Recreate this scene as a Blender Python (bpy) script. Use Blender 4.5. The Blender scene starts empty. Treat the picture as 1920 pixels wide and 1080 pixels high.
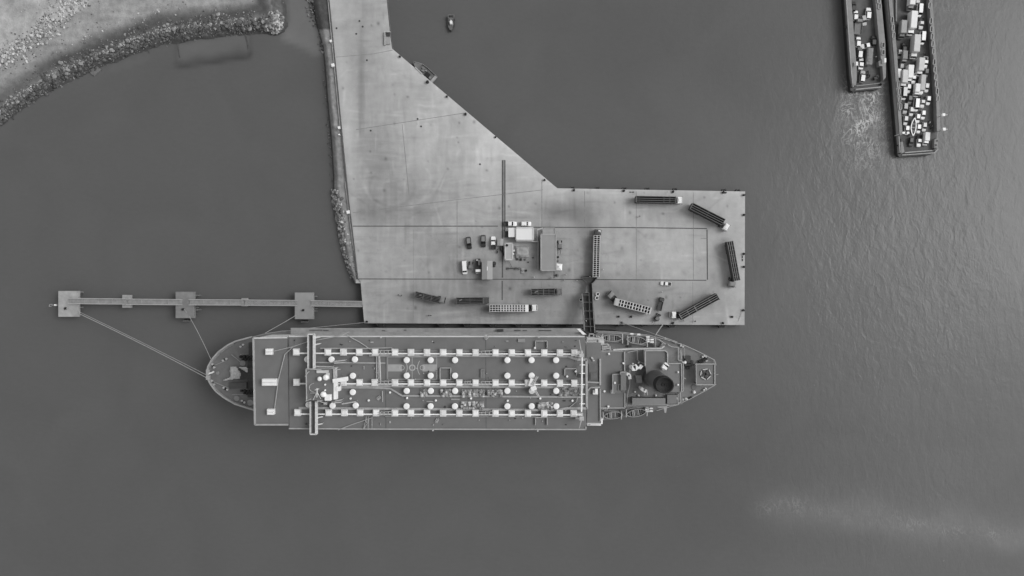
import bpy, bmesh, math, random
import numpy as np
from mathutils import Vector, Matrix

# ------------------------------------------------------------------ camera, sky, sun, exposure
SC = bpy.context.scene
COL = SC.collection
R = math.radians
ZC = 265.0            # drone height above the water, metres
F = 1280.0            # focal length in pixels of the 1920 px wide frame (24 mm on 36 mm)

cam_d = bpy.data.cameras.new('drone_camera')
cam_d.lens = 24.0
cam_d.sensor_width = 36.0
cam_d.clip_start = 1.0
cam_d.clip_end = 9000.0
cam = bpy.data.objects.new('drone_camera', cam_d)
cam.location = (0, 0, ZC)
cam.rotation_euler = (0, 0, 0)
COL.objects.link(cam)
SC.camera = cam

SUN_EL, SUN_AZ = R(47), R(78)
world = bpy.data.worlds.new('World')
SC.world = world
world.use_nodes = True
wn, wl = world.node_tree.nodes, world.node_tree.links
wn.clear()
sky = wn.new('ShaderNodeTexSky')
sky.sky_type = 'NISHITA'
sky.sun_disc = False
sky.sun_elevation = SUN_EL
sky.sun_rotation = SUN_AZ
sky.dust_density = 2.0
bw = wn.new('ShaderNodeRGBToBW')      # the photograph is black and white
bg = wn.new('ShaderNodeBackground')
bg.inputs['Strength'].default_value = 0.15
wo = wn.new('ShaderNodeOutputWorld')
wl.new(sky.outputs[0], bw.inputs[0])
wl.new(bw.outputs[0], bg.inputs['Color'])
wl.new(bg.outputs[0], wo.inputs['Surface'])

sun_d = bpy.data.lights.new('sun', 'SUN')
sun_d.energy = 0.75
sun_d.angle = R(26)
sun_d.color = (1, 1, 1)
sun = bpy.data.objects.new('sun', sun_d)
sv = Vector((math.sin(SUN_AZ) * math.cos(SUN_EL), math.cos(SUN_AZ) * math.cos(SUN_EL), math.sin(SUN_EL)))
sun.rotation_euler = sv.to_track_quat('Z', 'Y').to_euler()
sun.location = (0, 0, 200)
COL.objects.link(sun)

SC.view_settings.view_transform = 'Standard'
SC.view_settings.look = 'None'
SC.view_settings.exposure = 0.50
SC.view_settings.gamma = 1.0
SC.view_settings.use_curve_mapping = False

# ------------------------------------------------------------------ helpers
RNG = random.Random(11)


def lin(s):
    s = s / 255.0
    return s / 12.92 if s <= 0.04045 else ((s + 0.055) / 1.055) ** 2.4


def W(px, py, z=0.0):
    """point of the place that stands at height z and shows at pixel (px, py) of the photograph"""
    k = (ZC - z) / F
    return ((px - 960.0) * k, (540.0 - py) * k, z)


def W2(px, py, z=0.0):
    return W(px, py, z)[:2]


_M = {}


def mat(name, v, rough=0.75, var=0.12, scale=0.6, metal=0.0, spec=0.35, bump=0.0, bscale=6.0, fine=0.0):
    """grey procedural material: base value broken up by two octaves of noise"""
    if name in _M:
        return _M[name]
    m = bpy.data.materials.new(name)
    m.use_nodes = True
    nt = m.node_tree
    N, L = nt.nodes, nt.links
    p = N['Principled BSDF']
    p.inputs['Roughness'].default_value = rough
    p.inputs['Metallic'].default_value = metal
    p.inputs['Specular IOR Level'].default_value = spec
    tc = N.new('ShaderNodeTexCoord')
    no = N.new('ShaderNodeTexNoise')
    no.inputs['Scale'].default_value = scale
    no.inputs['Detail'].default_value = 6.0
    no.inputs['Roughness'].default_value = 0.62
    L.new(tc.outputs['Object'], no.inputs['Vector'])
    mr = N.new('ShaderNodeMapRange')
    mr.inputs['From Min'].default_value = 0.3
    mr.inputs['From Max'].default_value = 0.7
    mr.inputs['To Min'].default_value = v * (1 - var)
    mr.inputs['To Max'].default_value = v * (1 + var)
    L.new(no.outputs['Fac'], mr.inputs['Value'])
    cc = N.new('ShaderNodeCombineColor')
    for i in range(3):
        L.new(mr.outputs[0], cc.inputs[i])
    L.new(cc.outputs[0], p.inputs['Base Color'])
    if bump:
        n2 = N.new('ShaderNodeTexNoise')
        n2.inputs['Scale'].default_value = bscale
        n2.inputs['Detail'].default_value = 4.0
        L.new(tc.outputs['Object'], n2.inputs['Vector'])
        b = N.new('ShaderNodeBump')
        b.inputs['Strength'].default_value = bump
        b.inputs['Distance'].default_value = 0.1
        L.new(n2.outputs['Fac'], b.inputs['Height'])
        L.new(b.outputs[0], p.inputs['Normal'])
    _M[name] = m
    return m


class MB:
    """collects shapes for ONE mesh"""

    def __init__(self):
        self.v, self.f, self.mi = [], [], []

    def face(self, pts, m=0):
        b = len(self.v)
        self.v += [tuple(p) for p in pts]
        self.f.append(tuple(range(b, b + len(pts))))
        self.mi.append(m)

    def prism(self, pts, z0, z1, m=0, top=None, bottom=True):
        """pts: outline (x, y); top: other outline at z1"""
        n = len(pts)
        t = top or pts
        b = len(self.v)
        self.v += [(x, y, z0) for x, y in pts] + [(x, y, z1) for x, y in t]
        for i in range(n):
            j = (i + 1) % n
            self.f.append((b + i, b + j, b + n + j, b + n + i)); self.mi.append(m)
        self.f.append(tuple(range(b + n, b + 2 * n))); self.mi.append(m)
        if bottom:
            self.f.append(tuple(range(b + n - 1, b - 1, -1))); self.mi.append(m)
        return self

    def box(self, cx, cy, z0, sx, sy, sz, rz=0.0, m=0, taper=1.0):
        c, s = math.cos(rz), math.sin(rz)

        def q(k):
            return [(cx + c * a * sx * k / 2 - s * b * sy * k / 2, cy + s * a * sx * k / 2 + c * b * sy * k / 2)
                    for a, b in ((-1, -1), (1, -1), (1, 1), (-1, 1))]
        return self.prism(q(1), z0, z0 + sz, m, q(taper))

    def boxp(self, x0, y0, x1, y1, z0, z1, m=0):
        """box whose TOP shows between pixels (x0, y0) and (x1, y1)"""
        a, b = W2(x0, y0, z1), W2(x1, y1, z1)
        return self.prism([(a[0], b[1]), (b[0], b[1]), (b[0], a[1]), (a[0], a[1])], z0, z1, m)

    def polyp(self, pts, z0, z1, m=0):
        return self.prism([W2(x, y, z1) for x, y in pts], z0, z1, m)

    def tube(self, p0, p1, r, seg=6, m=0, r1=None, cap=True):
        p0, p1 = Vector(p0), Vector(p1)
        d = p1 - p0
        if d.length < 1e-6:
            return self
        q = d.to_track_quat('Z', 'Y')
        b = len(self.v)
        for p, rr in ((p0, r), (p1, r if r1 is None else r1)):
            for i in range(seg):
                a = 2 * math.pi * i / seg
                self.v.append(tuple(p + q @ Vector((rr * math.cos(a), rr * math.sin(a), 0))))
        for i in range(seg):
            j = (i + 1) % seg
            self.f.append((b + i, b + j, b + seg + j, b + seg + i)); self.mi.append(m)
        if cap:
            self.f.append(tuple(range(b + seg, b + 2 * seg))); self.mi.append(m)
            self.f.append(tuple(range(b + seg - 1, b - 1, -1))); self.mi.append(m)
        return self

    def path(self, pts, r, seg=6, m=0):
        for a, b in zip(pts, pts[1:]):
            self.tube(a, b, r, seg, m)
        return self

    def bar(self, p0, p1, w, h, m=0):
        """flat bar between two points (points are on its underside)"""
        p0, p1 = Vector(p0), Vector(p1)
        d = p1 - p0
        s = Vector((-d.y, d.x, 0))
        s = s.normalized() * (w / 2) if s.length > 1e-6 else Vector((w / 2, 0, 0))
        u = Vector((0, 0, h))
        b = len(self.v)
        for p in (p0, p1):
            for o in (-s, s, s + u, -s + u):
                self.v.append(tuple(p + o))
        for q in ((0, 1, 5, 4), (1, 2, 6, 5), (2, 3, 7, 6), (3, 0, 4, 7), (0, 3, 2, 1), (4, 5, 6, 7)):
            self.f.append(tuple(b + i for i in q)); self.mi.append(m)
        return self

    def bars(self, pts, w, h, m=0):
        for a, b in zip(pts, pts[1:]):
            self.bar(a, b, w, h, m)
        return self

    def lathe(self, cx, cy, prof, seg=16, m=0):
        b = len(self.v)
        for r, z in prof:
            for i in range(seg):
                a = 2 * math.pi * i / seg
                self.v.append((cx + r * math.cos(a), cy + r * math.sin(a), z))
        for k in range(len(prof) - 1):
            for i in range(seg):
                j = (i + 1) % seg
                o = b + k * seg
                self.f.append((o + i, o + j, o + seg + j, o + seg + i)); self.mi.append(m)
        o = b + (len(prof) - 1) * seg
        self.f.append(tuple(range(o, o + seg))); self.mi.append(m)
        self.f.append(tuple(range(b + seg - 1, b - 1, -1))); self.mi.append(m)
        return self

    def loft(self, rings, m=0, cap=True, closed=True):
        n = len(rings[0])
        b = len(self.v)
        for r in rings:
            self.v += [tuple(p) for p in r]
        for k in range(len(rings) - 1):
            for i in range(n if closed else n - 1):
                j = (i + 1) % n
                o = b + k * n
                self.f.append((o + i, o + j, o + n + j, o + n + i)); self.mi.append(m)
        if cap:
            self.f.append(tuple(range(b + n - 1, b - 1, -1))); self.mi.append(m)
            o = b + (len(rings) - 1) * n
            self.f.append(tuple(range(o, o + n))); self.mi.append(m)
        return self

    def ring(self, cx, cy, r0, r1, z, a0=0.0, a1=2 * math.pi, seg=24, m=0):
        """flat painted arc"""
        for i in range(seg):
            a, c = a0 + (a1 - a0) * i / seg, a0 + (a1 - a0) * (i + 1) / seg
            self.face([(cx + r0 * math.cos(a), cy + r0 * math.sin(a), z), (cx + r1 * math.cos(a), cy + r1 * math.sin(a), z),
                       (cx + r1 * math.cos(c), cy + r1 * math.sin(c), z), (cx + r0 * math.cos(c), cy + r0 * math.sin(c), z)], m)
        return self

    def mesh(self, name, mats, off=(0, 0, 0), smooth=False, bevel=0.0):
        me = bpy.data.meshes.new(name)
        v = [(x - off[0], y - off[1], z - off[2]) for x, y, z in self.v]
        me.from_pydata(v, [], self.f)
        for m in (mats if isinstance(mats, (list, tuple)) else [mats]):
            me.materials.append(m)
        me.polygons.foreach_set('material_index', self.mi)
        bm = bmesh.new()
        bm.from_mesh(me)
        bmesh.ops.remove_doubles(bm, verts=bm.verts, dist=1e-4)
        bmesh.ops.recalc_face_normals(bm, faces=bm.faces)
        if bevel:
            es = [e for e in bm.edges if len(e.link_faces) == 2 and e.calc_face_angle(0) > 0.6]
            bmesh.ops.bevel(bm, geom=es, offset=bevel, segments=1, affect='EDGES', clamp_overlap=True)
        bm.to_mesh(me)
        bm.free()
        if smooth:
            me.polygons.foreach_set('use_smooth', [True] * len(me.polygons))
        me.update()
        return me


def origin(o):
    v = Vector((0, 0, 0))
    while o is not None:
        v += o.location
        o = o.parent
    return v


def part(name, mb, mats, parent=None, **kw):
    """links the mesh built in mb (world coordinates, or its parent's for a model at the origin) as one object"""
    o = bpy.data.objects.new(name, mb.mesh(name, mats, origin(parent), **kw))
    COL.objects.link(o)
    o.parent = parent
    return o


def tag(o, label=None, cat=None, group=None, kind=None):
    if label:
        o['label'] = label
    if cat:
        o['category'] = cat
    if group:
        o['group'] = group
    if kind:
        o['kind'] = kind
    return o


def thing(name, label, cat, loc=(0, 0, 0), rz=0.0, group=None):
    o = bpy.data.objects.new(name, None)
    COL.objects.link(o)
    o.location = loc
    o.rotation_euler = (0, 0, rz)
    return tag(o, label, cat, group)


def solo(name, mb, mats, loc, label, cat, group=None, rz=0.0, **kw):
    """a thing that is one mesh; mb is in world coordinates unless rz is used (then local)"""
    o = bpy.data.objects.new(name, mb.mesh(name, mats, loc if rz == 0.0 else (0, 0, 0), **kw))
    COL.objects.link(o)
    o.location = loc
    o.rotation_euler = (0, 0, rz)
    return tag(o, label, cat, group)


def dup(o, parent=None, swap=None):
    c = o.copy()
    COL.objects.link(c)
    c.parent = parent
    if swap:
        for i, s in enumerate(c.material_slots):
            if s.material and s.material.name in swap:
                new = swap[s.material.name]
                s.link = 'OBJECT'
                s.material = new
    for ch in list(o.children):
        dup(ch, c, swap)
    return c


def place(proto, used, loc, rz, label, cat, group=None, swap=None):
    """the first call moves the model itself, later calls copy it and its parts"""
    if swap is None and not used:
        o = proto
        used.append(1)
    else:
        o = dup(proto, None, swap)
    o.location = loc
    o.rotation_euler = (0, 0, rz)
    return tag(o, label, cat, group)


def cutout(proto):
    """drop a model nobody used"""
    for c in list(proto.children):
        cutout(c)
    bpy.data.objects.remove(proto)


def vnoise(x, y, seed=0):
    """value noise for numpy arrays, 0..1"""
    xi, yi = np.floor(x).astype(np.int64), np.floor(y).astype(np.int64)
    xf, yf = x - xi, y - yi
    xf, yf = xf * xf * (3 - 2 * xf), yf * yf * (3 - 2 * yf)

    def h(a, b):
        n = (a * 374761393 + b * 668265263 + seed * 982451653) & 0x7fffffff
        n = ((n ^ (n >> 13)) * 1274126177) & 0x7fffffff
        return ((n ^ (n >> 16)) & 0xffff) / 65535.0
    return (h(xi, yi) * (1 - xf) + h(xi + 1, yi) * xf) * (1 - yf) + (h(xi, yi + 1) * (1 - xf) + h(xi + 1, yi + 1) * xf) * yf


def fbm(x, y, seed=0, octs=4):
    t, a, s = 0.0, 0.5, 0.0
    for k in range(octs):
        t = t + a * vnoise(x * 2 ** k, y * 2 ** k, seed + k)
        s += a
        a *= 0.5
    return t / s


def seg_dist(x, y, pts):
    """distance of arrays x, y to a polyline"""
    d = np.full(np.shape(x), 1e9)
    for (ax, ay), (bx, by) in zip(pts, pts[1:]):
        dx, dy = bx - ax, by - ay
        t = np.clip(((x - ax) * dx + (y - ay) * dy) / (dx * dx + dy * dy + 1e-12), 0, 1)
        d = np.minimum(d, np.hypot(x - ax - t * dx, y - ay - t * dy))
    return d


def inside(x, y, poly):
    r = np.zeros(np.shape(x), bool)
    n = len(poly)
    for i in range(n):
        (x0, y0), (x1, y1) = poly[i], poly[(i + 1) % n]
        c = ((y0 > y) != (y1 > y)) & (x < (x1 - x0) * (y - y0) / (y1 - y0 + 1e-12) + x0)
        r ^= c
    return r


def gz(x, y, cx, cy, sx, sy, rot=0.0):
    c, s = math.cos(rot), math.sin(rot)
    u, v = (x - cx) * c + (y - cy) * s, -(x - cx) * s + (y - cy) * c
    return np.exp(-0.5 * ((u / sx) ** 2 + (v / sy) ** 2))


def linv(a):
    a = np.clip(a, 0, 255) / 255.0
    return ((a + 0.055) / 1.055) ** 2.4


def attr_mat(name, rough=0.8, spec=0.3, var=0.1, scale=0.8, bump=0.15, bscale=3.0, streak=None):
    """material whose base value is the vertex attribute 'tone' broken up by noise"""
    m = bpy.data.materials.new(name)
    m.use_nodes = True
    N, L = m.node_tree.nodes, m.node_tree.links
    p = N['Principled BSDF']
    p.inputs['Roughness'].default_value = rough
    p.inputs['Specular IOR Level'].default_value = spec
    at = N.new('ShaderNodeAttribute')
    at.attribute_name = 'tone'
    tc = N.new('ShaderNodeTexCoord')
    last = at.outputs['Fac']
    for sc, vv, st in ((scale, var, (1, 1, 1)), (scale * 7, var * 0.7, (1, 1, 1))) + tuple(streak or ()):
        mp = N.new('ShaderNodeMapping')
        mp.inputs['Scale'].default_value = st
        L.new(tc.outputs['Object'], mp.inputs['Vector'])
        no = N.new('ShaderNodeTexNoise')
        no.inputs['Scale'].default_value = sc
        no.inputs['Detail'].default_value = 5.0
        L.new(mp.outputs[0], no.inputs['Vector'])
        mr = N.new('ShaderNodeMapRange')
        mr.inputs['From Min'].default_value = 0.3
        mr.inputs['From Max'].default_value = 0.7
        mr.inputs['To Min'].default_value = 1 - vv
        mr.inputs['To Max'].default_value = 1 + vv
        L.new(no.outputs['Fac'], mr.inputs['Value'])
        mu = N.new('ShaderNodeMath')
        mu.operation = 'MULTIPLY'
        L.new(last, mu.inputs[0])
        L.new(mr.outputs[0], mu.inputs[1])
        last = mu.outputs[0]
    cc = N.new('ShaderNodeCombineColor')
    for i in range(3):
        L.new(last, cc.inputs[i])
    L.new(cc.outputs[0], p.inputs['Base Color'])
    if bump:
        n2 = N.new('ShaderNodeTexNoise')
        n2.inputs['Scale'].default_value = bscale
        n2.inputs['Detail'].default_value = 5.0
        L.new(tc.outputs['Object'], n2.inputs['Vector'])
        b = N.new('ShaderNodeBump')
        b.inputs['Strength'].default_value = bump
        b.inputs['Distance'].default_value = 0.2
        L.new(n2.outputs['Fac'], b.inputs['Height'])
        L.new(b.outputs[0], p.inputs['Normal'])
    return m


def grid_obj(name, verts, faces, attrs, material, smooth=False):
    me = bpy.data.meshes.new(name)
    me.from_pydata(verts, [], faces)
    for k, a in attrs.items():
        at = me.attributes.new(k, 'FLOAT', 'POINT')
        at.data.foreach_set('value', np.asarray(a, np.float32))
    me.materials.append(material)
    if smooth:
        me.polygons.foreach_set('use_smooth', [True] * len(me.polygons))
    me.update()
    o = bpy.data.objects.new(name, me)
    COL.objects.link(o)
    return o

# ------------------------------------------------------------------ water
KW = ZC / F     # metres per pixel on the water


def water_material():
    m = bpy.data.materials.new('murky_water')
    m.use_nodes = True
    N, L = m.node_tree.nodes, m.node_tree.links
    p = N['Principled BSDF']
    p.inputs['Roughness'].default_value = 0.12
    p.inputs['IOR'].default_value = 1.33
    tc = N.new('ShaderNodeTexCoord')

    def attr(n):
        a = N.new('ShaderNodeAttribute')
        a.attribute_name = n
        return a.outputs['Fac']

    def math_(op, a, b):
        q = N.new('ShaderNodeMath')
        q.operation = op
        for i, x in enumerate((a, b)):
            if isinstance(x, (int, float)):
                q.inputs[i].default_value = x
            else:
                L.new(x, q.inputs[i])
        return q.outputs[0]

    def noise(scale, detail, st=(1, 1, 1), rot=0.0, dist=0.0, rough=0.5):
        mp = N.new('ShaderNodeMapping')
        mp.inputs['Scale'].default_value = st
        mp.inputs['Rotation'].default_value = (0, 0, rot)
        L.new(tc.outputs['Object'], mp.inputs['Vector'])
        n = N.new('ShaderNodeTexNoise')
        n.inputs['Scale'].default_value = scale
        n.inputs['Detail'].default_value = detail
        n.inputs['Distortion'].default_value = dist
        n.inputs['Roughness'].default_value = rough
        L.new(mp.outputs[0], n.inputs['Vector'])
        return n.outputs['Fac']

    def ramp(x, a, b, lo, hi):
        r = N.new('ShaderNodeMapRange')
        r.inputs['From Min'].default_value = a
        r.inputs['From Max'].default_value = b
        r.inputs['To Min'].default_value = lo
        r.inputs['To Max'].default_value = hi
        L.new(x, r.inputs['Value'])
        return r.outputs[0]

    tone = math_('MULTIPLY', attr('tone'), ramp(noise(0.035, 5, rot=0.3, dist=0.8), 0.3, 0.7, 0.96, 1.04))
    tone = math_('MULTIPLY', tone, ramp(noise(0.4, 4, (1, 2.2, 1), 0.5, 0.5), 0.3, 0.7, 0.98, 1.02))
    # broken foam: the mask thresholds a stringy noise
    def ridge(n, w):
        return ramp(math_('ABSOLUTE', math_('SUBTRACT', n, 0.5), 0.0), 0.0, w, 1.0, 0.0)
    veins = math_('MAXIMUM', ridge(noise(0.17, 3, (1.0, 0.5, 1), 0.1, 1.6, 0.5), 0.026), ridge(noise(0.36, 4, (1.0, 0.6, 1), -0.2, 1.2, 0.55), 0.030))
    veins = math_('MULTIPLY', veins, ramp(noise(0.16, 3), 0.36, 0.56, 0.15, 1.0))
    veins = math_('MAXIMUM', veins, math_('MULTIPLY', ramp(noise(0.9, 6, rough=0.7), 0.48, 0.68, 0.0, 0.40), 0.8))
    fo = math_('MULTIPLY', attr('foam'), veins)
    # sparse glinting whitecaps out on the open river
    flecks = ramp(noise(0.9, 3, (1, 0.55, 1), 0.5), 0.735, 0.80, 0.0, 0.5)
    fo = math_('MAXIMUM', fo, math_('MULTIPLY', flecks, attr('rough')))
    mixn = N.new('ShaderNodeMix')
    mixn.data_type = 'FLOAT'
    L.new(fo, mixn.inputs[0])
    L.new(tone, mixn.inputs[2])
    mixn.inputs[3].default_value = 0.62
    cc = N.new('ShaderNodeCombineColor')
    for i in range(3):
        L.new(mixn.outputs[0], cc.inputs[i])
    L.new(cc.outputs[0], p.inputs['Base Color'])
    L.new(ramp(fo, 0.0, 0.6, 0.22, 0.6), p.inputs['Roughness'])
    p.inputs['Specular IOR Level'].default_value = 0.24
    h1 = noise(0.34, 4, (1.0, 0.5, 1), 0.6, 0.5, 0.55)
    h2 = noise(1.1, 4, (1.0, 0.6, 1), 0.35, 0.6)
    hs = math_('ADD', math_('MULTIPLY', h1, 1.0), math_('MULTIPLY', h2, 0.34))
    am = ramp(attr('rough'), 0.0, 1.0, 0.03, 0.21)
    b = N.new('ShaderNodeBump')
    b.inputs['Distance'].default_value = 1.0
    b.inputs['Strength'].default_value = 1.0
    L.new(math_('MULTIPLY', hs, math_('MULTIPLY', am, 1.1)), b.inputs['Height'])
    L.new(b.outputs[0], p.inputs['Normal'])
    return m


WX0, WX1, WY0, WY1, WS = -260.0, 260.0, -170.0, 170.0, 1.6
gx = np.arange(WX0, WX1 + 0.01, WS)
gy = np.arange(WY0, WY1 + 0.01, WS)
GX, GY = np.meshgrid(gx, gy)
PX, PY = 960 + GX / KW, 540 - GY / KW


def water_fields(px, py):
    # turbidity: clear basin west, silty river east; the rise also paints in sky reflection
    t = 94 + 3.0 * np.clip((px - 500) / 500, 0, 1) + 9 * np.clip((px - 1130) / 620, 0, 1) ** 1.1
    t -= 6 * gz(px, py, 1350, 900, 170, 140)
    t -= 5 * gz(px, py, 1300, 60, 260, 130)
    wob = 26 * (fbm(px / 90, py / 90, 5) - 0.5)
    t += 13 * np.exp(-0.5 * ((py + 1.3 * wob - (945 + 0.13 * np.maximum(px - 1450, 0))) / 25) ** 2) * (0.5 + fbm(px / 50, py / 30, 14)) * np.clip((px - 1390) / 90, 0, 1)
    t += 4 * gz(px, py, 1470, 1075, 40, 26)
    t += 5 * gz(px, py, 1700, 480, 240, 120) * (0.4 + 1.2 * fbm(px / 80, py / 80, 9))
    # shallows by the beach
    shal = [(536, -60), (540, 40), (528, 74), (566, 90), (590, 104), (612, 100), (606, 40), (590, -60)]
    def soft(poly, w):
        wob2 = 5 * (fbm(px / 12, py / 12, 27) - 0.5)
        return 1 / (1 + np.exp(-(seg_dist(px, py, poly + poly[:1]) * np.where(inside(px, py, poly), 1, -1) + wob2) / w))
    t += 20 * soft(shal, 2.2) * (0.75 + 0.4 * fbm(px / 30, py / 30, 3))
    dsh = seg_dist(px, py, [(0, 240), (60, 195), (150, 150), (262, 100), (400, 76), (535, 62)])
    t += 5 * np.exp(-dsh / 16.0)
    # drowned slab seen through the water
    slab = [(331, 84), (466, 62), (467, 108), (334, 127)]
    t += 8 * soft(slab, 1.2)
    t -= 13 * np.exp(-0.5 * (seg_dist(px, py, [(332, 84), (335, 126), (467, 107), (466, 64)]) / 2.2) ** 2)
    t -= 15 * np.exp(-0.5 * (seg_dist(px, py, [(335, 121), (400, 113), (466, 102)]) / 5.0) ** 2)
    t -= 9 * gz(px, py, 373, 109, 13, 6)
    t -= 9 * gz(px, py, 416, 106, 12, 5) + 8 * gz(px, py, 446, 96, 9, 8)
    t += 3 * inside(px, py, [(195, 130), (270, 104), (282, 112), (210, 138)])
    rough = np.clip((px - 1330) / 260, 0, 1) * np.clip(1.15 - (px - 1720) / 260, 0.25, 1)
    rough *= np.clip(0.25 + 0.9 * gz(px, py, 1640, 470, 330, 260) + 0.45 * gz(px, py, 1650, 950, 300, 80), 0, 1.1)
    rough = rough * (0.45 + 1.1 * fbm(px / 55, py / 75, 33))
    rough = np.maximum(rough, np.clip((px - 900) / 3500, 0.0, 0.2))
    wake = 1.0 * gz(px, py, 1609, 184, 12, 22) + 0.8 * gz(px, py, 1612, 205, 18, 30) + 0.9 * gz(px, py, 1645, 184, 8, 28) + 0.6 * gz(px, py, 1620, 236, 25, 44)
    wake += 0.18 * gz(px, py, 1655, 275, 40, 30) + 0.22 * gz(px, py, 1583, 136, 6, 5) + 0.12 * gz(px, py, 1710, 310, 50, 14)
    wake += 0.16 * gz(px, py, 1785, 15, 40, 8)
    st_ = np.exp(-0.5 * ((py + 34 * (fbm(px / 60, py / 60, 15) - 0.5) - (948 + 0.13 * np.maximum(px - 1450, 0))) / 13) ** 2) * np.clip((px - 1400) / 60, 0, 1)
    wake += st_ * (0.05 + 0.14 * np.clip(fbm(px / 40, py / 40, 16) * 2 - 0.7, 0, 1))
    return linv(t) * 0.93, rough, np.clip(wake, 0, 1)


wt, wr, wf = water_fields(PX, PY)
ny, nx = GX.shape
verts = np.stack([GX.ravel(), GY.ravel(), np.zeros(GX.size)], 1).tolist()
idx = np.arange(nx * ny).reshape(ny, nx)
faces = np.stack([idx[:-1, :-1].ravel(), idx[:-1, 1:].ravel(), idx[1:, 1:].ravel(), idx[1:, :-1].ravel()], 1).tolist()
BIG = 4000.0
b0 = len(verts)
verts += [(-BIG, -BIG, 0), (BIG, -BIG, 0), (BIG, BIG, 0), (-BIG, BIG, 0)]
c = [int(idx[0, 0]), int(idx[0, -1]), int(idx[-1, -1]), int(idx[-1, 0])]
for i in range(4):
    j = (i + 1) % 4
    faces.append((b0 + i, b0 + j, c[j], c[i]))
ex = lambda a, q: np.concatenate([a.ravel(), np.full(4, q)])
water = grid_obj('water', verts, faces, {'tone': ex(wt, float(lin(102))), 'rough': ex(wr, 0.3), 'foam': ex(wf, 0.0)}, water_material())
tag(water, kind='structure')

# ------------------------------------------------------------------ beach and breakwater ground (north-west)
SHORE = [(-260, 420), (-120, 318), (-40, 262), (0, 236), (30, 214), (60, 192), (100, 168), (140, 148), (180, 129), (215, 117),
         (262, 98), (300, 84), (330, 80), (370, 74), (400, 72), (440, 66), (480, 62), (510, 66), (530, 64), (539, 48), (537, 20),
         (531, -20), (520, -90), (500, -200)]
LANDPOLY = SHORE + [(-400, -200), (-400, 420)]
lx = np.arange(-262, 545, 3.2)
ly = np.arange(-130, 425, 3.2)
LX, LY = np.meshgrid(lx, ly)
sd = (seg_dist(LX, LY, SHORE) * np.where(inside(LX, LY, LANDPOLY), 1, -1) + 9 * (fbm(LX / 11, LY / 11, 66, 3) - 0.52)) * KW
h = np.where(sd > 0, np.minimum(0.42 * sd, 2.2 + 0.02 * sd), 0.5 * sd)
# the dark ditch behind the rock bund
dk = seg_dist(LX, LY, SHORE)
ditch = np.exp(-0.5 * ((dk - 46) / 10.0) ** 2) * (sd > 0)
bund = np.exp(-0.5 * ((dk - 20) / 10.0) ** 2) * (sd > 0)
h = h + 0.9 * bund - 0.5 * ditch + 0.35 * (fbm(LX / 14, LY / 14, 2) - 0.5) * np.clip(sd, 0, 1)
tn = 145 + 34 * (fbm(LX / 45, LY / 30, 21) - 0.5) + 16 * (fbm(LX / 120, LY / 7, 8) - 0.5)
far = LX * 0.55 + LY * 0.83          # across the beach
tn = np.where(far < 92 + 24 * (fbm(LX / 40, LY / 40, 4) - 0.5), 168 + 40 * (fbm(LX / 16, LY / 16, 31) - 0.5), tn)
tn -= 22 * gz(LX, LY, 40, 15, 22, 14)
darkness = np.clip(1.2 - np.abs(dk - 41 - 16 * (fbm(LX / 45, LY / 45, 6) - 0.5)) / 20.0, 0, 1) * (0.75 + 0.5 * fbm(LX / 22, LY / 9, 12))
darkness *= (LX > 60) * np.clip((LX - 60) / 130 + 0.62, 0, 1) + (LX <= 60) * 0.62
tn = tn * (1 - np.clip(darkness, 0, 1)) + 82 * np.clip(darkness, 0, 1)
tn = np.where(dk < 26, 92 + 34 * (fbm(LX / 7, LY / 7, 17) - 0.5), tn)
tn = np.where((dk < 7) | (sd < 0), 74, tn)
lz = h.ravel()
lk = (ZC - np.maximum(lz, 0)) / F
lv = np.stack([(LX.ravel() - 960) * lk, (540 - LY.ravel()) * lk, lz], 1).tolist()
idl = np.arange(LX.size).reshape(LX.shape)
keep = (sd > -6.0)
kf = (keep[:-1, :-1] | keep[1:, 1:]).ravel()
lf = np.stack([idl[:-1, :-1].ravel(), idl[1:, :-1].ravel(), idl[1:, 1:].ravel(), idl[:-1, 1:].ravel()], 1)[kf].tolist()
beach = grid_obj('beach', lv, lf, {'tone': linv(tn.ravel())}, attr_mat('sand_and_soil', 0.92, 0.15, 0.16, 0.5, 0.7, 1.6), True)
tag(beach, kind='structure')


def land_z(px, py):
    s = float(seg_dist(np.array([px]), np.array([py]), SHORE)[0])
    d = s * KW
    ins = bool(inside(np.array([px]), np.array([py]), LANDPOLY)[0])
    hh = min(0.42 * d, 2.2 + 0.02 * d) if ins else -0.5 * d
    if ins:
        hh += 0.9 * math.exp(-0.5 * ((s - 20) / 10) ** 2) - 0.5 * math.exp(-0.5 * ((s - 46) / 10) ** 2)
    return hh


# ------------------------------------------------------------------ quay
ZQ = 4.0
QUAY = [(600, -210), (618, 0), (630, 122), (641, 238), (655, 380), (660.6, 424), (672, 523), (676, 528), (683, 606), (1396, 609.5),
        (1397, 359), (1045, 353), (735, 91), (731, 62), (725, 0), (706, -210)]
qx = np.arange(594, 1402, 1.9)
qy = np.arange(-212, 612, 1.9)
QX, QY = np.meshgrid(qx, qy)


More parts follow.
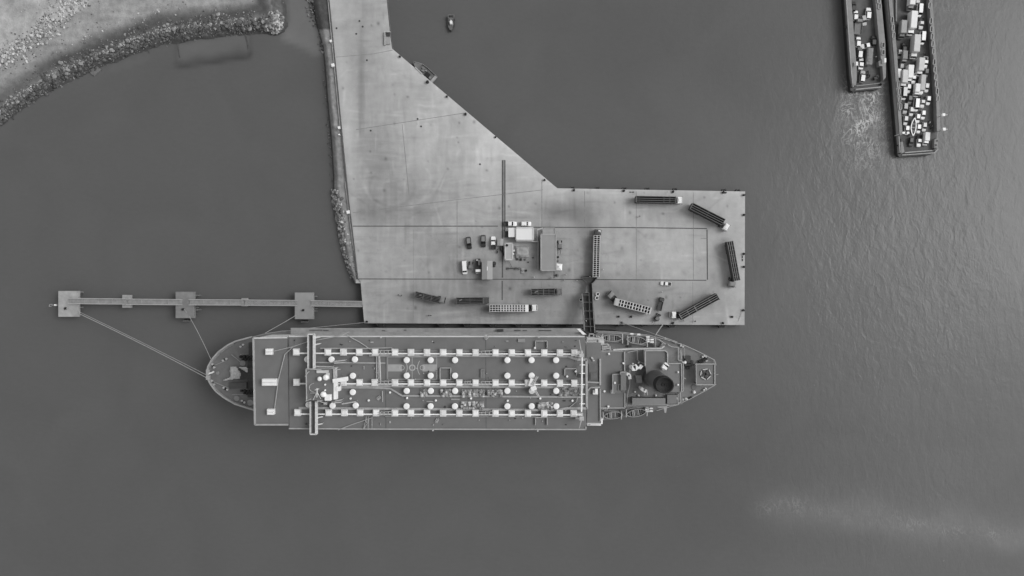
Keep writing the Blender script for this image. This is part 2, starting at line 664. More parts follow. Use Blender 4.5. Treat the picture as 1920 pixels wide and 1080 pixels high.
def quay_tone(x, y):
    t = 165 + 0 * x
    t += 15 * np.exp(-seg_dist(x, y, [(735, 91), (1045, 353), (1397, 359), (1396, 560)]) / 16)
    t += 9 * gz(x, y, 860, 235, 90, 60) - 24 * gz(x, y, 716, 305, 34, 60) * (0.55 + 0.9 * fbm(x / 60.0, y / 5.0, 19)) - 23 * gz(x, y, 735, 392, 66, 24) - 14 * gz(x, y, 790, 350, 40, 16)
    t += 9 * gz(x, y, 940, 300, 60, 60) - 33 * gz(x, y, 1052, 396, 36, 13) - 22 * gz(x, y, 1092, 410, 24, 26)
    t -= 20 * gz(x, y, 1108, 470, 11, 48) - 5 * gz(x, y, 1250, 475, 90, 45)  # first term: shadow west of the truck at the ramp, painted into the tone
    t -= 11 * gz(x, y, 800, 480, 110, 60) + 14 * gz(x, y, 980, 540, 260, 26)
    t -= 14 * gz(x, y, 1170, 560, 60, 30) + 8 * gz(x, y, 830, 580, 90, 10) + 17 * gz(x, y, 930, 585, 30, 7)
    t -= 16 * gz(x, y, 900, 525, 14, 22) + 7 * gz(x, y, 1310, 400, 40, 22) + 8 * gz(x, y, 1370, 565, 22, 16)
    t -= 24 * gz(x, y, 678, 160, 5, 70) + 11 * gz(x, y, 690, 60, 24, 60)
    t += 9 * np.exp(-((x - (640 + (y - 120) * 0.09)) / 9.0) ** 2) * (y > 60)
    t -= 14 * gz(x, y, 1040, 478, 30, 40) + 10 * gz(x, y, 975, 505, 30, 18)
    for cx, cy, r, wd, a in ((745, 340, 62, 2.2, 9), (735, 350, 42, 2.5, -9), (752, 318, 78, 3, 7), (1240, 470, 122, 4, -6), (790, 330, 36, 3, 6)):
        d = np.hypot(x - cx, (y - cy) * 1.15)
        t += a * np.exp(-0.5 * ((d - r) / wd) ** 2) * (0.3 + fbm(x / 18, y / 18, int(r))) * (y > cy - 25)
    # vertical tyre streaks and horizontal scrapes
    wx, wy = x + 14 * fbm(x / 40.0, y / 40.0, 91), y + 14 * fbm(x / 40.0, y / 40.0, 92)
    t += 30 * (fbm(wx / 6.3, wy / 75.0, 41, 3) - 0.5) * np.clip(fbm(x / 60.0, y / 60.0, 93) * 2.6 - 1.0, 0, 1) * np.clip(1.3 - np.abs(x - 900) / 260, 0.3, 1)
    t += 30 * (fbm(wx / 62.0, wy / 5.1, 43, 3) - 0.5) * np.clip(fbm(x / 50.0, y / 50.0, 94) * 2.6 - 1.0, 0, 1) * np.clip(1.3 - np.abs(x - 800) / 260, 0.3, 1)
    t += 12 * (fbm(wx / 20.0, wy / 34.0, 95) - 0.5)
    t += 24 * (fbm(x / 57.0, y / 57.0, 47) - 0.5) + 10 * (fbm(wx / 9.0, wy / 9.0, 48) - 0.5)
    # slab by slab differences of the pours
    jx = np.floor(x / 97.0)
    jy = np.floor((y + x * 0.1) / 102.0)
    t += 7 * (vnoise(jx * 3.7, jy * 5.3, 77) - 0.5)
    t -= 9 * np.clip(1 - np.abs(fbm(x / 22.0, y / 22.0, 52) - 0.47) / 0.02, 0, 1) * gz(x, y, 1000, 500, 320, 90)
    # panels of the coping along the ship side, oil drips, scrapes and tyre strokes
    t += 11 * (vnoise(np.floor(x / 31.0) * 1.7, 0 * x, 71) - 0.45) * ((y > 594) & (y < 607))
    rs = np.random.RandomState(5)

    def dab(cx, cy, sx, sy, rot, a):
        k = (np.abs(x - cx) < 4 * max(sx, sy)) & (np.abs(y - cy) < 4 * max(sx, sy))
        t[k] += a * gz(x[k], y[k], cx, cy, sx, sy, rot)
    for _ in range(150):
        r = rs.uniform(0.9, 1.9)
        dab(rs.uniform(640, 1390), rs.uniform(20, 600), r, r * rs.uniform(0.6, 1.5), 0, -rs.uniform(10, 45))
    for _ in range(60):
        r = rs.uniform(2.5, 7)
        dab(rs.uniform(640, 1390), rs.uniform(330, 600), r, r * rs.uniform(0.4, 1.0), rs.uniform(0, 3), -rs.uniform(4, 14))
    for _ in range(420):
        cx, cy = rs.uniform(640, 1390), rs.uniform(0, 600)
        rot = rs.choice([0.0, 1.571, 1.571, 0.0, -0.12, rs.uniform(0, 3)]) + rs.normal(0, 0.05)
        dab(cx, cy, rs.uniform(4, 17), rs.uniform(0.8, 1.7), rot, rs.choice([-1, 1, 1]) * rs.uniform(4, 15))
    return linv(t)


qv, qf, qt = [], [], []
ink = inside(QX, QY, QUAY)
vid = {}


def qvert(x, y):
    k = (round(x, 2), round(y, 2))
    if k not in vid:
        vid[k] = len(qv)
        qv.append(W(x, y, ZQ))
        qt.append((x, y))
    return vid[k]


def clip_cell(poly, x0, y0, x1, y1):
    for ax, s, lim in ((0, 1, x0), (0, -1, x1), (1, 1, y0), (1, -1, y1)):
        out = []
        for i in range(len(poly)):
            a, b = poly[i], poly[(i + 1) % len(poly)]
            da, db = s * (a[ax] - lim), s * (b[ax] - lim)
            if da >= 0:
                out.append(a)
            if da * db < 0:
                t = da / (da - db)
                out.append((a[0] + (b[0] - a[0]) * t, a[1] + (b[1] - a[1]) * t))
        poly = out
        if not poly:
            break
    return poly


edge_near = seg_dist(QX, QY, QUAY + QUAY[:1]) < 3.2
for j in range(len(qy) - 1):
    for i in range(len(qx) - 1):
        near = edge_near[j, i] or edge_near[j + 1, i + 1] or edge_near[j + 1, i] or edge_near[j, i + 1]
        if near:
            p = clip_cell(QUAY, qx[i], qy[j], qx[i + 1], qy[j + 1])
            q = []
            for u in p:
                w = qvert(*u)
                if w not in q:
                    q.append(w)
            if len(q) > 2:
                qf.append(tuple(q[::-1]))
        elif ink[j, i]:
            qf.append(tuple(qvert(*u) for u in ((qx[i], qy[j]), (qx[i], qy[j + 1]), (qx[i + 1], qy[j + 1]), (qx[i + 1], qy[j]))))
qa = np.array(qt)
M_QUAY = attr_mat('weathered_concrete', 0.85, 0.25, 0.045, 0.35, 0.12, 4.0, (((0.5), 0.03, (1, 0.2, 1)),))
quay = grid_obj('quay_pavement', qv, qf, {'tone': quay_tone(qa[:, 0], qa[:, 1])}, M_QUAY)
tag(quay, kind='structure')

M_CON = mat('concrete', 0.30, 0.85, 0.12, 0.5, bump=0.1)
M_CONW = mat('pale_concrete', 0.40, 0.85, 0.15, 0.5)
M_COND = mat('dark_wet_concrete', 0.10, 0.8, 0.25, 0.5)
M_BLACK = mat('black_rubber', 0.022, 0.8, 0.25, 1.5)
M_DARK = mat('dark_steel', 0.045, 0.6, 0.3, 1.2)
M_STEEL = mat('grey_steel', 0.16, 0.55, 0.2, 1.0)
M_PALE = mat('pale_grey_paint', 0.42, 0.5, 0.14, 0.8)
M_WHITE = mat('white_paint', 0.78, 0.45, 0.07, 0.7)
M_GALV = mat('galvanised_steel', 0.30, 0.5, 0.18, 1.2)
M_GLASS = mat('dark_glass', 0.02, 0.08, 0.1, 0.5, spec=0.6)
M_ROPE = mat('rope', 0.34, 0.9, 0.2, 3.0)

# quay face and its deck beam
mb = MB()
qp = [W2(x, y, ZQ) for x, y in QUAY]
cx_, cy_ = W2(900, 420, ZQ)
n = len(qp)
for i in range(n):
    a, b = qp[i], qp[(i + 1) % n]
    mb.face([(a[0], a[1], ZQ - 0.003), (b[0], b[1], ZQ - 0.003), (b[0], b[1], -3.0), (a[0], a[1], -3.0)])
tag(part('quay_face', mb, M_COND, quay), kind='structure')

# drains and joints in the pavement (flush sheets)
def strip(mb, pts, wpx, z):
    k = (ZC - z) / F
    for a, b in zip(pts, pts[1:]):
        A, B = Vector(W2(*a, z)), Vector(W2(*b, z))
        d = (B - A).normalized()
        s = Vector((-d.y, d.x)) * (wpx * k / 2)
        e = d * (wpx * k / 2) * 0.5
        mb.face([(*(A - e + s), z), (*(A - e - s), z), (*(B + e - s), z), (*(B + e + s), z)])


DRAINS = [([(662, 424), (933, 424)], 1.8), ([(950, 426), (1160, 426.5), (1325, 428.5)], 1.8), ([(1325.6, 431), (1326.4, 524)], 2.0),
          ([(1324, 525.6), (1128, 524.2), (1092, 524), (673, 523)], 1.7), ([(942, 301), (942, 520)], 2.4), ([(946.8, 301), (946.8, 434)], 2.0),
          ([(941.6, 527), (941.6, 562)], 2.2), ([(1038.8, 508), (1038.8, 521)], 1.6)]
mb = MB(); strip(mb, [(944.4, 301), (944.4, 432)], 5.0, ZQ + .004)
tag(part('drain_cover', mb, mat('drain_cover', .20, .8, .2, .8), quay), kind='structure')
mb = MB()
for q, (pts, wpx) in enumerate(DRAINS):
    strip(mb, pts, wpx, ZQ + 0.008 + 0.004 * (q % 3))
tag(part('drain_channel', mb, mat('drain_grating', 0.085, 0.8, 0.3, 1.5), quay), kind='structure')
JOINTS = [([(668, 243), (870, 212)], 1.0), ([(754, 233), (767, 366)], 0.9), ([(661, 399), (860, 374), (1018, 356)], 0.9), ([(857, 376), (857, 522)], 1.0),
          ([(1016, 337), (1016, 424)], 1.0), ([(1096, 358), (1096, 424)], 0.9), ([(1193, 359), (1193, 524)], 0.9), ([(1300, 361), (1300, 524)], 0.9),
          ([(1299, 528), (1299, 606)], 0.6), ([(775, 430), (775, 600)], 0.5), ([(1015, 527), (1015, 540)], 0.6), ([(630, 107), (700, 101), (736, 94)], 0.8),
          ([(1314, 447), (1326, 447)], 0.9)]
mb = MB()
for q, (pts, wpx) in enumerate(JOINTS):
    strip(mb, pts, wpx, ZQ + 0.020 + 0.004 * (q % 3))
tag(part('expansion_joint', mb, mat('joint_filler', 0.21, 0.9, 0.3, 0.8), quay), kind='structure')

# ------------------------------------------------------------------ earth bank along the west side of the quay
BL = [(556, -210), (574, -60), (580, 0), (592, 50), (604, 90), (608, 130), (612, 190), (619, 260), (623, 330), (622, 352), (630, 390), (637, 440), (644, 480), (654, 510), (664, 532)]
BR = [(601, -210), (612, -60), (618.5, 0), (623.5, 50), (628, 96), (631, 130), (637, 190), (643.5, 260), (650, 330), (652.5, 352), (656.5, 390), (663, 440), (668, 480), (671.5, 510), (673.5, 529)]


def lerp_poly(P, n):
    d = [0.0]
    for a, b in zip(P, P[1:]):
        d.append(d[-1] + math.hypot(b[0] - a[0], b[1] - a[1]))
    out = []
    for i in range(n):
        s = d[-1] * i / (n - 1)
        k = max(0, min(len(P) - 2, next((q for q in range(len(d) - 1) if d[q + 1] >= s), len(P) - 2)))
        t = (s - d[k]) / (d[k + 1] - d[k])
        out.append((P[k][0] + (P[k + 1][0] - P[k][0]) * t, P[k][1] + (P[k + 1][1] - P[k][1]) * t))
    return out


nb, nc = 190, 11
LB, RB = lerp_poly(BL, nb), lerp_poly(BR, nb)
bv, bt = [], []
for i in range(nb):
    for j in range(nc):
        t = j / (nc - 1)
        x, y = LB[i][0] * (1 - t) + RB[i][0] * t, LB[i][1] * (1 - t) + RB[i][1] * t
        n1 = float(fbm(np.array([x / 6.0]), np.array([y / 6.0]), 61)[0])
        z = -0.9 + 4.3 * min(1.0, t / 0.38) ** 0.8 + 0.3 * (n1 - 0.5) * (0 < j < nc - 1)
        if j == 0:
            x += 3 * (n1 - 0.5)
        bv.append(W(x, y, max(z, -1.2)))
        v = 140 + 44 * (n1 - 0.5) + 10 * (t - 0.5)
        if y < 55:
            v = 84 + 26 * (n1 - 0.5)
        if t < 0.19:
            v = 70
        bt.append(v)
bf = []
for i in range(nb - 1):
    for j in range(nc - 1):
        a = i * nc + j
        bf.append((a, a + nc, a + nc + 1, a + 1))
bank = grid_obj('gravel_path', bv, bf, {'tone': linv(np.array(bt))}, attr_mat('bank_gravel', 0.95, 0.1, 0.14, 0.8, 0.6, 2.5), True)
tag(bank, kind='structure')

# ------------------------------------------------------------------ boulders
def rock_mesh(seed, mats):
    bm = bmesh.new()
    bmesh.ops.create_icosphere(bm, subdivisions=2, radius=0.5)
    r = random.Random(seed)
    cuts = [(Vector((r.uniform(-1, 1), r.uniform(-1, 1), r.uniform(-.6, 1))).normalized(), r.uniform(0.26, 0.42)) for _ in range(9)]
    sc = (r.uniform(0.85, 1.3), r.uniform(0.7, 1.0), r.uniform(0.6, 0.85))
    for v in bm.verts:
        for nrm, d in cuts:
            k = v.co.dot(nrm) - d
            if k > 0:
                v.co -= nrm * k
        v.co = Vector((v.co.x * sc[0], v.co.y * sc[1], v.co.z * sc[2])) + Vector((r.uniform(-.03, .03),) * 3)
    me = bpy.data.meshes.new('boulder')
    bm.to_mesh(me)
    bm.free()
    me.materials.append(mats)
    return me


M_RK = [mat('boulder_grey', 0.135, 0.9, 0.35, 0.8, bump=0.4), mat('boulder_pale', 0.27, 0.9, 0.3, 0.8, bump=0.4), mat('boulder_dark', 0.075, 0.85, 0.35, 0.8, bump=0.4), mat('boulder_chalk', 0.48, 0.9, 0.25, 0.8, bump=0.4)]
ROCKS = {k: [rock_mesh(40 + 7 * k + s, M_RK[k]) for s in range(5)] for k in range(4)}


def along(P, t):
    q = lerp_poly(P, 64)
    k = min(62, int(t * 63))
    f = t * 63 - k
    return (q[k][0] * (1 - f) + q[k + 1][0] * f, q[k][1] * (1 - f) + q[k + 1][1] * f)


BUND = [(-60, 262), (0, 214), (40, 186), (90, 154), (140, 128), (190, 106), (240, 84), (300, 64), (350, 55), (410, 46), (470, 44), (505, 48)]
rocks = []      # (size, px, py, z, tone class, zone)
for i in range(900):
    t = RNG.random()
    x, y = along(BUND, t)
    o = RNG.gauss(0, 8.5)
    x, y = x + o * 0.45, y + o
    s = 0.7 + 1.4 * RNG.random() ** 2.4
    rocks.append((s, x, y, land_z(x, y) + 0.12 * s, 1 if RNG.random() < (.34 if o < -2 else .08) else (2 if RNG.random() < .5 else 0), 'bund'))
for i in range(230):
    a, r = RNG.uniform(0, 6.28), 17 * RNG.random() ** 0.6
    x, y = 515 + r * math.cos(a) * 0.95, 42 + r * math.sin(a) * 1.25
    s = 0.9 + 1.1 * RNG.random() ** 1.8
    rocks.append((s, x, y, max(land_z(x, y), -0.2) + 0.1 + 0.5 * RNG.random() * (1 - r / 20), RNG.choice((1, 1, 0, 0, 3)), 'tip'))
BANDW = [(-60, 160), (0, 116), (40, 92), (80, 60), (118, 22), (150, -10), (190, -40)]
for i in range(560):
    x, y = along(BANDW, RNG.random())
    o = RNG.gauss(0, 10)
    x, y = x + o * 0.7, y + o * 0.7
    s = 0.5 + 1.1 * RNG.random() ** 2.5
    rocks.append((s, x, y, land_z(x, y) + 0.12 * s, 3 if RNG.random() < .75 else 1, 'beach'))
for i in range(130):
    x, y = along([(90, 95), (150, 78), (190, 52), (262, 35), (330, 10), (370, -8)], RNG.random())
    o = RNG.gauss(0, 5)
    x, y = x + o * 0.6, y + o
    s = 0.25 + 0.7 * RNG.random() ** 3
    rocks.append((s, x, y, land_z(x, y) + 0.06 * s, RNG.choice((1, 1, 0, 3)), 'beach'))
QR = [(623, 356), (628, 385), (633, 415), (638, 445), (643, 470), (651, 497), (660, 520)]
for i in range(330):
    t = RNG.random()
    x, y = along(QR, t)
    o = abs(RNG.gauss(0, 7.5)) - 2
    x, y = x + o, y + RNG.uniform(-3, 3)
    s = (0.9 + 1.2 * RNG.random() ** 1.6) * (1 - 0.35 * t)
    rocks.append((s, x, y, min(3.3, 0.6 + 0.36 * max(o, -1.0)), RNG.choice((1, 1, 3, 0)), 'quay'))
for i in range(120):
    x, y = along([(574, -20), (582, 20), (592, 48), (600, 72), (606, 100)], RNG.random())
    o = RNG.gauss(2, 4.5)
    s = 0.4 + 1.0 * RNG.random() ** 2
    rocks.append((s, x + o, y, 0.3 + 0.15 * max(o, -1), RNG.choice((0, 0, 1, 2)), 'inlet'))
for i in range(60):
    x, y = along([(606, 130), (612, 190), (618, 250), (622, 340)], RNG.random())
    rocks.append((0.35 + 0.5 * RNG.random(), x + RNG.gauss(0, 2), y, 0.15, RNG.choice((0, 2)), 'inlet'))
ZONES = {'bund': ('jagged boulder in the rock bund curving along the calm basin', 'boulders of the rock bund'),
         'tip': ('boulder in the round heap at the tip of the breakwater', 'boulders heaped at the breakwater tip'),
         'beach': ('pale loose stone lying on the sandy beach', 'pale stones on the beach'),
         'quay': ('pale boulder in the rubble slope below the gravel bank beside the quay', 'boulders of the quay slope'),
         'inlet': ('dark wet stone at the water edge of the gravel bank by the quay', 'stones along the gravel bank')}
inframe = [r for r in rocks if -5 < r[1] and -5 < r[2]]
inframe.sort(key=lambda r: -r[0])
big = inframe[:300]
bigset = set(id(r) for r in big)
for s, x, y, z, k, zone in big:
    o = bpy.data.objects.new('boulder', RNG.choice(ROCKS[k]))
    COL.objects.link(o)
    o.location = W(x, y, z)
    o.scale = (s, s * RNG.uniform(.8, 1.1), s * RNG.uniform(.7, 1))
    o.rotation_euler = (RNG.uniform(-.4, .4), RNG.uniform(-.4, .4), RNG.uniform(0, 6.28))
    tag(o, ZONES[zone][0], 'boulder', ZONES[zone][1])
mb = MB()
for r_ in rocks:
    if id(r_) in bigset:
        continue
    s, x, y, z, k, zone = r_
    me = RNG.choice(ROCKS[k])
    mtx = Matrix.Translation(W(x, y, z)) @ Matrix.Rotation(RNG.uniform(0, 6.28), 4, 'Z') @ Matrix.Scale(s, 4)
    b = len(mb.v)
    mb.v += [tuple(mtx @ v.co) for v in me.vertices]
    for p in me.polygons:
        mb.f.append(tuple(b + q for q in p.vertices))
        mb.mi.append(k)
# pebbles of the shingle
for i in range(2600):
    if RNG.random() < .66:
        x, y = along(BUND, RNG.random()); o = RNG.gauss(0, 11); x += o * .4; y += o
    elif RNG.random() < .8:
        x, y = along(BANDW, RNG.random()); o = RNG.gauss(0, 14); x += o * .7; y += o * .7
    else:
        x, y = RNG.uniform(-20, 560), RNG.uniform(-20, 200)
    z = land_z(x, y)
    if z < 0.05:
        continue
    s = RNG.uniform(.2, .5)
    c = Vector(W(x, y, z))
    b = len(mb.v)
    ang = RNG.uniform(0, 6.28)
    for q in range(4):
        a = ang + q * 1.571
        mb.v.append((c.x + s * math.cos(a) * RNG.uniform(.7, 1.2), c.y + s * math.sin(a) * RNG.uniform(.7, 1.2), c.z - .05))
    mb.v.append((c.x + RNG.uniform(-.3, .3) * s, c.y + RNG.uniform(-.3, .3) * s, c.z + s * .8))
    for q in range(4):
        mb.f.append((b + q, b + (q + 1) % 4, b + 4)); mb.mi.append(RNG.choice((0, 2, 0, 1)) if math.hypot(0, 0) + z < 2.75 else RNG.choice((1, 1, 3)))
o = bpy.data.objects.new('rubble', mb.mesh('rubble', M_RK))
COL.objects.link(o)
tag(o, 'loose rubble and shingle spread over the beach and the bund', 'rubble', kind='stuff')

# drowned walls, slab by the beach
def wallp(name, pts, wpx, z1, label, cat='wall', m=mat('wet_wall', .075, .8, .3, .6), z0=-1.5):
    mb = MB()
    k = (ZC - z1) / F
    mb.bars([W(x, y, z1)[:2] + (z0,) for x, y in pts], wpx * k, z1 - z0)
    return solo(name, mb, m, W(*pts[0], 0), label, cat)


wallp('ruined_wall', [(332, 82), (337, 108)], 2.0, 0.12, 'short dark wall stub running from the bund into the water west of the drowned slab')
wallp('ruined_wall', [(459, 62), (464, 82), (465, 92)], 2.6, 0.12, 'thick dark wall stub at the east edge of the drowned slab')
wallp('ruined_wall', [(271, 84), (280, 100)], 1.8, 0.12, 'slanting dark wall stub in the water below the middle of the bund')
wallp('ruined_wall', [(150, 142), (166, 135), (170, 131)], 1.6, 0.3, 'low dark wall stub beside the broken slab with holes')
mb = MB()
pts = [(166, 132), (182, 124), (190, 131), (184, 135), (176, 142), (171, 139)]
mb.polyp(pts, -0.8, 0.5)
o = solo('concrete_slab', mb, mat('weedy_concrete', .15, .9, .25, .8), W(178, 133, 0), 'broken concrete slab with two dark holes lying at the foot of the bund', 'slab')
mb = MB()
for x, y in ((170, 133), (178, 131.5)):
    q = W(x, y, .5)
    mb.lathe(q[0], q[1], [(.28, .48), (.28, .51)], 10)
part('hole', mb, M_BLACK, o)

# ------------------------------------------------------------------ livestock carrier
ZM, ZR = 12.0, 31.0      # weather deck, roof of the livestock house
ship = thing('livestock_carrier', 'long grey livestock carrier with white vents and a black funnel moored along the quay', 'ship', W(860, 705, 0))
M_HULL = mat('hull_black', 0.030, 0.5, 0.3, 0.3)
M_HULLG = mat('hull_side_grey', 0.30, 0.6, 0.16, 0.35)
M_DECK = mat('deck_paint', 0.152, 0.6, 0.10, 0.16)
M_DECK2 = mat('deck_paint_worn', 0.168, 0.65, 0.14, 0.4)
M_RIM = mat('rim_paint', 0.34, 0.55, 0.14, 0.6)
M_HOUSE = mat('house_side', 0.52, 0.6, 0.12, 0.4)
M_LINE = mat('court_paint', 0.42, 0.7, 0.12, 1.0)
M_KEY = mat('court_key_paint', 0.33, 0.7, 0.08, 0.6)
M_FUN = mat('funnel_paint', 0.085, 0.55, 0.2, 0.3)
M_SOOT = mat('funnel_soot', 0.016, 0.7, 0.3, 0.6)
M_VENTG = mat('vent_grey', 0.58, 0.55, 0.12, 0.8)

HULL = [(388, 700), (390, 688), (397, 675), (410, 660), (428, 647), (446, 639), (470, 632.5), (500, 624.5), (530, 620), (570, 617.4), (640, 616.4), (900, 616.4),
        (1090, 618), (1117, 620.5), (1160, 622), (1217, 628), (1249, 636), (1281, 646), (1310, 659), (1339, 674), (1342, 684), (1342, 720), (1322, 732),
        (1294, 747), (1270, 758), (1230, 770), (1150, 786), (1100, 792), (900, 794), (600, 794), (540, 790), (500, 778), (474, 766.5), (455, 761), (440, 756),
        (420, 745), (405, 733), (394, 718), (389, 708)]
top = [W2(x, y, ZM) for x, y in HULL]
YC = W2(0, 705, ZM)[1]
XB, XS = W2(388, 0, ZM)[0], W2(1342, 0, ZM)[0]


def water_line(p, f):
    """hull outline shrunk towards the keel at bow and stern (flare)"""
    x, y = p
    kb = max(0.0, 1 - (x - XB) / 32.0)
    ks = max(0.0, 1 - (XS - x) / 30.0)
    return (x + 6.5 * kb * f - 7.0 * ks * f, YC + (y - YC) * (1 - 0.42 * (kb + ks) * f))


mb = MB()
n = len(top)
rings = [[(*water_line(p, 1.0), -1.0) for p in top], [(*water_line(p, 0.85), 3.0) for p in top], [(*water_line(p, 0.3), 9.0) for p in top], [(*p, ZM) for p in top]]
mb.loft(rings[:3], 0, cap=False)
mb.loft(rings[2:], 1, cap=False)
mb.face(rings[3], 2)
part('hull', mb, [M_HULL, M_HULLG, M_DECK2], ship)


def edge_wall(pts, z0, z1, w, mb=None, m=0):
    mb = mb or MB()
    P = [(*W2(x, y, z1), z0) for x, y in pts]
    mb.bars(P, w, z1 - z0, m)
    return mb


# bulwark round the bow (with stays), rails along the sides and the stern
bow = [(476, 769), (455, 762.5), (440, 757.5), (420, 746), (404.5, 734), (393.5, 719), (388.5, 708), (387.5, 700), (389.5, 688), (396.5, 674.5), (409.5, 659.5), (427.5, 646.5), (441, 640), (470, 632)]
mb = edge_wall(bow, ZM, ZM + 1.3, 0.55)
part('bulwark', mb, M_RIM, ship)
mb = MB()
wide = [(450, 759), (437, 754), (420, 744), (406, 732), (396, 718), (391, 707), (390, 700), (392, 689), (399, 676), (412, 661), (428, 649.5), (438, 644)]
mb = edge_wall(wide, ZM, ZM + 0.45, 0.7)
part('waterway', mb, mat('waterway_paint', 0.24, 0.6, 0.15, 0.5), ship)


def rail(pts, z, h=1.1, r=0.07, step=2.2, name='railing', m=None, parent=None, px=True):
    P = [Vector(W(x, y, z)) if px else Vector((x, y, z)) for x, y in pts]
    mb = MB()
    for a, b in zip(P, P[1:]):
        for hh in (h, h * 0.5):
            mb.tube(a + Vector((0, 0, hh)), b + Vector((0, 0, hh)), r * (1 if hh == h else .6), 5)
        k = max(1, int((b - a).length / step))
        for i in range(k + 1):
            p = a.lerp(b, i / k)
            mb.tube(p, p + Vector((0, 0, h)), r * .7, 4)
    return part(name, mb, m or M_PALE, parent or ship)


rail([(470, 632.5), (500, 625), (530, 620.5), (570, 618), (640, 617), (900, 617), (1090, 618.5)], ZM)
rail([(1117, 621), (1160, 622.5), (1217, 628.5), (1249, 636.5), (1281, 646.5), (1310, 659.5), (1338, 674.5), (1341, 684)], ZM, r=0.11)
rail([(1341, 720), (1322, 731.5), (1294, 746.5), (1270, 757.5), (1230, 769)], ZM, r=0.10)

# livestock house: forward block, long block, and the cross deck behind it
mb = MB()
mb.polyp([(475, 634.5), (538, 633.5), (541, 796.5), (477.5, 796)], ZM, ZR - 0.4, 0)
part('forward_house', mb, M_WHITE, ship)
mb = MB()
mb.polyp([(474.2, 633.6), (539, 632.8), (541.5, 797), (477, 797)], ZR - 0.397, ZR - 0.1)
part('forward_house_roof', mb, M_DECK, ship)
mb = MB()
mb.polyp([(542, 631.5), (1092, 631.8), (1099, 804.5), (542, 803)], ZM, ZR - 0.3, 0)
part('livestock_house', mb, M_HOUSE, ship)
mb = MB()
mb.polyp([(541, 630.3), (1097, 630.6), (1099.5, 806), (541.5, 804.5)], ZR - 0.297, ZR)
part('livestock_house_roof', mb, M_DECK, ship)
# ledges and openings along the side that faces the quay
for yy, zz, w in ((618.6, 17.0, 1.5), (625.0, 25.0, 0.9)):
    mb = edge_wall([(545, yy), (1090, yy + .6)], zz, zz + .25, w)
    part('side_gallery', mb, mat('gallery_paint', 0.27, 0.6, 0.2, 0.3), ship)
mb = MB()
for x0, x1, yy in ((580, 604, 619), (606, 616, 619.3), (716, 722, 620), (757, 762, 619), (932, 944, 619), (964, 976, 619.5), (980, 988, 619.5), (1010, 1034, 619.6)):
    mb = MB(); mb.boxp(x0, yy - 0.6, x1, yy + .7, 17.26, 17.4)
    part('side_opening', mb, M_DARK, ship)
mb = MB()
mb.boxp(816, 615.4, 892, 619, 15, 15.3)
mb.boxp(870, 615, 871.5, 621, 15.3, 16.4)
part('accommodation_ladder', mb, M_GALV, ship)
mb = MB(); mb.boxp(932, 617.5, 944, 621.6, 17.3, 18.6); part('side_locker', mb, M_DARK, ship)
xa_, xb_ = W2(552, 0, ZR)[0], W2(1088, 0, ZR)[0]
yf_ = W2(0, 803, ZR - .3)[1]
for z_ in (14.2, 17.2, 20.2, 23.2, 26.2):
    mb = MB()
    for i in range(26):
        mb.box(xa_ + (xb_ - xa_) * (i + .5) / 26, yf_ - .02, z_, 2.4, .1, 1.2)
    part('pen_opening', mb, M_DARK, ship)
    mb = MB(); mb.box((xa_ + xb_) / 2, yf_ - .04, z_ - .35, xb_ - xa_, .14, .2); part('side_ledge', mb, M_RIM, ship)
# roof edge coaming and seams
mb = edge_wall([(474.6, 634), (477.6, 796.4), (540, 796.4)], ZR - .1, ZR + .35, 0.55)
part('coaming', mb, M_RIM, ship)
mb = edge_wall([(541.5, 803.7), (722, 804.6), (908, 805), (1098.6, 805.4), (1098.6, 800)], ZR, ZR + .3, 0.42)
part('coaming', mb, M_RIM, ship)
mb = edge_wall([(475, 634), (538, 633)], ZR - .1, ZR + .2, 0.5)
part('coaming', mb, M_HOUSE, ship)
mb = edge_wall([(541.5, 630.8), (1096, 631)], ZR, ZR + .25, 0.45)
part('coaming', mb, M_HOUSE, ship)
mb = MB()
for x in (541.5, 722.5, 910.5):
    strip(mb, [(x, 631.5), (x + 1.0, 804)], 1.9, ZR + .012)
part('deck_seam', mb, mat('seam_paint', 0.105, 0.7, 0.2, 0.6), ship)
mb = MB()
for x, y in ((716, 632), (813, 805), (1010, 631), (1008, 806), (912, 628)):
    q = W(x, y, ZR)
    mb.tube(q, (q[0], q[1], ZR + 1.5), .12, 5)
    mb.box(q[0], q[1], ZR + 1.5, .5, .5, .3)
part('lamp_post', mb, M_PALE, ship)


# three air ducts with their fans (square vents)
def rowy(base, x):
    return base + 0.0032 * (x - 560)


def square_vent(x, y, z=ZR, w=2.15, d=2.35, h=2.2):
    q = W(x, y, z + h)
    mb = MB()
    mb.box(q[0], q[1], z, w * .72, d * .6, h * .55)
    mb.box(q[0], q[1], z + h * .55, w, d, h * .36, taper=.97, m=1)
    mb.box(q[0] + RNG.uniform(-.05, .25), q[1] + RNG.uniform(-.1, .25), z + h * .911, w * .8, d * .66, h * .08, taper=.9)
    if RNG.random() < .5:
        mb.box(q[0] - .2, q[1] - d * .36, z + h * .911, w * .3, d * .14, .12, m=1)
    part('square_vent', mb, [M_WHITE if RNG.random() < .6 else mat('white_paint_soiled', .66, .5, .14, .9), M_VENTG], ship)


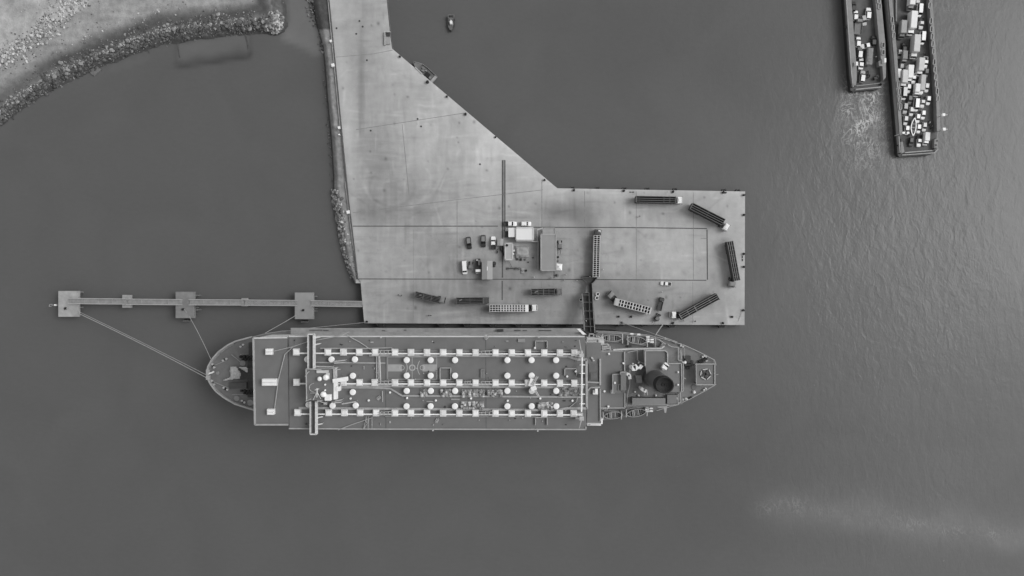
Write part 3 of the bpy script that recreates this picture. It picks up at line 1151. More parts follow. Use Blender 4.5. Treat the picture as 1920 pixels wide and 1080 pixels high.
COLS = [740, 770, 800.2, 830.5, 861, 891.6, 929, 959.5, 990, 1020.6, 1050]
for base, first in ((660.2, [554.5, 613.8, 643.2, 672.7, 702.8]), (717.2, [555.2, 643, 673.5, 702]), (774.0, [557, 615.5, 645, 674.6, 704.6])):
    for x in first + COLS + [1077 if base < 770 else 1076]:
        square_vent(x, rowy(base, x))
for base, x0, x1 in ((662.4, 550, 1090), (719.3, 551, 1086), (776.4, 553, 1090)):
    mb = MB()
    z = ZR + 1.55
    k = 12
    pts = [W(x0 + (x1 - x0) * i / k, rowy(base, x0 + (x1 - x0) * i / k), z) for i in range(k + 1)]
    mb.path(pts, 0.26, 8)
    for i in range(28):
        x = x0 + (x1 - x0) * i / 27
        q = W(x, rowy(base, x), z)
        mb.tube((q[0], q[1], ZR), q, .08, 4)
    part('air_duct', mb, M_WHITE, ship)
# catwalk strips beside the ducts, pipes and their bends
M_WALK = mat('catwalk_grating', 0.34, 0.65, 0.16, 0.7)
for pts, w in (([(600, 653), (692, 653.2), (733, 651.8), (747, 659)], .35), ([(692, 666), (1065, 667.8), (1082, 674), (1100, 674.5)], .85), ([(640, 723), (700, 723.5), (1095, 726)], .85),
               ([(700, 727), (732, 728.5), (754, 742), (1092, 744.5)], .55), ([(560, 765), (720, 766.5), (1045, 769), (1062, 765.5), (1100, 765.5)], .8), ([(588, 679.5), (722, 680.8)], .42),
               ([(1099.6, 674), (1100.4, 766)], .75), ([(626, 727), (700, 727.3)], .4), ([(800, 752.6), (812, 752.6)], .3), ([(846, 748.7), (861, 748.7)], .4)):
    mb = MB()
    z = ZR + .45
    mb.bars([W(x, y, z) for x, y in pts], w, .12)
    for x, y in pts:
        q = W(x, y, z)
        mb.tube((q[0], q[1], ZR), q, .1, 4)
    part('catwalk', mb, M_WALK if w > .5 else M_RIM, ship)
for pts in ([(511, 659), (548, 650.5), (576, 641), (640, 629), (655, 622)], [(514, 772), (522, 712), (534, 664.5), (549, 650.5)], [(651, 629), (675, 642), (700, 659)], [(634, 806), (660, 796), (698, 783)],
            [(1083, 744), (1081, 753), (1059, 771)], [(1040, 668), (1012, 668)]):
    mb = MB()
    mb.path([W(x, y, ZR + .5) for x, y in pts], .15, 6)
    part('deck_pipe', mb, mat('pipe_paint', .36, .6, .1, .8), ship)
mb = MB()
for pts in ([(711, 668), (712, 680), (713, 714)], [(706, 668), (706, 712)], [(709, 664), (709, 714)], [(717, 733), (717.5, 753)]):
    mb.path([W(x, y, ZR + .7) for x, y in pts], .14 if pts[0][0] != 711 else .3, 6)
part('cross_pipe', mb, M_PALE, ship)
for x0, x1, y in ((703, 738, 660.6), (703, 738, 717.8), (703, 738, 775.6), (893, 927, 661.3), (893, 927, 718.8), (893, 927, 776), (865, 888, 718.5)):
    mb = MB()
    for dy in (-2.6, 1.5):
        mb.bar(W(x0 + 5, y + dy, ZR + 2.1), W(x1 - 4, y + dy - (1.5 if dy < 0 else 0), ZR + 2.1), .16, .2)
    for t in (.3, .5, .72):
        x = x0 + (x1 - x0) * t
        mb.bar(W(x, y - 3.4, ZR + 2.1), W(x, y + 3, ZR + 2.1), .2, .25)
        for dy in (-3, 2.6):
            q = W(x, y + dy, ZR + 2.1)
            mb.tube((q[0], q[1], ZR), q, .09, 4)
    part('duct_bridge', mb, M_PALE, ship)


for base, dy in ((662.4, 3.4), (719.3, -4.2), (776.4, 4.0), (662.4, -5.0)):
    mb = MB()
    pts = [W(x, rowy(base, x) + dy, ZR + .8) for x in range(722, 1086, 33)]
    mb.path(pts, .09, 5)
    for q in pts:
        mb.tube((q[0], q[1], ZR), q, .06, 4)
    part('hand_rail', mb, M_PALE, ship)
for i in range(70):
    x, y = RNG.uniform(548, 1085), RNG.choice((RNG.uniform(636, 652), RNG.uniform(684, 712), RNG.uniform(728, 768), RNG.uniform(783, 800)))
    q = W2(x, y, ZR + .4)
    mb = MB()
    if i % 3:
        mb.lathe(q[0], q[1], [(.22, ZR + .002), (.22, ZR + .25), (.12, ZR + .4)], 8)
    else:
        mb.box(q[0], q[1], ZR + .002, RNG.uniform(.3, 1.3), RNG.uniform(.25, .5), .35, RNG.choice((0, 0, 1.57)), taper=.85)
    part('deck_fitting', mb, RNG.choice((M_STEEL, M_GALV, M_PALE, M_DARK)), ship)

# round mushroom vents
def round_vent(x, y, z=ZR, r=1.06, h=1.9, m=None):
    q = W(x, y, z + h)
    mb = MB()
    mb.lathe(q[0], q[1], [(r * .55, z), (r * .55, z + h * .6), (r * .95, z + h * .62), (r, z + h * .8), (r * .96, z + h * .92), (r * .8, z + h * .97), (r * .3, z + h)], 20)
    part('round_vent', mb, m or M_WHITE, ship)


for x, y in [(575.6, 674), (621, 674), (665, 674), (661, 704.8), (661, 735.7), (666.5, 760.5), (578, 759), (623, 761)]:
    round_vent(x, y)
for y in (675.4, 704.6, 733.2, 762):
    for x in (762.2, 807.3, 852.9, 951.2, 997, 1043):
        round_vent(x + RNG.uniform(-.3, .3), y)
for x, y in ((657, 747.5), (691, 751), (731, 736), (763, 746.5), (817, 751), (883, 747.2), (952, 751.5), (1013, 747.2), (1073.5, 751.5), (1063.5, 706), (1079.5, 696.5), (1003, 652.5)):
    round_vent(x, y, r=.38, h=1.0)

# the basketball court painted on the roof
mb = MB()
z = ZR + .016
strip(mb, [(727, 669.5), (819, 669.5), (819, 711), (727, 711), (727, 669.5)], .8, z)
strip(mb, [(772.8, 669.5), (772.8, 711)], .9, z + .004)
q = W(773, 689.4, z)
mb.ring(q[0], q[1], .72, 1.12, z + .004, seg=26)
for cx, a0, a1 in ((745, -.55, .55), (805, math.pi - .62, math.pi + .62)):
    q = W(cx, 689.4, z)
    rr = (763.5 - 745) * .1828 if cx < 780 else (805 - 783) * .1828
    mb.ring(q[0], q[1], rr - .1, rr + .12, z + .004, a0, a1, 16)
for cx in (753.8, 792):
    q = W(cx, 689.4, z)
    mb.ring(q[0], q[1], .68, .88, z + .012, seg=22)
part('court_line', mb, M_LINE, ship)
for x0, x1 in ((727, 753.5), (792.3, 819)):
    mb = MB()
    a, b = W2(x0, 683.2, z), W2(x1, 696.4, z)
    mb.face([(a[0], b[1], z + .006), (b[0], b[1], z + .006), (b[0], a[1], z + .006), (a[0], a[1], z + .006)])
    part('court_key', mb, M_KEY, ship)

# hatch frames, lockers and booms on the roof
for x0, y0, x1, y1, open_s in ((1004, 639.5, 1026, 653, 's'), (1004, 783, 1026, 797, 's'), (825, 690, 845, 712, ''), (1059, 691.5, 1081, 704, 's')):
    mb = MB()
    pts = [(x0, y1), (x0, y0), (x1, y0), (x1, y1)] + ([(x0, y1)] if not open_s else [])
    mb.bars([W(x, y, ZR + .9)[:2] + (ZR + .1,) for x, y in pts], .28, .8)
    part('hatch_coaming', mb, M_RIM, ship)
mb = MB(); mb.boxp(971, 635.2, 984.5, 641.8, ZR, ZR + .5); part('hatch_cover', mb, mat('hatch_paint', .24, .6, .1, .6), ship)
mb = MB(); mb.boxp(901, 692, 908.5, 708.5, ZR, ZR + .6); mb.boxp(902, 692, 908.5, 694, ZR + .6, ZR + .8); mb.boxp(906, 694, 907, 707, ZR + .6, ZR + .8)
part('hatch_cover', mb, mat('locker_paint', .2, .6, .1, .6), ship)
mb = MB(); mb.boxp(1083, 701.5, 1098, 708, ZR, ZR + .3); part('hatch_opening', mb, M_DARK, ship)

# derricks at the after end of the roof and the small crane amidships
for y, s in ((664, 1), (780, -1)):
    q = W(1088, y, ZR)
    mb = MB()
    mb.boxp(1079, y - 6, 1093, y + 6, ZR, ZR + 1.2)
    mb.tube(q, (q[0], q[1], ZR + 4.2), .5, 10)
    mb.box(q[0], q[1], ZR + 4.2, 1.5, 1.3, .6)
    part('derrick_post', mb, M_PALE, ship)
    mb = MB()
    e = W(1086, 637 if s > 0 else 803, ZR + 4.5)
    mb.tube((q[0], q[1], ZR + 4.5), e, .28, 6, r1=.14)
    part('derrick_jib', mb, M_RIM, ship)
mb = MB()
mb.tube(W(1091.3, 667, ZR + 2.6), W(1090.2, 772, ZR + 2.6), .27, 8)
for y in (684, 700, 721, 739, 757):
    mb.bar(W(1087, y, ZR + 2.3), W(1097, y, ZR + 2.3), .3, .15)
    q = W(1091, y, ZR + 2.3)
    mb.tube((q[0], q[1], ZR), q, .1, 5)
part('cargo_boom', mb, M_WHITE, ship)
mb = MB()
q = W(1000, 725, ZR)
mb.tube(q, (q[0], q[1], ZR + 3.4), .5, 10)
mb.box(q[0], q[1], ZR + 3.2, 1.8, 1.4, 1.0, .4)
mb.box(*W2(998, 718, ZR + 3), ZR + 2.2, 2.0, 2.6, .8, -.3)
part('crane_post', mb, M_WHITE, ship)
mb = MB()
for a, b in (((1000, 722), (1009, 706)), ((997, 721), (1006, 706)), ((1002, 727), (1011, 743)), ((1000, 728), (1008, 742))):
    mb.tube(W(*a, ZR + 3.4), W(*b, ZR + 3.0), .16, 6)
for t in (.25, .5, .75):
    mb.tube(W(1000 + 9 * t, 722 - 16 * t, ZR + 3.4), W(997 + 9 * t, 721 - 15 * t, ZR + 3.4), .1, 5)
part('crane_jib', mb, M_PALE, ship)
# life-saving racks: small bright bundles slanted on the deck
for x, y, a in ((708, 697, .9), (710, 746, .7), (819, 788.5, 1.0), (688, 789, 1.1), (912, 633, .8)):
    mb = MB()
    q = W2(x, y, ZR + .5)
    for d in (-.35, .1, .45):
        mb.box(q[0] + d * math.sin(a), q[1] - d * math.cos(a), ZR, 1.7 - abs(d), .22, .5, a)
    part('davit_frame', mb, M_PALE, ship)
mb = MB()
for a, b in (((682, 804), (687, 781)), ((690, 804), (691, 781)), ((682, 804), (691, 790)), ((697.5, 781), (697.5, 803))):
    mb.tube(W(*a, ZR + .8), W(*b, ZR + .8), .1, 5)
part('ladder_frame', mb, M_RIM, ship)

# three white units on the forward roof
for x0, y0, x1, y1, h in ((497, 654, 510, 665.6, 1.9), (490.5, 710.5, 518, 723.5, 2.2), (500, 767, 513.5, 778, 1.9)):
    mb = MB()
    mb.boxp(x0, y0, x1, y1, ZR - .1, ZR + h * .75)
    k = (y1 - y0)
    mb.boxp(x0 + .8, y0 + k * .1, x1 - .8, y0 + k * .48, ZR + h * .75, ZR + h)
    mb.boxp(x0 + .8, y0 + k * .56, x1 - .8, y1 - k * .06, ZR + h * .75, ZR + h * .97)
    part('ventilator_unit', mb, M_WHITE, ship, bevel=.08)

# ------------------------------------------------------------------ bridge on the roof with its open wings
ZB = 36.0
mb = MB()
mb.polyp([(577, 692), (625, 692), (626, 749), (578, 750)], ZR, ZB, 0)
mb.polyp([(574, 691.5), (628, 691.5), (629, 750), (575, 751)], ZB, ZB + .35, 1)
bridge = part('bridge', mb, [M_HOUSE, M_DECK], ship)
mb = edge_wall([(574.6, 751), (573.6, 691.6), (602, 693.5)], ZB + .35, ZB + .8, .22)
mb2 = edge_wall([(625.6, 692), (626.5, 713)], ZB + .35, ZB + 1.0, .4, mb)
part('bridge_coaming', mb, M_PALE, bridge)
mb = MB(); mb.boxp(625.4, 716, 631, 749, ZB - 1.5, ZB + .6); mb.boxp(630.5, 725.5, 636.5, 733.5, ZB - 1.5, ZB + .9)
part('bridge_stack', mb, M_WHITE, bridge)
mb = MB()
P = [W2(x, y, ZB + 1.6) for x, y in ((623.5, 711), (651, 706.5), (651.5, 714), (624, 718))]
mb.prism(P, ZB + .36, ZB + 1.6)
part('white_locker', mb, M_WHITE, bridge)
mb = MB(); mb.boxp(608.5, 740, 620, 751.5, ZB + .36, ZB + 1.9); part('white_locker', mb, M_WHITE, bridge, bevel=.08)
mb = MB(); mb.boxp(593.5, 694.5, 615.5, 699.6, ZB + .36, ZB + 1.1); mb.boxp(611, 699.7, 617.5, 711, ZB + .36, ZB + 1.0); part('flag_locker', mb, mat('locker_pale', .5, .5, .1, .8), bridge)
for x, y, r in ((598.3, 710.8, .78), (610, 708.3, 1.0), (605.3, 740, 1.0)):
    q = W(x, y, ZB + 2.4)
    mb = MB()
    mb.lathe(q[0], q[1], [(.25, ZB + .3), (.25, ZB + 1.1), (r * .75, ZB + 1.2), (r, ZB + 1.7), (r * .85, ZB + 2.3), (r * .4, ZB + 2.6)], 20)
    part('radome', mb, M_WHITE, bridge)
for x, y in ((609, 721.5), (609, 732)):
    q = W(x, y, ZB + 1)
    mb = MB(); mb.lathe(q[0], q[1], [(.3, ZB + .3), (.3, ZB + 1), (.1, ZB + 1.1)], 10); part('vent_cap', mb, M_WHITE, bridge)
mb = MB()
q = W(590, 726, ZB)
for i in range(15):
    a0, a1 = math.pi * .5 + math.pi * i / 15, math.pi * .5 + math.pi * (i + 1) / 15
    mb.tube((q[0] + 1.5 * math.cos(a0), q[1] + 1.4 * math.sin(a0), ZB + 1.1), (q[0] + 1.5 * math.cos(a1), q[1] + 1.4 * math.sin(a1), ZB + 1.1), .1, 5)
for a0 in (1.7, 2.4, 3.1, 3.9, 4.6):
    mb.tube((q[0] + 1.5 * math.cos(a0), q[1] + 1.4 * math.sin(a0), ZB + .3), (q[0] + 1.5 * math.cos(a0), q[1] + 1.4 * math.sin(a0), ZB + 1.1), .07, 5)
part('compass_rail', mb, M_PALE, bridge)
mb = MB()
q = Vector(W(592, 747, ZB + .3)); q2 = Vector(W(594.5, 729, ZB + 5.5))
b0_ = Vector(W(594, 744, ZB + .3))
mb.tube(b0_, q2, .3, 7, r1=.18)
for t, w in ((.93, .7),):
    p = b0_.lerp(q2, t)
    mb.bar(p - Vector((w, .2, 0)), p + Vector((w, .2, 0)), .18, .15)
for dx, dy in ((1.3, -.6), (-1.2, -1.0)):
    mb.tube(b0_ + Vector((dx, dy, 0)), b0_.lerp(q2, .6), .12, 5)
part('radar_mast', mb, M_WHITE, bridge)
mb = MB()
for a, b in (((573, 700), (580, 697)), ((572, 706), (577, 699)), ((573, 752.5), (583, 748)), ((600, 740), (604, 735)), ((595, 751), (612, 757)), ((582, 737), (592, 737)), ((622, 690.5), (634, 688.5)), ((624, 694), (638, 692.5))):
    mb.tube(W(*a, ZB + .9), W(*b, ZB + 1.2), .14, 5)
part('bridge_aerial', mb, M_PALE, bridge)
for i, (y0, y1, xo) in enumerate(((627, 692, 0), (753, 814.5, 4.2))):
    zw = ZB - 2.4
    mb = MB()
    mb.boxp(577 + xo, y0, 588.5 + xo, y1, zw, zw + .3)
    wing = part('bridge_wing', mb, mat('wing_floor', .085, .7, .2, .5), bridge)
    mb = edge_wall([(577 + xo, y1), (577 + xo, y0)], zw + .3, zw + 1.4, .28)
    edge_wall([(588.3 + xo, y0), (588.3 + xo, y1)], zw + .3, zw + 1.4, .7, mb)
    edge_wall([(577 + xo, (y0 if i == 0 else y1)), (589 + xo, (y0 if i == 0 else y1))], zw + .3, zw + 1.4, .4, mb)
    part('wing_bulwark', mb, mat('wing_paint', .56, .5, .2, 1.0), wing)
    mb = MB()
    ys = (634, 646.5, 694) if i == 0 else (753, 783.5, 796.5)
    for y in ys:
        mb.bar(W(589 + xo, y, zw + .6), W(601 + xo, y - 2.5, zw - .8), .38, .3)
        q = W(600 + xo, y - 2.4, zw - .8)
        mb.tube((q[0], q[1], ZR), q, .1, 5)
    part('wing_bracket', mb, M_PALE, wing)
    mb = MB()
    for y in np.linspace(y0 + 3, y1 - 3, 4):
        for x in (578.5 + xo, 587 + xo):
            q = W(x, y, zw)
            if q[1] < W(0, 803, ZR)[1]:
                continue
            mb.tube((q[0], q[1], ZR), (q[0], q[1], zw), .18, 6)
    part('wing_post', mb, M_PALE, wing)
mb = MB()
for a, b in (((589, 687), (624, 687.5)), ((624, 687), (624.5, 692)), ((590, 692), (608, 691)), ((627, 677.6), (647, 675.5)), ((627, 681), (646, 679.5)), ((628, 752), (641, 749.5)), ((628, 755), (640, 754)), ((641, 757.5), (667, 753))):
    mb.bar(W(*a, ZR + 2.5), W(*b, ZR + 2.5), .35, .2)
    for p in (a, b):
        q = W(*p, ZR + 2.5)
        mb.tube((q[0], q[1], ZR), q, .08, 4)
part('stair_rail', mb, M_PALE, ship)
mb = MB()
q = W(626, 759, ZR + 1.6)
mb.box(q[0] - 3, q[1] + .4, ZR, 1.0, .8, 1.5); mb.box(q[0] - .4, q[1], ZR, 1.2, 2.0, 1.2)
part('deck_machine', mb, M_PALE, ship)

# ------------------------------------------------------------------ foredeck gear
mb = MB()
mb.boxp(430, 717, 462, 729, ZM, ZM + 1.2)
part('deck_house', mb, mat('deck_house_dark', .075, .6, .2, .5), ship)
mb = MB()
mb.boxp(445, 690, 466, 712, ZM, ZM + .8); mb.boxp(464, 676, 474, 745, ZM, ZM + .6)
part('windlass_bed', mb, M_DARK, ship)
for x, y, w, d in ((462, 669, 5.2, 1.3), (464, 674, 4.4, 1.0), (463, 733, 5.0, 1.1), (466, 738, 4.0, .9), (470, 702, 2.0, 5.0), (470, 655, 1.4, 5)):
    q = W2(x, y, ZM + 1)
    mb = MB()
    if w > d:
        for k in range(4):
            mb.tube((q[0] - w / 2 + w * k / 4 + .1, q[1], ZM + .9), (q[0] - w / 2 + w * (k + .6) / 4 + .1, q[1], ZM + .9), d * (.5 if k % 2 else .36), 10)
        mb.box(q[0], q[1], ZM, w, .5, .5)
    else:
        mb.box(q[0], q[1], ZM, w, d, 1.2)
    part('winch', mb, M_BLACK if w > d else M_DARK, ship)
for x, y, r in ((455, 681, 1.1), (443.5, 747, 1.05), (469, 755, 1.2), (407.5, 699.5, .65)):
    q = W(x, y, ZM + .5)
    mb = MB(); mb.lathe(q[0], q[1], [(r, ZM), (r, ZM + .4), (r * .9, ZM + .5)], 20); mb.box(q[0], q[1], ZM + .5, r * .4, .16, .1)
    part('round_hatch', mb, mat('hatch_pale', .24, .6, .12, .8), ship)
for pts in (((417.5, 676), (424, 673)), ((419, 727), (426, 730.5)), ((451, 650), (455, 646.5)), ((453.5, 751.5), (458, 754.5)), ((398, 683), (401, 689)), ((397, 714), (401, 721)), ((1264, 640.5), (1267, 642)), ((1277, 648), (1281, 649.5)), ((1318, 669), (1325, 676)), ((1281, 749), (1286, 747.5))):
    mb = MB()
    for x, y in pts:
        q = W(x, y, ZM + .8)
        mb.lathe(q[0], q[1], [(.3, ZM), (.3, ZM + .7), (.42, ZM + .72), (.42, ZM + .85)], 10, 1)
    a, b = (W2(*p, ZM) for p in pts)
    mb.bar((*a, ZM), (*b, ZM), .9, .12, 0)
    part('mooring_bitt', mb, [M_BLACK, M_PALE], ship)
mb = MB()
for a, b in (((400, 716), (430, 728)), ((430, 728), (470, 730)), ((434, 665), (450, 678)), ((450, 664.5), (470, 663.5)), ((404, 684), (424, 676)), ((435, 740), (472, 739)), ((470, 711), (475, 702))):
    mb = MB(); mb.tube(W(*a, ZM + .5), W(*b, ZM + .5), .11, 5); part('anchor_line', mb, M_ROPE, ship)
mb = MB(); mb.tube(W(390, 701.5, ZM + 1.2), W(401, 697, ZM + 1.5), .3, 8); mb.tube(W(398, 699, ZM), W(398, 699, ZM + 1.5), .2, 6); part('jackstaff', mb, M_WHITE, ship)
mb = MB()
mb.boxp(386, 693, 392, 702, ZM + .6, ZM + 1.5); mb.boxp(386, 704, 393, 712, ZM + .6, ZM + 1.5)
part('bow_fairlead', mb, M_RIM, ship)
# crumpled tarpaulin on the windlass
def cloth(name, outline, z0, hgt, label, cat, m, seed, frq=.9):
    P = [W2(x, y, z0 + hgt) for x, y in outline]
    xs, ys = [p[0] for p in P], [p[1] for p in P]
    st = .32
    ax = np.arange(min(xs) - st, max(xs) + st, st)
    ay = np.arange(min(ys) - st, max(ys) + st, st)
    A, B = np.meshgrid(ax, ay)
    I = inside(A, B, P)
    d = seg_dist(A, B, P + P[:1])
    H = hgt * np.clip(d / 1.1, .12, 1) * (.45 + .75 * fbm(A * frq, B * frq, seed, 3)) + .35 * hgt * (np.abs(fbm(A * 1.3 * frq + 7, B * .8 * frq, seed + 3, 3) - .5) * 2)
    mb = MB()
    pos = {}
    for j in range(len(ay) - 1):
        for i in range(len(ax) - 1):
            if I[j, i] and I[j + 1, i] and I[j, i + 1] and I[j + 1, i + 1]:
                q = [(j, i), (j, i + 1), (j + 1, i + 1), (j + 1, i)]
                mb.face([(A[k], B[k], z0 + H[k]) for k in q])
                for (a, b_), nb_ in (((0, 1), (j - 1, i)), ((1, 2), (j, i + 1)), ((2, 3), (j + 1, i)), ((3, 0), (j, i - 1))):
                    jj, ii = nb_
                    ok = 0 <= jj < len(ay) - 1 and 0 <= ii < len(ax) - 1 and I[jj, ii] and I[jj + 1, ii] and I[jj, ii + 1] and I[jj + 1, ii + 1]
                    if not ok:
                        ka, kb = q[a], q[b_]
                        mb.face([(A[ka], B[ka], z0), (A[kb], B[kb], z0), (A[kb], B[kb], z0 + H[kb]), (A[ka], B[ka], z0 + H[ka])])
    cx, cy = sum(xs) / len(xs), sum(ys) / len(ys)
    return solo(name, mb, m, (cx, cy, z0), label, cat, smooth=True)


cloth('tarpaulin', [(428, 688), (440, 687.5), (447, 695), (450, 701), (447, 712), (436, 712.5), (416, 716), (411, 714), (426, 708.5), (429, 705), (427, 698)], ZM + .8, 1.5, 'crumpled pale tarpaulin thrown over the windlass on the bow deck of the ship', 'tarpaulin', mat('pale_canvas', .46, .9, .22, 1.2), 3)
cloth('tarpaulin', [(441, 688), (462, 689), (464, 702)], ZM + 1.0, 1.2, 'triangular pale flap of canvas beside the crumpled tarpaulin on the bow', 'tarpaulin', mat('pale_canvas', .46, .9, .22, 1.2), 8)

# ------------------------------------------------------------------ after part: cross deck, accommodation, funnel
ZX = 29.0
mb = MB()
mb.polyp([(1099.5, 643.5), (1126, 643.5), (1127, 796), (1101, 796)], ZM, ZX, 0)
part('cross_house', mb, [M_HOUSE], ship)
mb = MB()
mb.polyp([(1100, 642.5), (1126.8, 642.5), (1127.5, 793), (1101.5, 793)], ZX + .003, ZX + .2)
part('cross_deck', mb, M_DECK, ship)
mb = edge_wall([(1125.5, 673), (1125.5, 722)], ZX + .2, ZX + 1.0, .55)
edge_wall([(1125.3, 729), (1125.6, 790)], ZX + .2, ZX + .8, .3, mb)
edge_wall([(1100, 716.5), (1125, 717.5)], ZX + .2, ZX + .8, .5, mb)
edge_wall([(1101, 744), (1102, 733), (1107, 726.8), (1125, 726.4)], ZX + .2, ZX + .8, .45, mb)
part('cross_deck_coaming', mb, M_RIM, ship)
mb = MB(); mb.boxp(1104, 682, 1121, 714, ZX + .2, ZX + .5); mb.boxp(1107, 699, 1119, 712, ZX + .5, ZX + .8); part('hatch_cover', mb, mat('hatch_dark', .12, .6, .2, .6), ship)
mb = MB(); mb.boxp(1112, 732, 1121, 739.5, ZX + .2, ZX + 1.3); mb.boxp(1116, 729, 1121, 737, ZX + 1.3, ZX + 2); part('deck_locker', mb, M_WHITE, ship)
for x, y in ((1111, 672.5), (1113, 676), (1109.5, 671)):
    q = W(x, y, ZX + .8); mb = MB(); mb.lathe(q[0], q[1], [(.3, ZX + .2), (.35, ZX + .8), (.1, ZX + .9)], 8); part('vent_cap', mb, M_PALE, ship)
# loading door platform (quay side) and its twin on the water side
mb = MB()
mb.boxp(1100, 632, 1132, 643, 22, 24.4)
mb.boxp(1101, 633.5, 1124, 637, 24.4, 25.2); mb.boxp(1122, 636, 1133, 645, 24.4, 24.9); mb.boxp(1104, 626, 1106, 632, 23.6, 24.2); mb.boxp(1112, 626, 1114, 632, 23.6, 24.2); mb.boxp(1104, 625.5, 1114, 627, 23.6, 24.2)
for x in (1118, 1122, 1127):
    q = W(x, 630, 24); mb.tube((q[0], q[1], 18), (q[0], q[1], 25.5), .25, 6)
for x in (1103, 1129):
    q = W(x, 638, 22); mb.tube((q[0], q[1], ZM), (q[0], q[1], 22), .3, 6)
part('loading_platform', mb, mat('platform_paint', .42, .6, .25, .9), ship)
mb = MB()
P = [W2(x, y, 27.5) for x, y in ((1082, 617), (1087, 616.5), (1099.5, 627), (1093, 627.6))]
mb.prism(P, 24, 27.5)
part('bridge_end_flap', mb, M_WHITE, ship)
mb = MB(); mb.boxp(1101, 792, 1127, 798, 24, 27); mb.boxp(1103, 793, 1107, 797, 27, 27.3, 1); mb.boxp(1122, 785, 1130, 795, 24, 28)
part('side_platform', mb, [M_WHITE, M_DARK], ship)
# boat deck, middle deck, houses
ZD, ZA = 16.0, 20.0
mb = MB()
mb.polyp([(1117, 624), (1160, 625), (1214, 631), (1234, 636), (1246, 647), (1240, 659), (1222, 770), (1126, 788), (1124, 700)], ZM, ZD, 0)
part('boat_deck', mb, [M_DECK2], ship)
rail([(1120, 623.5), (1160, 624.6), (1212, 630), (1234, 636)], ZD, r=.12)
rail([(1234, 636), (1247, 645), (1246, 652), (1239, 657), (1200, 656)], ZD, r=.14)
rail([(1228, 632), (1228, 652)], ZD, r=.14)
mb = MB()
mb.polyp([(1127, 655), (1240, 654.5), (1250, 646), (1256, 650), (1271, 652), (1278, 658), (1279, 757), (1228, 762), (1127, 764)], ZD, ZA, 0)
part('deck_house', mb, M_HOUSE, ship)
mb = MB()
mb.polyp([(1126.5, 654.2), (1240, 653.8), (1250, 645.4), (1257, 649.6), (1271.6, 651), (1279, 657.6), (1280, 757.6), (1228, 763), (1126.5, 765)], ZA, ZA + .2, 0)
part('middle_deck', mb, M_DECK2, ship)
for pts in ([(1251, 645.5), (1258, 650), (1271, 650.8), (1271, 675), (1277, 676)], [(1275, 656), (1277, 676), (1280, 680), (1280, 732), (1274, 735), (1275, 752), (1270, 757)], [(1176, 660), (1194, 656.5), (1194, 674), (1199, 678), (1212, 683)], [(1270, 738), (1270, 758), (1250, 759)], [(1176, 758.5), (1252, 758)],
            [(1180, 692), (1180, 722), (1176, 737), (1174, 760)]):
    rail(pts, ZA + .2, r=.12)
mb = edge_wall([(1150, 656), (1180, 654.5), (1240, 653.8), (1246, 649)], ZA - 2.5, ZA + .5, .45)
part('deck_bulwark', mb, M_HOUSE, ship)
ZH = 26.0
mb = MB()
mb.polyp([(1127.5, 659.8), (1170.5, 659.8), (1171, 764), (1127.5, 764.4)], ZA + .203, ZH)
house = part('accommodation_block', mb, M_HOUSE, ship)
mb = MB()
mb.polyp([(1126.8, 659.2), (1171, 659.2), (1171.6, 765), (1126.8, 765)], ZH + .003, ZH + .2)
part('accommodation_roof', mb, M_DECK, house)
mb = edge_wall([(1171, 660), (1171.4, 698)], ZH + .2, ZH + 1, .35)
edge_wall([(1171.6, 737), (1171.8, 765), (1127, 765)], ZH + .2, ZH + .6, .35, mb)
part('roof_coaming', mb, M_RIM, house)
mb = MB()
mb.boxp(1149, 702, 1164, 737, ZH + .2, ZH + 2.2); mb.boxp(1164, 697.6, 1174, 732, ZH + .2, ZH + 3.4)
part('stair_house', mb, mat('stair_house_paint', .165, .6, .06, .2), house)
mb = edge_wall([(1149, 737), (1149, 702), (1164, 701.6)], ZH + 2.2, ZH + 2.45, .3)
edge_wall([(1163.6, 702), (1163.6, 698), (1173, 697.6)], ZH + 3.4, ZH + 3.7, .3, mb)
edge_wall([(1159.5, 732), (1159.5, 721), (1164, 721)], ZH + 2.2, ZH + 2.6, .25, mb)
part('stair_house_coaming', mb, M_RIM, house)
mb = MB(); mb.boxp(1146, 731.5, 1153, 737.5, ZH + .2, ZH + 1.3); part('white_locker', mb, M_WHITE, house)
for x, y, z in ((1133.5, 734, ZH + .2), (1169, 681.3, ZH + .2), (1153, 718.2, ZH + 2.2), (1142, 663.8, ZH + .2), (1140.8, 762.5, ZH + .2)):
    q = W(x, y, z + .9); mb = MB(); mb.lathe(q[0], q[1], [(.14, z), (.14, z + .4), (.42, z + .5), (.3, z + .85), (.1, z + .9)], 12); part('vent_cap', mb, M_WHITE, house)
ZQ2 = 24.0
mb = MB(); mb.polyp([(1210, 658), (1251, 657.5), (1252, 690), (1212, 690)], ZA + .203, ZQ2); part('engine_casing', mb, M_HOUSE, ship)
mb = MB(); mb.polyp([(1209.4, 657.2), (1251.6, 656.8), (1252.6, 716), (1212, 716)], ZQ2 + .003, ZQ2 + .2); part('engine_casing_roof', mb, M_DECK, ship)
mb = edge_wall([(1210, 686), (1210, 657.6), (1247, 657.4), (1251.8, 661), (1252, 682)], ZQ2 + .2, ZQ2 + .9, .4); part('engine_casing_coaming', mb, M_RIM, ship)
mb = MB(); mb.polyp([(1236, 682), (1278, 682), (1279, 735), (1240, 735)], ZA + .203, ZA + 3.0); part('after_house', mb, mat('after_house_paint', .17, .6, .06, .2), ship)
mb = edge_wall([(1254, 681.6), (1277.6, 681.6), (1278.4, 720), (1277.6, 734)], ZA + 3, ZA + 3.5, .3); part('after_house_coaming', mb, M_RIM, ship)
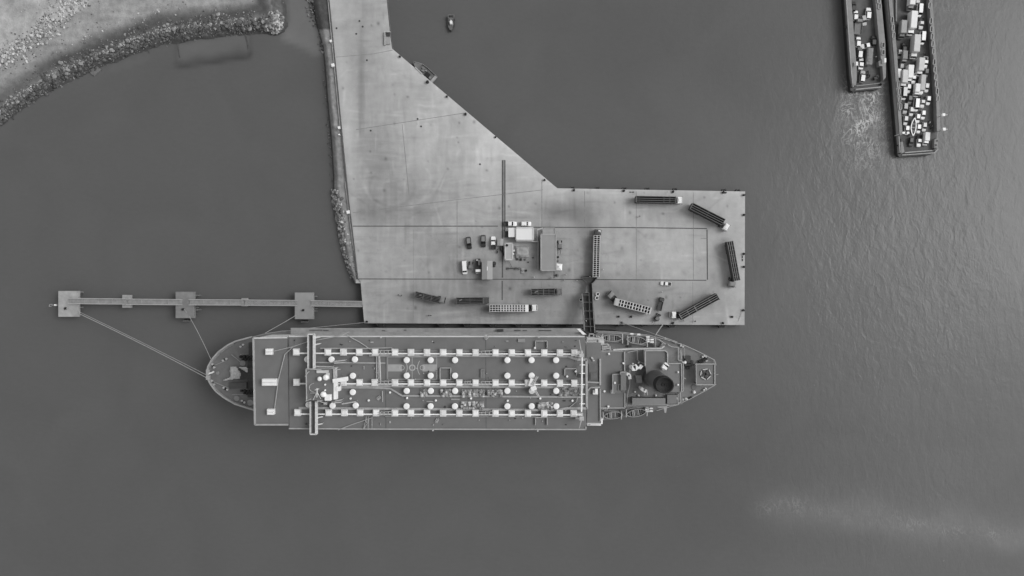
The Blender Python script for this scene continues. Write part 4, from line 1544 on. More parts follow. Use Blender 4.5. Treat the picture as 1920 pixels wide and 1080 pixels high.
for x, y in ((1271.7, 698.2), (1271.6, 721.9)):
    q = W(x, y, ZA + 4); mb = MB(); mb.lathe(q[0], q[1], [(.15, ZA + 3), (.15, ZA + 3.5), (.4, ZA + 3.6), (.15, ZA + 4)], 12); part('vent_cap', mb, M_WHITE, ship)
mb = MB(); mb.polyp([(1186, 746.5), (1247, 747), (1247, 758.6), (1186, 758.6)], ZA + .203, ZA + 3.6); part('pump_house', mb, mat('pump_house_side', .07, .6, .2, .5), ship)
mb = MB(); mb.polyp([(1185.5, 746), (1247.6, 746.6), (1247.6, 759), (1185.5, 759)], ZA + 3.603, ZA + 3.8); part('pump_house_roof', mb, mat('pump_roof', .19, .6, .06, .3), ship)
mb = MB(); mb.boxp(1251, 740.5, 1269, 757, ZA + .203, ZA + 1.6); part('deck_box', mb, M_DECK2, ship)
mb = MB(); mb.polyp([(1192, 704.3), (1203, 704), (1204, 718), (1194, 718.4)], ZA + .203, ZA + 1.4); part('skylight', mb, mat('skylight_paint', .27, .6, .15, .8), ship)
# curved ventilator ducts
def duct(pts, r, z):
    mb = MB()
    P = [Vector(W(x, y, z)) for x, y in pts]
    for a, b in zip(P, P[1:]):
        d = (b - a).normalized() * r * .25
        mb.bar(a - d - Vector((0, 0, r * .7)), b + d - Vector((0, 0, r * .7)), r * 1.9, r * 1.5)
    mb.tube((P[0].x, P[0].y, ZA), tuple(P[0]), r * .8, 10)
    part('cowl_ventilator', mb, M_WHITE, ship)


duct([(1186, 690), (1190, 690), (1194, 687)], .95, ZA + 4)
duct([(1199, 690), (1203, 685)], .6, ZA + 3)
duct([(1245, 690), (1248, 685), (1250, 683)], .95, ZQ2 + 2.2)
duct([(1176, 701), (1180, 703), (1181, 710)], .55, ZA + 4)
duct([(1202, 728), (1207, 732), (1211, 733)], .6, ZA + 3)
for pts in ([(1208.5, 737), (1208.5, 741)], [(1213, 731), (1214, 741)]):
    mb = MB(); mb.path([W(x, y, ZA + 2) for x, y in pts], .2, 6); part('deck_pipe', mb, M_PALE, ship)
for x, y in ((1190.8, 735.2), (1197.5, 741.8), (1187, 682.5), (1198, 680.5), (1230, 741.8), (1269, 747.5)):
    q = W(x, y, ZA + 1); mb = MB(); mb.lathe(q[0], q[1], [(.14, ZA), (.14, ZA + .6), (.4, ZA + .7), (.15, ZA + 1.1)], 10); part('vent_cap', mb, M_WHITE, ship)
# funnel
ZF = 37.5
cb, ct = W(1223, 707, ZA + .2), W(1246.5, 722.2, ZF)
mb = MB()
rb, rt = 3.15, 2.75


def circ(c, r, z, n=36, sx=1.0):
    return [(c[0] + r * sx * math.cos(2 * math.pi * i / n), c[1] + r * math.sin(2 * math.pi * i / n), z) for i in range(n)]


def fl(t):
    return (cb[0] + (ct[0] - cb[0]) * t, cb[1] + (ct[1] - cb[1]) * t)


mb.loft([circ(fl(t), rb + (rt - rb) * t, ZA + .2 + (ZF - ZA - .2) * t, sx=1.12) for t in (0, .25, .5, .7, .83)], 0, cap=False)
mb.loft([circ(fl(t), rb + (rt - rb) * t + .03, ZA + .2 + (ZF - ZA - .2) * t, sx=1.12) for t in (.83, 1.0)] + [circ(fl(1.0), rt - .35, ZF, sx=1.12), circ(fl(.965), rt - .45, ZF - .6, sx=1.12)], 1, cap=False)
mb.face(circ(fl(.965), rt - .45, ZF - .6, sx=1.12), 1)
fun = part('funnel', mb, [M_FUN, M_SOOT], ship, smooth=True)
mb = MB()
c_ = fl(.93)
mb.lathe(c_[0] - .2, c_[1] + .1, [(.6, ZF - 2), (.6, ZF - .3), (.45, ZF - .3), (.45, ZF - 1.2)], 14)
mb.lathe(c_[0] + 1.2, c_[1] - .3, [(.4, ZF - 1.8), (.4, ZF - .4), (.3, ZF - .4), (.3, ZF - 1.2)], 12)
part('exhaust_pipe', mb, M_SOOT, fun)
mb = MB()
t = .83
for i in range(36):
    pass
cc2 = circ(fl(t), rb + (rt - rb) * t + .12, ZA + .2 + (ZF - ZA - .2) * t, sx=1.12)
mb.path(cc2 + cc2[:1], .12, 5)
part('funnel_band', mb, mat('funnel_band', .12, .5, .1, .5), fun)
# poop deck gear and the square platform at the stern
mb = MB()
mb.polyp([(1304, 682.5), (1340.5, 682.5), (1340.5, 721.5), (1305, 721.5)], 15.2, 15.5)
for x, y in ((1306, 685), (1338, 685), (1306, 719), (1338, 719)):
    q = W(x, y, 15.2); mb.tube((q[0], q[1], ZM), (q[0], q[1], 15.2), .25, 6)
plat = part('stern_platform', mb, M_DECK, ship)
mb = edge_wall([(1304.3, 682.6), (1340.2, 682.6), (1340.4, 721.4), (1305.6, 721.4), (1304.3, 682.6)], 15.5, 15.9, .32)
edge_wall([(1305.4, 684), (1306, 720)], 15.9, 16.2, .2, mb)
part('platform_coaming', mb, M_RIM, plat)
q = W(1323.3, 701.5, 16)
mb = MB(); 
for i in range(5):
    a = math.pi / 2 + .12 + 2 * math.pi * i / 5
    c5 = (q[0] + 1.75 * math.cos(a), q[1] + 1.75 * math.sin(a))
    mb.box(c5[0], c5[1], 15.5, .3, 1.75, .5, a)
part('raft_frame', mb, mat('raft_frame_paint', .5, .5, .1, .8), plat)
mb = MB()
for i in range(5):
    a = math.pi / 2 + .7 + 2 * math.pi * i / 5
    mb.bar((q[0], q[1], 15.5), (q[0] + 1.9 * math.cos(a), q[1] + 1.9 * math.sin(a), 15.5), .55, .35)
part('raft_spoke', mb, M_DARK, plat)
mb = MB()
for x, y, w, d, h in ((1290, 674, 2.0, 2.6, 1.2), (1290, 684, 2.4, .8, 1.3), (1298, 680, .8, 1.6, 1.1), (1290, 690, 1.2, 1.0, .8)):
    p = W2(x, y, ZM + h); mb.box(p[0], p[1], ZM, w, d, h)
part('mooring_winch', mb, M_DARK, ship)
mb = MB()
for x, y, w, d, h in ((1315, 678, 1.6, 1.2, 1.0), (1322, 674, 1.8, .8, 1.1), (1295, 746, 1.2, .6, .8), (1281, 750, 1.6, .5, .8)):
    p = W2(x, y, ZM + h); mb.box(p[0], p[1], ZM, w, d, h, .3)
part('mooring_winch', mb, M_BLACK, ship)
q = W(1285, 679.8, ZM + 2); mb = MB(); mb.lathe(q[0], q[1], [(.3, ZM), (.3, ZM + 1.2), (.62, ZM + 1.3), (.4, ZM + 1.9), (.1, ZM + 2)], 14); mb.tube(q, (q[0] - 1.2, q[1], ZM + 1.6), .2, 6); part('mushroom_vent', mb, M_WHITE, ship)
q = W(1302, 735.6, ZM + 1); mb = MB(); mb.lathe(q[0], q[1], [(.4, ZM), (.4, ZM + .6), (.58, ZM + .7), (.3, ZM + 1.1)], 16); part('mushroom_vent', mb, M_WHITE, ship)
q = W(1301, 726, ZM + .1); mb = MB(); mb.lathe(q[0], q[1], [(1.05, ZM), (1.0, ZM + .2)], 20); part('round_hatch', mb, mat('hatch_dark', .12, .6, .2, .6), ship)
for x, y in ((1321, 667.8), (1324, 669), (1320, 731.5), (1323.5, 729), (1277, 646), (1248, 634.6), (1288, 748.6)):
    q = W(x, y, ZM + 1); mb = MB(); mb.lathe(q[0], q[1], [(.15, ZM), (.15, ZM + .6), (.36, ZM + .7), (.12, ZM + 1.0)], 10); part('vent_cap', mb, M_WHITE, ship)
mb = MB(); mb.tube(W(1283.5, 652, ZM + 1.4), W(1283.8, 672, ZM + 1.4), .09, 5); mb.tube(W(1341, 703, 16), W(1347, 701.5, 16.4), .12, 5); mb.tube(W(1280, 707.5, ZA + 1), W(1286, 710.5, ZA + 1), .14, 5); part('stern_staff', mb, M_RIM, ship)
mb = MB()
P = [W2(x, y, ZA - 1) for x, y in ((1232, 763), (1246, 758), (1254, 758), (1251, 763), (1249, 774), (1246.5, 774), (1244, 765), (1236, 765))]
mb.prism(P, ZA - 1.6, ZA - 1)
P = [W2(x, y, ZD + 1) for x, y in ((1236, 652), (1243, 641), (1246, 646), (1246, 650))]
mb.prism(P, ZD + .2, ZD + 1)
part('deck_bracket', mb, M_RIM, ship)
# side stairs of the accommodation
for y0, s in ((646, 1), (766, -1)):
    mb = MB()
    for a, b in (((1130, y0 + 12 * s), (1130, y0 + 2)), ((1131, y0 + 4 * s), (1144, y0 + 2 * s)), ((1144, y0 + 2 * s), (1144, y0 + 10 * s)), ((1131, y0 + 9 * s), (1143, y0 + 7 * s)), ((1137, y0 - 2 * s), (1145, y0 + 3 * s)), ((1126, y0), (1138, y0 - 1 * s))):
        mb.bar(W(*a, 21), W(*b, 21), .28, .25)
    for i in range(6):
        mb.bar(W(1131 + 2.2 * i, y0 + 8 * s, 20.4), W(1131 + 2.2 * i, y0 + 4 * s, 20.4), .3, .12)
    q = W(1137, y0 + 5 * s, 20)
    mb.tube((q[0], q[1], ZD - 3), (q[0], q[1], 20.4), .2, 6)
    part('side_stair', mb, M_PALE, ship)


# lifeboats in their davits, raft canisters
def lifeboat(cx, cy, Lg, Wd, rz, z, label):
    t = thing('lifeboat', label, 'lifeboat', W(cx, cy, z + 1.2)[:2] + (z,), rz, 'open lifeboats beside the after house')
    sec = []
    n = 13
    for i in range(n):
        u = -1 + 2 * i / (n - 1)
        w = Wd / 2 * (1 - abs(u) ** 2.6 * .86)
        sh = .25 * u * u
        sec.append([(u * Lg / 2, -w, 1.15 + sh), (u * Lg / 2 * .97, -w * .8, .5), (u * Lg / 2 * .9, 0, .08 + .3 * abs(u) ** 4), (u * Lg / 2 * .97, w * .8, .5), (u * Lg / 2, w, 1.15 + sh)])
    mb = MB(); mb.loft(sec, 0, cap=False, closed=False)
    p = bpy.data.objects.new('hull', mb.mesh('hull', mat('lifeboat_side', .055, .6, .2, .7))); COL.objects.link(p); p.parent = t
    mb = MB()
    mb.path([s[0] for s in sec] + [s[-1] for s in sec[::-1]] + [sec[0][0]], .13, 5)
    p = bpy.data.objects.new('gunwale', mb.mesh('gunwale', M_RIM)); COL.objects.link(p); p.parent = t
    for k, u in enumerate((-.62, -.36, -.2, -.04, .12, .28, .5)):
        mb = MB(); mb.box(u * Lg / 2, 0, .8, .3 if k % 2 else .45, Wd * .84 * (1 - abs(u) ** 2.6 * .8), .08)
        p = bpy.data.objects.new('thwart', mb.mesh('thwart', M_RIM if k in (1, 2, 5) else M_STEEL)); COL.objects.link(p); p.parent = t
    mb = MB(); mb.box(.68 * Lg / 2, 0, .3, 1.0, Wd * .4, .8)
    p = bpy.data.objects.new('engine_box', mb.mesh('engine_box', M_DARK)); COL.objects.link(p); p.parent = t
    return t


lifeboat(1147, 634, 7.2, 2.3, -.03, ZD + 1.2, 'dark open lifeboat on the quay side of the ship next to the loading ramp')
lifeboat(1193, 638, 7.2, 2.5, -.13, ZD + 1.2, 'dark open lifeboat on the quay side of the ship beside white raft canisters')
lifeboat(1150, 779, 6.6, 2.4, .07, ZD + 1.2, 'dark open lifeboat on the water side of the ship beside the white side platform')
lifeboat(1193, 774.5, 7.0, 2.5, .17, ZD + 1.2, 'dark open lifeboat on the water side of the ship next to the raft canisters')
for x, y, s in ((1128, 634, -1), (1165, 634, -1), (1175, 637, -1), (1211, 641, -1), (1129, 779, 1), (1163, 778, 1), (1172, 774, 1), (1211, 772, 1)):
    mb = MB()
    a, b = Vector(W(x, y - 8 * s, ZD)), Vector(W(x + 2, y + 8 * s, ZD + 2.6))
    mb.tube(a, a + Vector((0, 0, 2.6)), .2, 6); mb.bar(a + Vector((0, 0, 2.6)), b, .3, .3); mb.tube(b, b + Vector((0, 0, -.5)), .08, 5)
    part('davit', mb, M_PALE, ship)
for pts in ([(1177, 643), (1210, 647)], [(1130, 640), (1160, 641)], [(1174, 767), (1206, 763)], [(1133, 770), (1160, 771)]):
    mb = MB()
    mb.bars([W(x, y, ZD + 1.6) for x, y in pts], .18, .18)
    for x, y in pts:
        q = W(x, y, ZD + 1.6); mb.tube((q[0], q[1], ZD), q, .1, 5)
    part('boat_cradle', mb, M_RIM, ship)
for pts in (((1215, 632), (1215, 636.5), (1215, 640.5), (1222.8, 637), (1222.8, 641.8)), ((1213.3, 763), (1213, 767.3), (1213.4, 771.3), (1221.4, 765.8), (1221.2, 771))):
    for x, y in pts:
        q = W(x, y, ZD + 1.3)
        mb = MB(); mb.tube((q[0] - .62, q[1], ZD + .9), (q[0] + .62, q[1], ZD + .9), .36, 12); mb.box(q[0], q[1], ZD, .9, .4, .6)
        part('raft_canister', mb, M_WHITE, ship)
for x, y in ((1185, 626.8), (1197.7, 627.8)):
    q = W(x, y, ZD + 1); mb = MB(); mb.box(q[0], q[1], ZD, 1.2, .8, 1.0); part('white_locker', mb, M_WHITE, ship, bevel=.06)
mb = MB(); mb.boxp(1177, 648, 1184, 651.5, ZD, ZD + 1); mb.boxp(1215, 645, 1224, 652, ZD, ZD + .8); part('deck_hatch', mb, M_DARK, ship)

# fodder sacks stacked on the roof
def sack_mesh(seed):
    r = random.Random(seed)
    mb = MB()
    pr = [(-.5, .62, .3), (-.42, .9, .7), (0, 1, .95), (.42, .92, .72), (.5, .6, .3)]
    rings = []
    for x, w, hh in pr:
        w *= .5 * r.uniform(.9, 1.08)
        rings.append([(x, -w * .8, 0), (x, -w, .25 * hh), (x, -w * .6, .5 * hh), (x, w * .6, .52 * hh * r.uniform(.9, 1.1)), (x, w, .25 * hh), (x, w * .8, 0)])
    mb.loft(rings)
    return mb


M_SACKS = [mat('sack_a', .36, .9, .2, 1.5), mat('sack_b', .29, .9, .2, 1.5), mat('sack_c', .48, .9, .2, 1.5), mat('sack_d', .21, .9, .25, 1.5)]
SACKM = [sack_mesh(90 + i).mesh('fodder_sack', M_SACKS[i % 4], smooth=False) for i in range(8)]
STACKS = [((789, 729.5, 801.5, 743), 3, 3, 'fodder sack in the smallest neat pile between the first two round vents'), ((826.5, 730, 846, 743.5), 5, 4, 'fodder sack in the square pile beside the catwalk below the court'),
          ((866.5, 730.5, 908, 744), 10, 4, 'fodder sack in the long pile on the quay side of the inner catwalk'), ((914, 731, 942, 743.6), 7, 4, 'fodder sack in the pile just astern of the long one'),
          ((865, 753, 906.5, 767), 10, 4, 'fodder sack in the long pile on the water side of the inner catwalk'), ((1009, 754, 1036, 768), 7, 4, 'fodder sack in the pale rough pile between the last two water side vents'),
          ((1048, 727, 1090, 742), 9, 4, 'dark fodder sack in the loose pile at the after end of the roof')]
for (x0, y0, x1, y1), nx_, ny_, lab in STACKS:
    for i in range(nx_):
        for j in range(ny_):
            lift = .62 * RNG.choice((0, 1, 1, 2))
            o = bpy.data.objects.new('fodder_sack', SACKM[RNG.choice((3, 1, 7)) if 'dark' in lab else RNG.randrange(8)])
            COL.objects.link(o)
            o.location = W(x0 + (x1 - x0) * (i + .5) / nx_ + RNG.uniform(-.6, .6), y0 + (y1 - y0) * (j + .5) / ny_ + RNG.uniform(-.4, .4), ZR + .02 + lift * .4)
            flip = RNG.random() < .3
            k = .1828
            o.rotation_euler = (0, 0, RNG.uniform(-.25, .25) + (1.571 if flip else 0))
            sx, sy = (x1 - x0) / nx_ * k * 1.5, (y1 - y0) / ny_ * k * 1.55
            o.scale = (sy if flip else sx, sx if flip else sy, 1.0 + lift)
            tag(o, lab, 'sack', 'fodder sacks: ' + lab[15:60].strip())

# ------------------------------------------------------------------ mooring dolphins, footbridges, fenders, bollards
M_PILE = mat('pile_steel', .07, .7, .3, .5)


def dolphin(x0, y0, x1, y1, z, label, tone, extra=()):
    c = W((x0 + x1) / 2, (y0 + y1) / 2, z)
    t = thing('mooring_dolphin', label, 'dolphin', (c[0], c[1], 0))
    mb = MB(); mb.boxp(x0, y0, x1, y1, z - 1.4, z)
    part('concrete_cap', mb, tone, t, bevel=.08)
    a, b = W2(x0, y0, z), W2(x1, y1, z)
    for fx in (.22, .78):
        for fy in (.15, .5, .85):
            px_, py_ = a[0] + (b[0] - a[0]) * fx, b[1] + (a[1] - b[1]) * fy
            mb = MB(); mb.tube((px_ + (fx - .5) * 1.6, py_ + (fy - .5) * 1.6, -4), (px_, py_, z - 1.4), .42, 10)
            part('pile', mb, M_PILE, t)
    return t, a, b


D = [dolphin(109, 545.5, 146.5, 594, 4.6, 'square concrete mooring dolphin at the far west end of the footbridge', mat('dolphin_concrete', .33, .85, .24, .35)),
     dolphin(329, 547, 364, 596.5, 4.6, 'darker square concrete mooring dolphin halfway along the footbridge', mat('dolphin_concrete_dark', .20, .85, .2, .35)),
     dolphin(552.5, 548.5, 587.5, 598.5, 4.6, 'smooth square concrete mooring dolphin nearest to the quay', mat('dolphin_concrete_smooth', .27, .85, .08, .35))]
for (x0, y0, x1, y1), lab in (((229, 553, 245, 577), 'small pale concrete support under the footbridge between the two western dolphins'), ((452.5, 559, 464, 574.5), 'small narrow concrete support under the footbridge between the middle and smooth dolphins')):
    c = W((x0 + x1) / 2, (y0 + y1) / 2, 4.3)
    t = thing('bridge_support', lab, 'support', (c[0], c[1], 0))
    mb = MB(); mb.boxp(x0, y0, x1, y1, 3.1, 4.3); part('concrete_cap', mb, mat('dolphin_concrete', .33, .85, .16, .35), t, bevel=.06)
    for dy in (-1.2, 1.2):
        mb = MB(); mb.tube((c[0], c[1] + dy * 1.4, -4), (c[0], c[1] + dy, 3.1), .35, 10); part('pile', mb, M_PILE, t)


def footbridge(xa, ya, xb, yb, label, truss):
    z = 5.1
    A, B = Vector(W(xa, ya, z)), Vector(W(xb, yb, z))
    t = thing('footbridge', label, 'footbridge', (A + B) / 2 - Vector((0, 0, 0)))
    d = (B - A).normalized()
    s = Vector((-d.y, d.x, 0))
    w = 1.02
    mb = MB(); mb.bar(A - Vector((0, 0, .3)), B - Vector((0, 0, .3)), 2 * w, .12)
    part('deck', mb, mat('bridge_deck', .25 if not truss else .17, .7, .22, .5), t)
    for sg in (-1, 1):
        mb = MB()
        a, b = A + s * w * sg, B + s * w * sg
        mb.bar(a - Vector((0, 0, .5)), b - Vector((0, 0, .5)), .2, .5)
        mb.bar(a + Vector((0, 0, 1.0)), b + Vector((0, 0, 1.0)), .18, .12)
        n_ = int((b - a).length / 1.6)
        for i in range(n_ + 1):
            p = a.lerp(b, i / n_)
            mb.tube(p, p + Vector((0, 0, 1.0)), .06, 4)
            if i < n_:
                mb.tube(p, a.lerp(b, (i + 1) / n_) + Vector((0, 0, 1.0)), .045, 4)
        part('railing', mb, mat('bridge_paint', .42, .6, .12, .6), t)
    mb = MB()
    n_ = max(3, int((B - A).length / (2.8 if truss else 4.5)))
    for i in range(n_ + 1):
        p = A.lerp(B, i / n_) + Vector((0, 0, -.17))
        mb.bar(p - s * w, p + s * w, .14, .06)
        if truss and i < n_:
            q2_ = A.lerp(B, (i + 1) / n_) + Vector((0, 0, -.17))
            mb.bar(p - s * w, q2_ + s * w, .1, .05)
            mb.bar(p + s * w, q2_ - s * w, .1, .065)
    part('cross_brace', mb, M_GALV, t)
    return t


footbridge(131, 564.3, 237, 565.3, 'plain pale footbridge span from the far west dolphin to the pale support', False)
footbridge(239, 565.6, 341, 566.6, 'plain pale footbridge span from the pale support to the darker middle dolphin', False)
footbridge(356, 566.6, 457, 567.2, 'footbridge span from the darker middle dolphin to the small narrow support', False)
footbridge(459, 567.2, 557, 568.2, 'footbridge span with cross bracing from the small narrow support to the smooth dolphin', True)
footbridge(584, 568.6, 679, 570, 'footbridge span with cross bracing from the smooth dolphin to the quay', True)

BOLLARD = MB()
BOLLARD.lathe(0, 0, [(.34, 0), (.26, .12), (.22, .45), (.36, .55), (.36, .68), (.2, .74)], 14)
BOLLARD.box(.28, 0, .48, .35, .3, .16)
BMESH = BOLLARD.mesh('bollard', M_BLACK, smooth=False)


def bollard(x, y, label, z=ZQ, s=1.0, group=None):
    o = bpy.data.objects.new('bollard', BMESH)
    COL.objects.link(o)
    o.location = W(x, y, z)
    o.scale = (s * 1.25, s * 1.25, s)
    o.rotation_euler = (0, 0, RNG.uniform(0, 6))
    return tag(o, label, 'bollard', group or 'bollards along the quay edge')


bollard(124, 578, 'lone bollard with a pale top on the far west dolphin', 4.6)
bollard(344, 580, 'lone bollard on the darker middle dolphin', 4.6)
bollard(569, 581.5, 'lone bollard on the smooth dolphin nearest the quay', 4.6)
NB = ['black bollard on the north quay edge just east of the slanted edge corner', 'black bollard on the north edge of the quay above the tall loading ramp truck', 'black bollard on the north quay edge above the cab of the long black truck',
      'larger bollard of the close pair near the north east quay corner', 'smaller bollard of the close pair near the north east corner of the quay']
for (x, y, s), l in zip(((1076, 357, 1), (1169.5, 358, 1), (1261.5, 359.5, 1), (1355.5, 361, 1.1), (1360.5, 361.5, .7)), NB):
    bollard(x, y, l, s=s)
EB = ['black bollard at the north east corner of the quay', 'black bollard on the east edge of the quay beside the curving dark truck', 'black bollard on the east edge of the quay just above the two deck plates', 'black bollard on the east edge of the quay just below the two deck plates',
      'black bollard with a rope on the east edge near the south east corner']
for (x, y), l in zip(((1394, 366), (1394.2, 403), (1394, 476), (1394, 500.5), (1393, 582)), EB):
    bollard(x, y, l)
DB = ['black bollard at the top of the slanted quay edge beside the moored work boat', 'larger bollard on the slanted quay edge at the stern of the moored work boat', 'third bollard down the slanted quay edge', 'bollard at the middle of the slanted quay edge by a joint end',
      'bollard on the slanted quay edge level with the top of the double drain', 'last bollard of the slanted quay edge above the corner']
for (x, y, s), l in zip(((750, 107, .9), (802, 154.5, 1.3), (838, 181.5, .9), (873, 214.8, 1.1), (929, 257.5, .8), (1021, 338, .9)), DB):
    bollard(x, y, l, s=s)
SB = ['black bollard on the ship side edge below the white cab of the turning truck', 'black bollard on the ship side edge of the quay near the south east corner', 'black bollard on the ship side edge below the slatted truck near the ramp', 'small bollard on the ship side edge below the middle of the slatted truck',
      'pale topped bollard on the ship side edge where the long stern line is made fast', 'lone bollard standing back from the south east corner of the quay', 'bollard at the south west corner of the quay where the bow line is made fast']
for (x, y, s), l in zip(((1261, 606, 1), (1355, 606, 1), (1159.5, 593.5, .9), (1183, 594, .9), (1166, 605, .9), (1372, 594, 1), (688, 603, .9)), SB):
    bollard(x, y, l, s=s)


def fender(x, y, rz, label, z=ZQ, group='fenders on the quay wall'):
    """cell fender with its face panel; local +Y points out over the water"""
    c = W(x, y, z)
    t = thing('quay_fender', label, 'fender', (c[0], c[1], 1.0), rz, group)

    def p(name, mb, m):
        o = bpy.data.objects.new(name, mb.mesh(name, m)); COL.objects.link(o); o.parent = t
    mb = MB(); mb.loft([[(w, yy, zz) for w, zz in ((-a, .1), (a, .1), (a, 2.4), (-a, 2.4))] for yy, a in ((-.05, 1.5), (.35, 1.0), (.95, .85))])
    p('rubber_cell', mb, M_BLACK)
    mb = MB(); mb.box(0, 1.05, -.4, 1.9, .16, 2.9)
    p('face_panel', mb, M_DARK)
    for s in (-1, 1):
        mb = MB(); mb.tube((s * 1.6, 0, 2.7), (s * .9, 1.0, 2.3), .05, 4)
        p('chain', mb, M_STEEL)


for i, x in enumerate((713, 828, 876, 924, 973, 1021, 1068, 1165, 1210)):
    fender(x, 607, math.pi, 'black rubber fender on the quay wall in the dark gap beside the moored ship')
fender(1261, 609.2, math.pi, 'black rubber fender on the south quay wall just past the ship stern lines', group=None)
fender(1355, 609.4, math.pi, 'black rubber fender on the south quay wall near the south east corner', group=None)
for x, y, l in ((1073, 353.6, 'first low fender east of the slanted edge on the north quay wall'), (1120, 354.1, 'second low fender east of the slanted edge on the north quay wall'), (1171, 354.8, 'low fender on the north quay wall behind the pair of small deck plates'), (1214, 355.5, 'low fender on the north quay wall behind the dark truck body'),
                (1266, 356.3, 'low fender on the north quay wall behind the white cab of the dark truck'), (1358, 358, 'low fender on the north quay wall behind the close pair of bollards'), (1384, 358.6, 'low fender on the north quay wall nearest the north east corner')):
    c = W(x, y, ZQ - .3)
    t = thing('quay_fender', l, 'fender', c, 0.0, 'fenders on the north quay wall')
    mb = MB(); mb.box(0, .28, -1.6, 1.8, .55, 1.5); mb.box(-.5, .66, -1.3, .5, .2, .9); mb.box(.5, .66, -1.3, .5, .2, .9)
    o = bpy.data.objects.new('rubber_block', mb.mesh('rubber_block', M_BLACK)); COL.objects.link(o); o.parent = t
    mb = MB(); mb.tube((-.9, .05, .28), (-.5, .6, -.2), .06, 4); mb.tube((.9, .05, .28), (.5, .6, -.2), .06, 4)
    o = bpy.data.objects.new('chain', mb.mesh('chain', M_STEEL)); COL.objects.link(o); o.parent = t
for x, y, l in ((347, 597, 'black fender with a pale face rail below the darker middle dolphin'), (569, 599, 'black fender with a pale face rail below the smooth dolphin')):
    c = W(x, y, 4.3)
    t = thing('dolphin_fender', l, 'fender', (c[0], c[1], 1.4))
    mb = MB(); mb.lathe(-.5, -.55, [(.35, 0), (.35, 2.2)], 10); mb.lathe(.5, -.55, [(.35, 0), (.35, 2.2)], 10)
    o = bpy.data.objects.new('rubber_cell', mb.mesh('rubber_cell', M_BLACK)); COL.objects.link(o); o.parent = t
    mb = MB(); mb.box(0, -1.0, -.3, 2.3, .14, 2.6)
    o = bpy.data.objects.new('face_panel', mb.mesh('face_panel', M_GALV)); COL.objects.link(o); o.parent = t
# navigation light bracket at the far west dolphin
c = W(109, 572, 4.5)
t = thing('navigation_light', 'white navigation light on a bracket at the west edge of the far dolphin', 'light', c)
mb = MB(); mb.tube((0, 0, 0), (-2.2, 0, .4), .09, 5); mb.bars([(-1.8, .3, .5), (-2.8, .3, .5), (-3.1, -.5, .5), (-2.2, -.5, .5)], .12, .1)
o = bpy.data.objects.new('bracket', mb.mesh('bracket', M_PALE)); COL.objects.link(o); o.parent = t
mb = MB(); mb.lathe(-.75, 0, [(.3, .1), (.3, .9), (.12, 1.1)], 10)
o = bpy.data.objects.new('lantern', mb.mesh('lantern', M_WHITE)); COL.objects.link(o); o.parent = t
# raking pile heads on the east sides of the dolphins
for d, pts in zip(D, (((147.8, 548), (148, 576.5)), ((366, 554), (370, 554), (366, 577), (370, 581)), ((590, 556), (590, 579), (590.5, 583.5)))):
    for x, y in pts:
        mb = MB(); c = W(x, y, 2.2)
        mb.tube((c[0] + 1.2, c[1], -3), (c[0] - .9, c[1], 3.3), .32, 8); mb.lathe(c[0], c[1], [(.38, 2.0), (.38, 2.5)], 8)
        part('raking_pile', mb, M_STEEL, d[0])

# deck plates and small fittings on the quay edge
def lowbox(name, x0, y0, x1, y1, hgt, m, label, cat, z=ZQ):
    mb = MB(); mb.boxp(x0, y0, x1, y1, z + .002, z + hgt)
    c = W((x0 + x1) / 2, (y0 + y1) / 2, z)
    return solo(name, mb, m, c, label, cat)


lowbox('valve_cover', 1180, 359.3, 1184, 361, .12, M_DARK, 'western dark cover plate of the pair on the north quay edge', 'cover')
lowbox('valve_cover', 1185, 359.3, 1189, 361, .12, M_DARK, 'eastern dark cover plate of the pair on the north quay edge', 'cover')
lowbox('valve_cover', 1391, 479.5, 1393, 484, .12, M_DARK, 'upper dark cover plate of the pair on the east quay edge', 'cover')
lowbox('valve_cover', 1391, 485.5, 1393.4, 489.5, .12, M_DARK, 'lower dark cover plate of the pair on the east quay edge', 'cover')
lowbox('timber_beam', 776, 131, 794, 133, .25, M_CONW, 'long pale beam lying along the slanted edge beside the moored boat', 'beam')
bpy.data.objects['timber_beam'].rotation_euler = (0, 0, -R(43))
for x, y, l in ((783, 223, 'upper of two iron manhole covers by the joint in the northern quay'), (789.5, 237, 'lower of two iron manhole covers by the joint in the northern quay'), (900, 308, 'lone iron manhole cover left of the double drain'), (695, 245, 'iron manhole cover at the west end of the slanted joint'),
                (674, 39.5, 'northernmost iron manhole cover of the quay'), (680, 50, 'iron manhole cover just south of the northernmost one'), (668, 63.5, 'iron manhole cover near the west edge in the northern quay'), (688, 113, 'iron manhole cover in the middle of the narrow part of the quay'), (631, 53, 'small iron cover near the gravel bank at the top of the quay')):
    c = W(x, y, ZQ)
    mb = MB(); mb.lathe(c[0], c[1], [(.36, ZQ + .003), (.36, ZQ + .05), (.3, ZQ + .06)], 12)
    solo('manhole_cover', mb, M_DARK, c, l, 'manhole cover')
# landing steps with a pale frame on the north east edge
c = W(726, 71, ZQ)
t = thing('landing_steps', 'pale framed boat landing steps at the quay edge above the slanted edge', 'steps', c)
mb = MB()
for i in range(7):
    mb.boxp(722, 60 + i * 3.2, 731.5, 63.2 + i * 3.2, ZQ + .002, ZQ + .06 + .10 * i)
part('step', mb, M_CON, t)
mb = MB(); mb.boxp(720.6, 58.5, 722, 84, ZQ + .002, ZQ + 1.0); mb.boxp(722, 58.5, 732, 60, ZQ + .002, ZQ + 1.0)
part('parapet', mb, M_CONW, t)
mb = MB(); mb.boxp(724, 60.5, 731, 68, ZQ + .08, ZQ + .5); part('recess_shade', mb, M_DARK, t)  # dark block painting the shade at the deep end of the steps
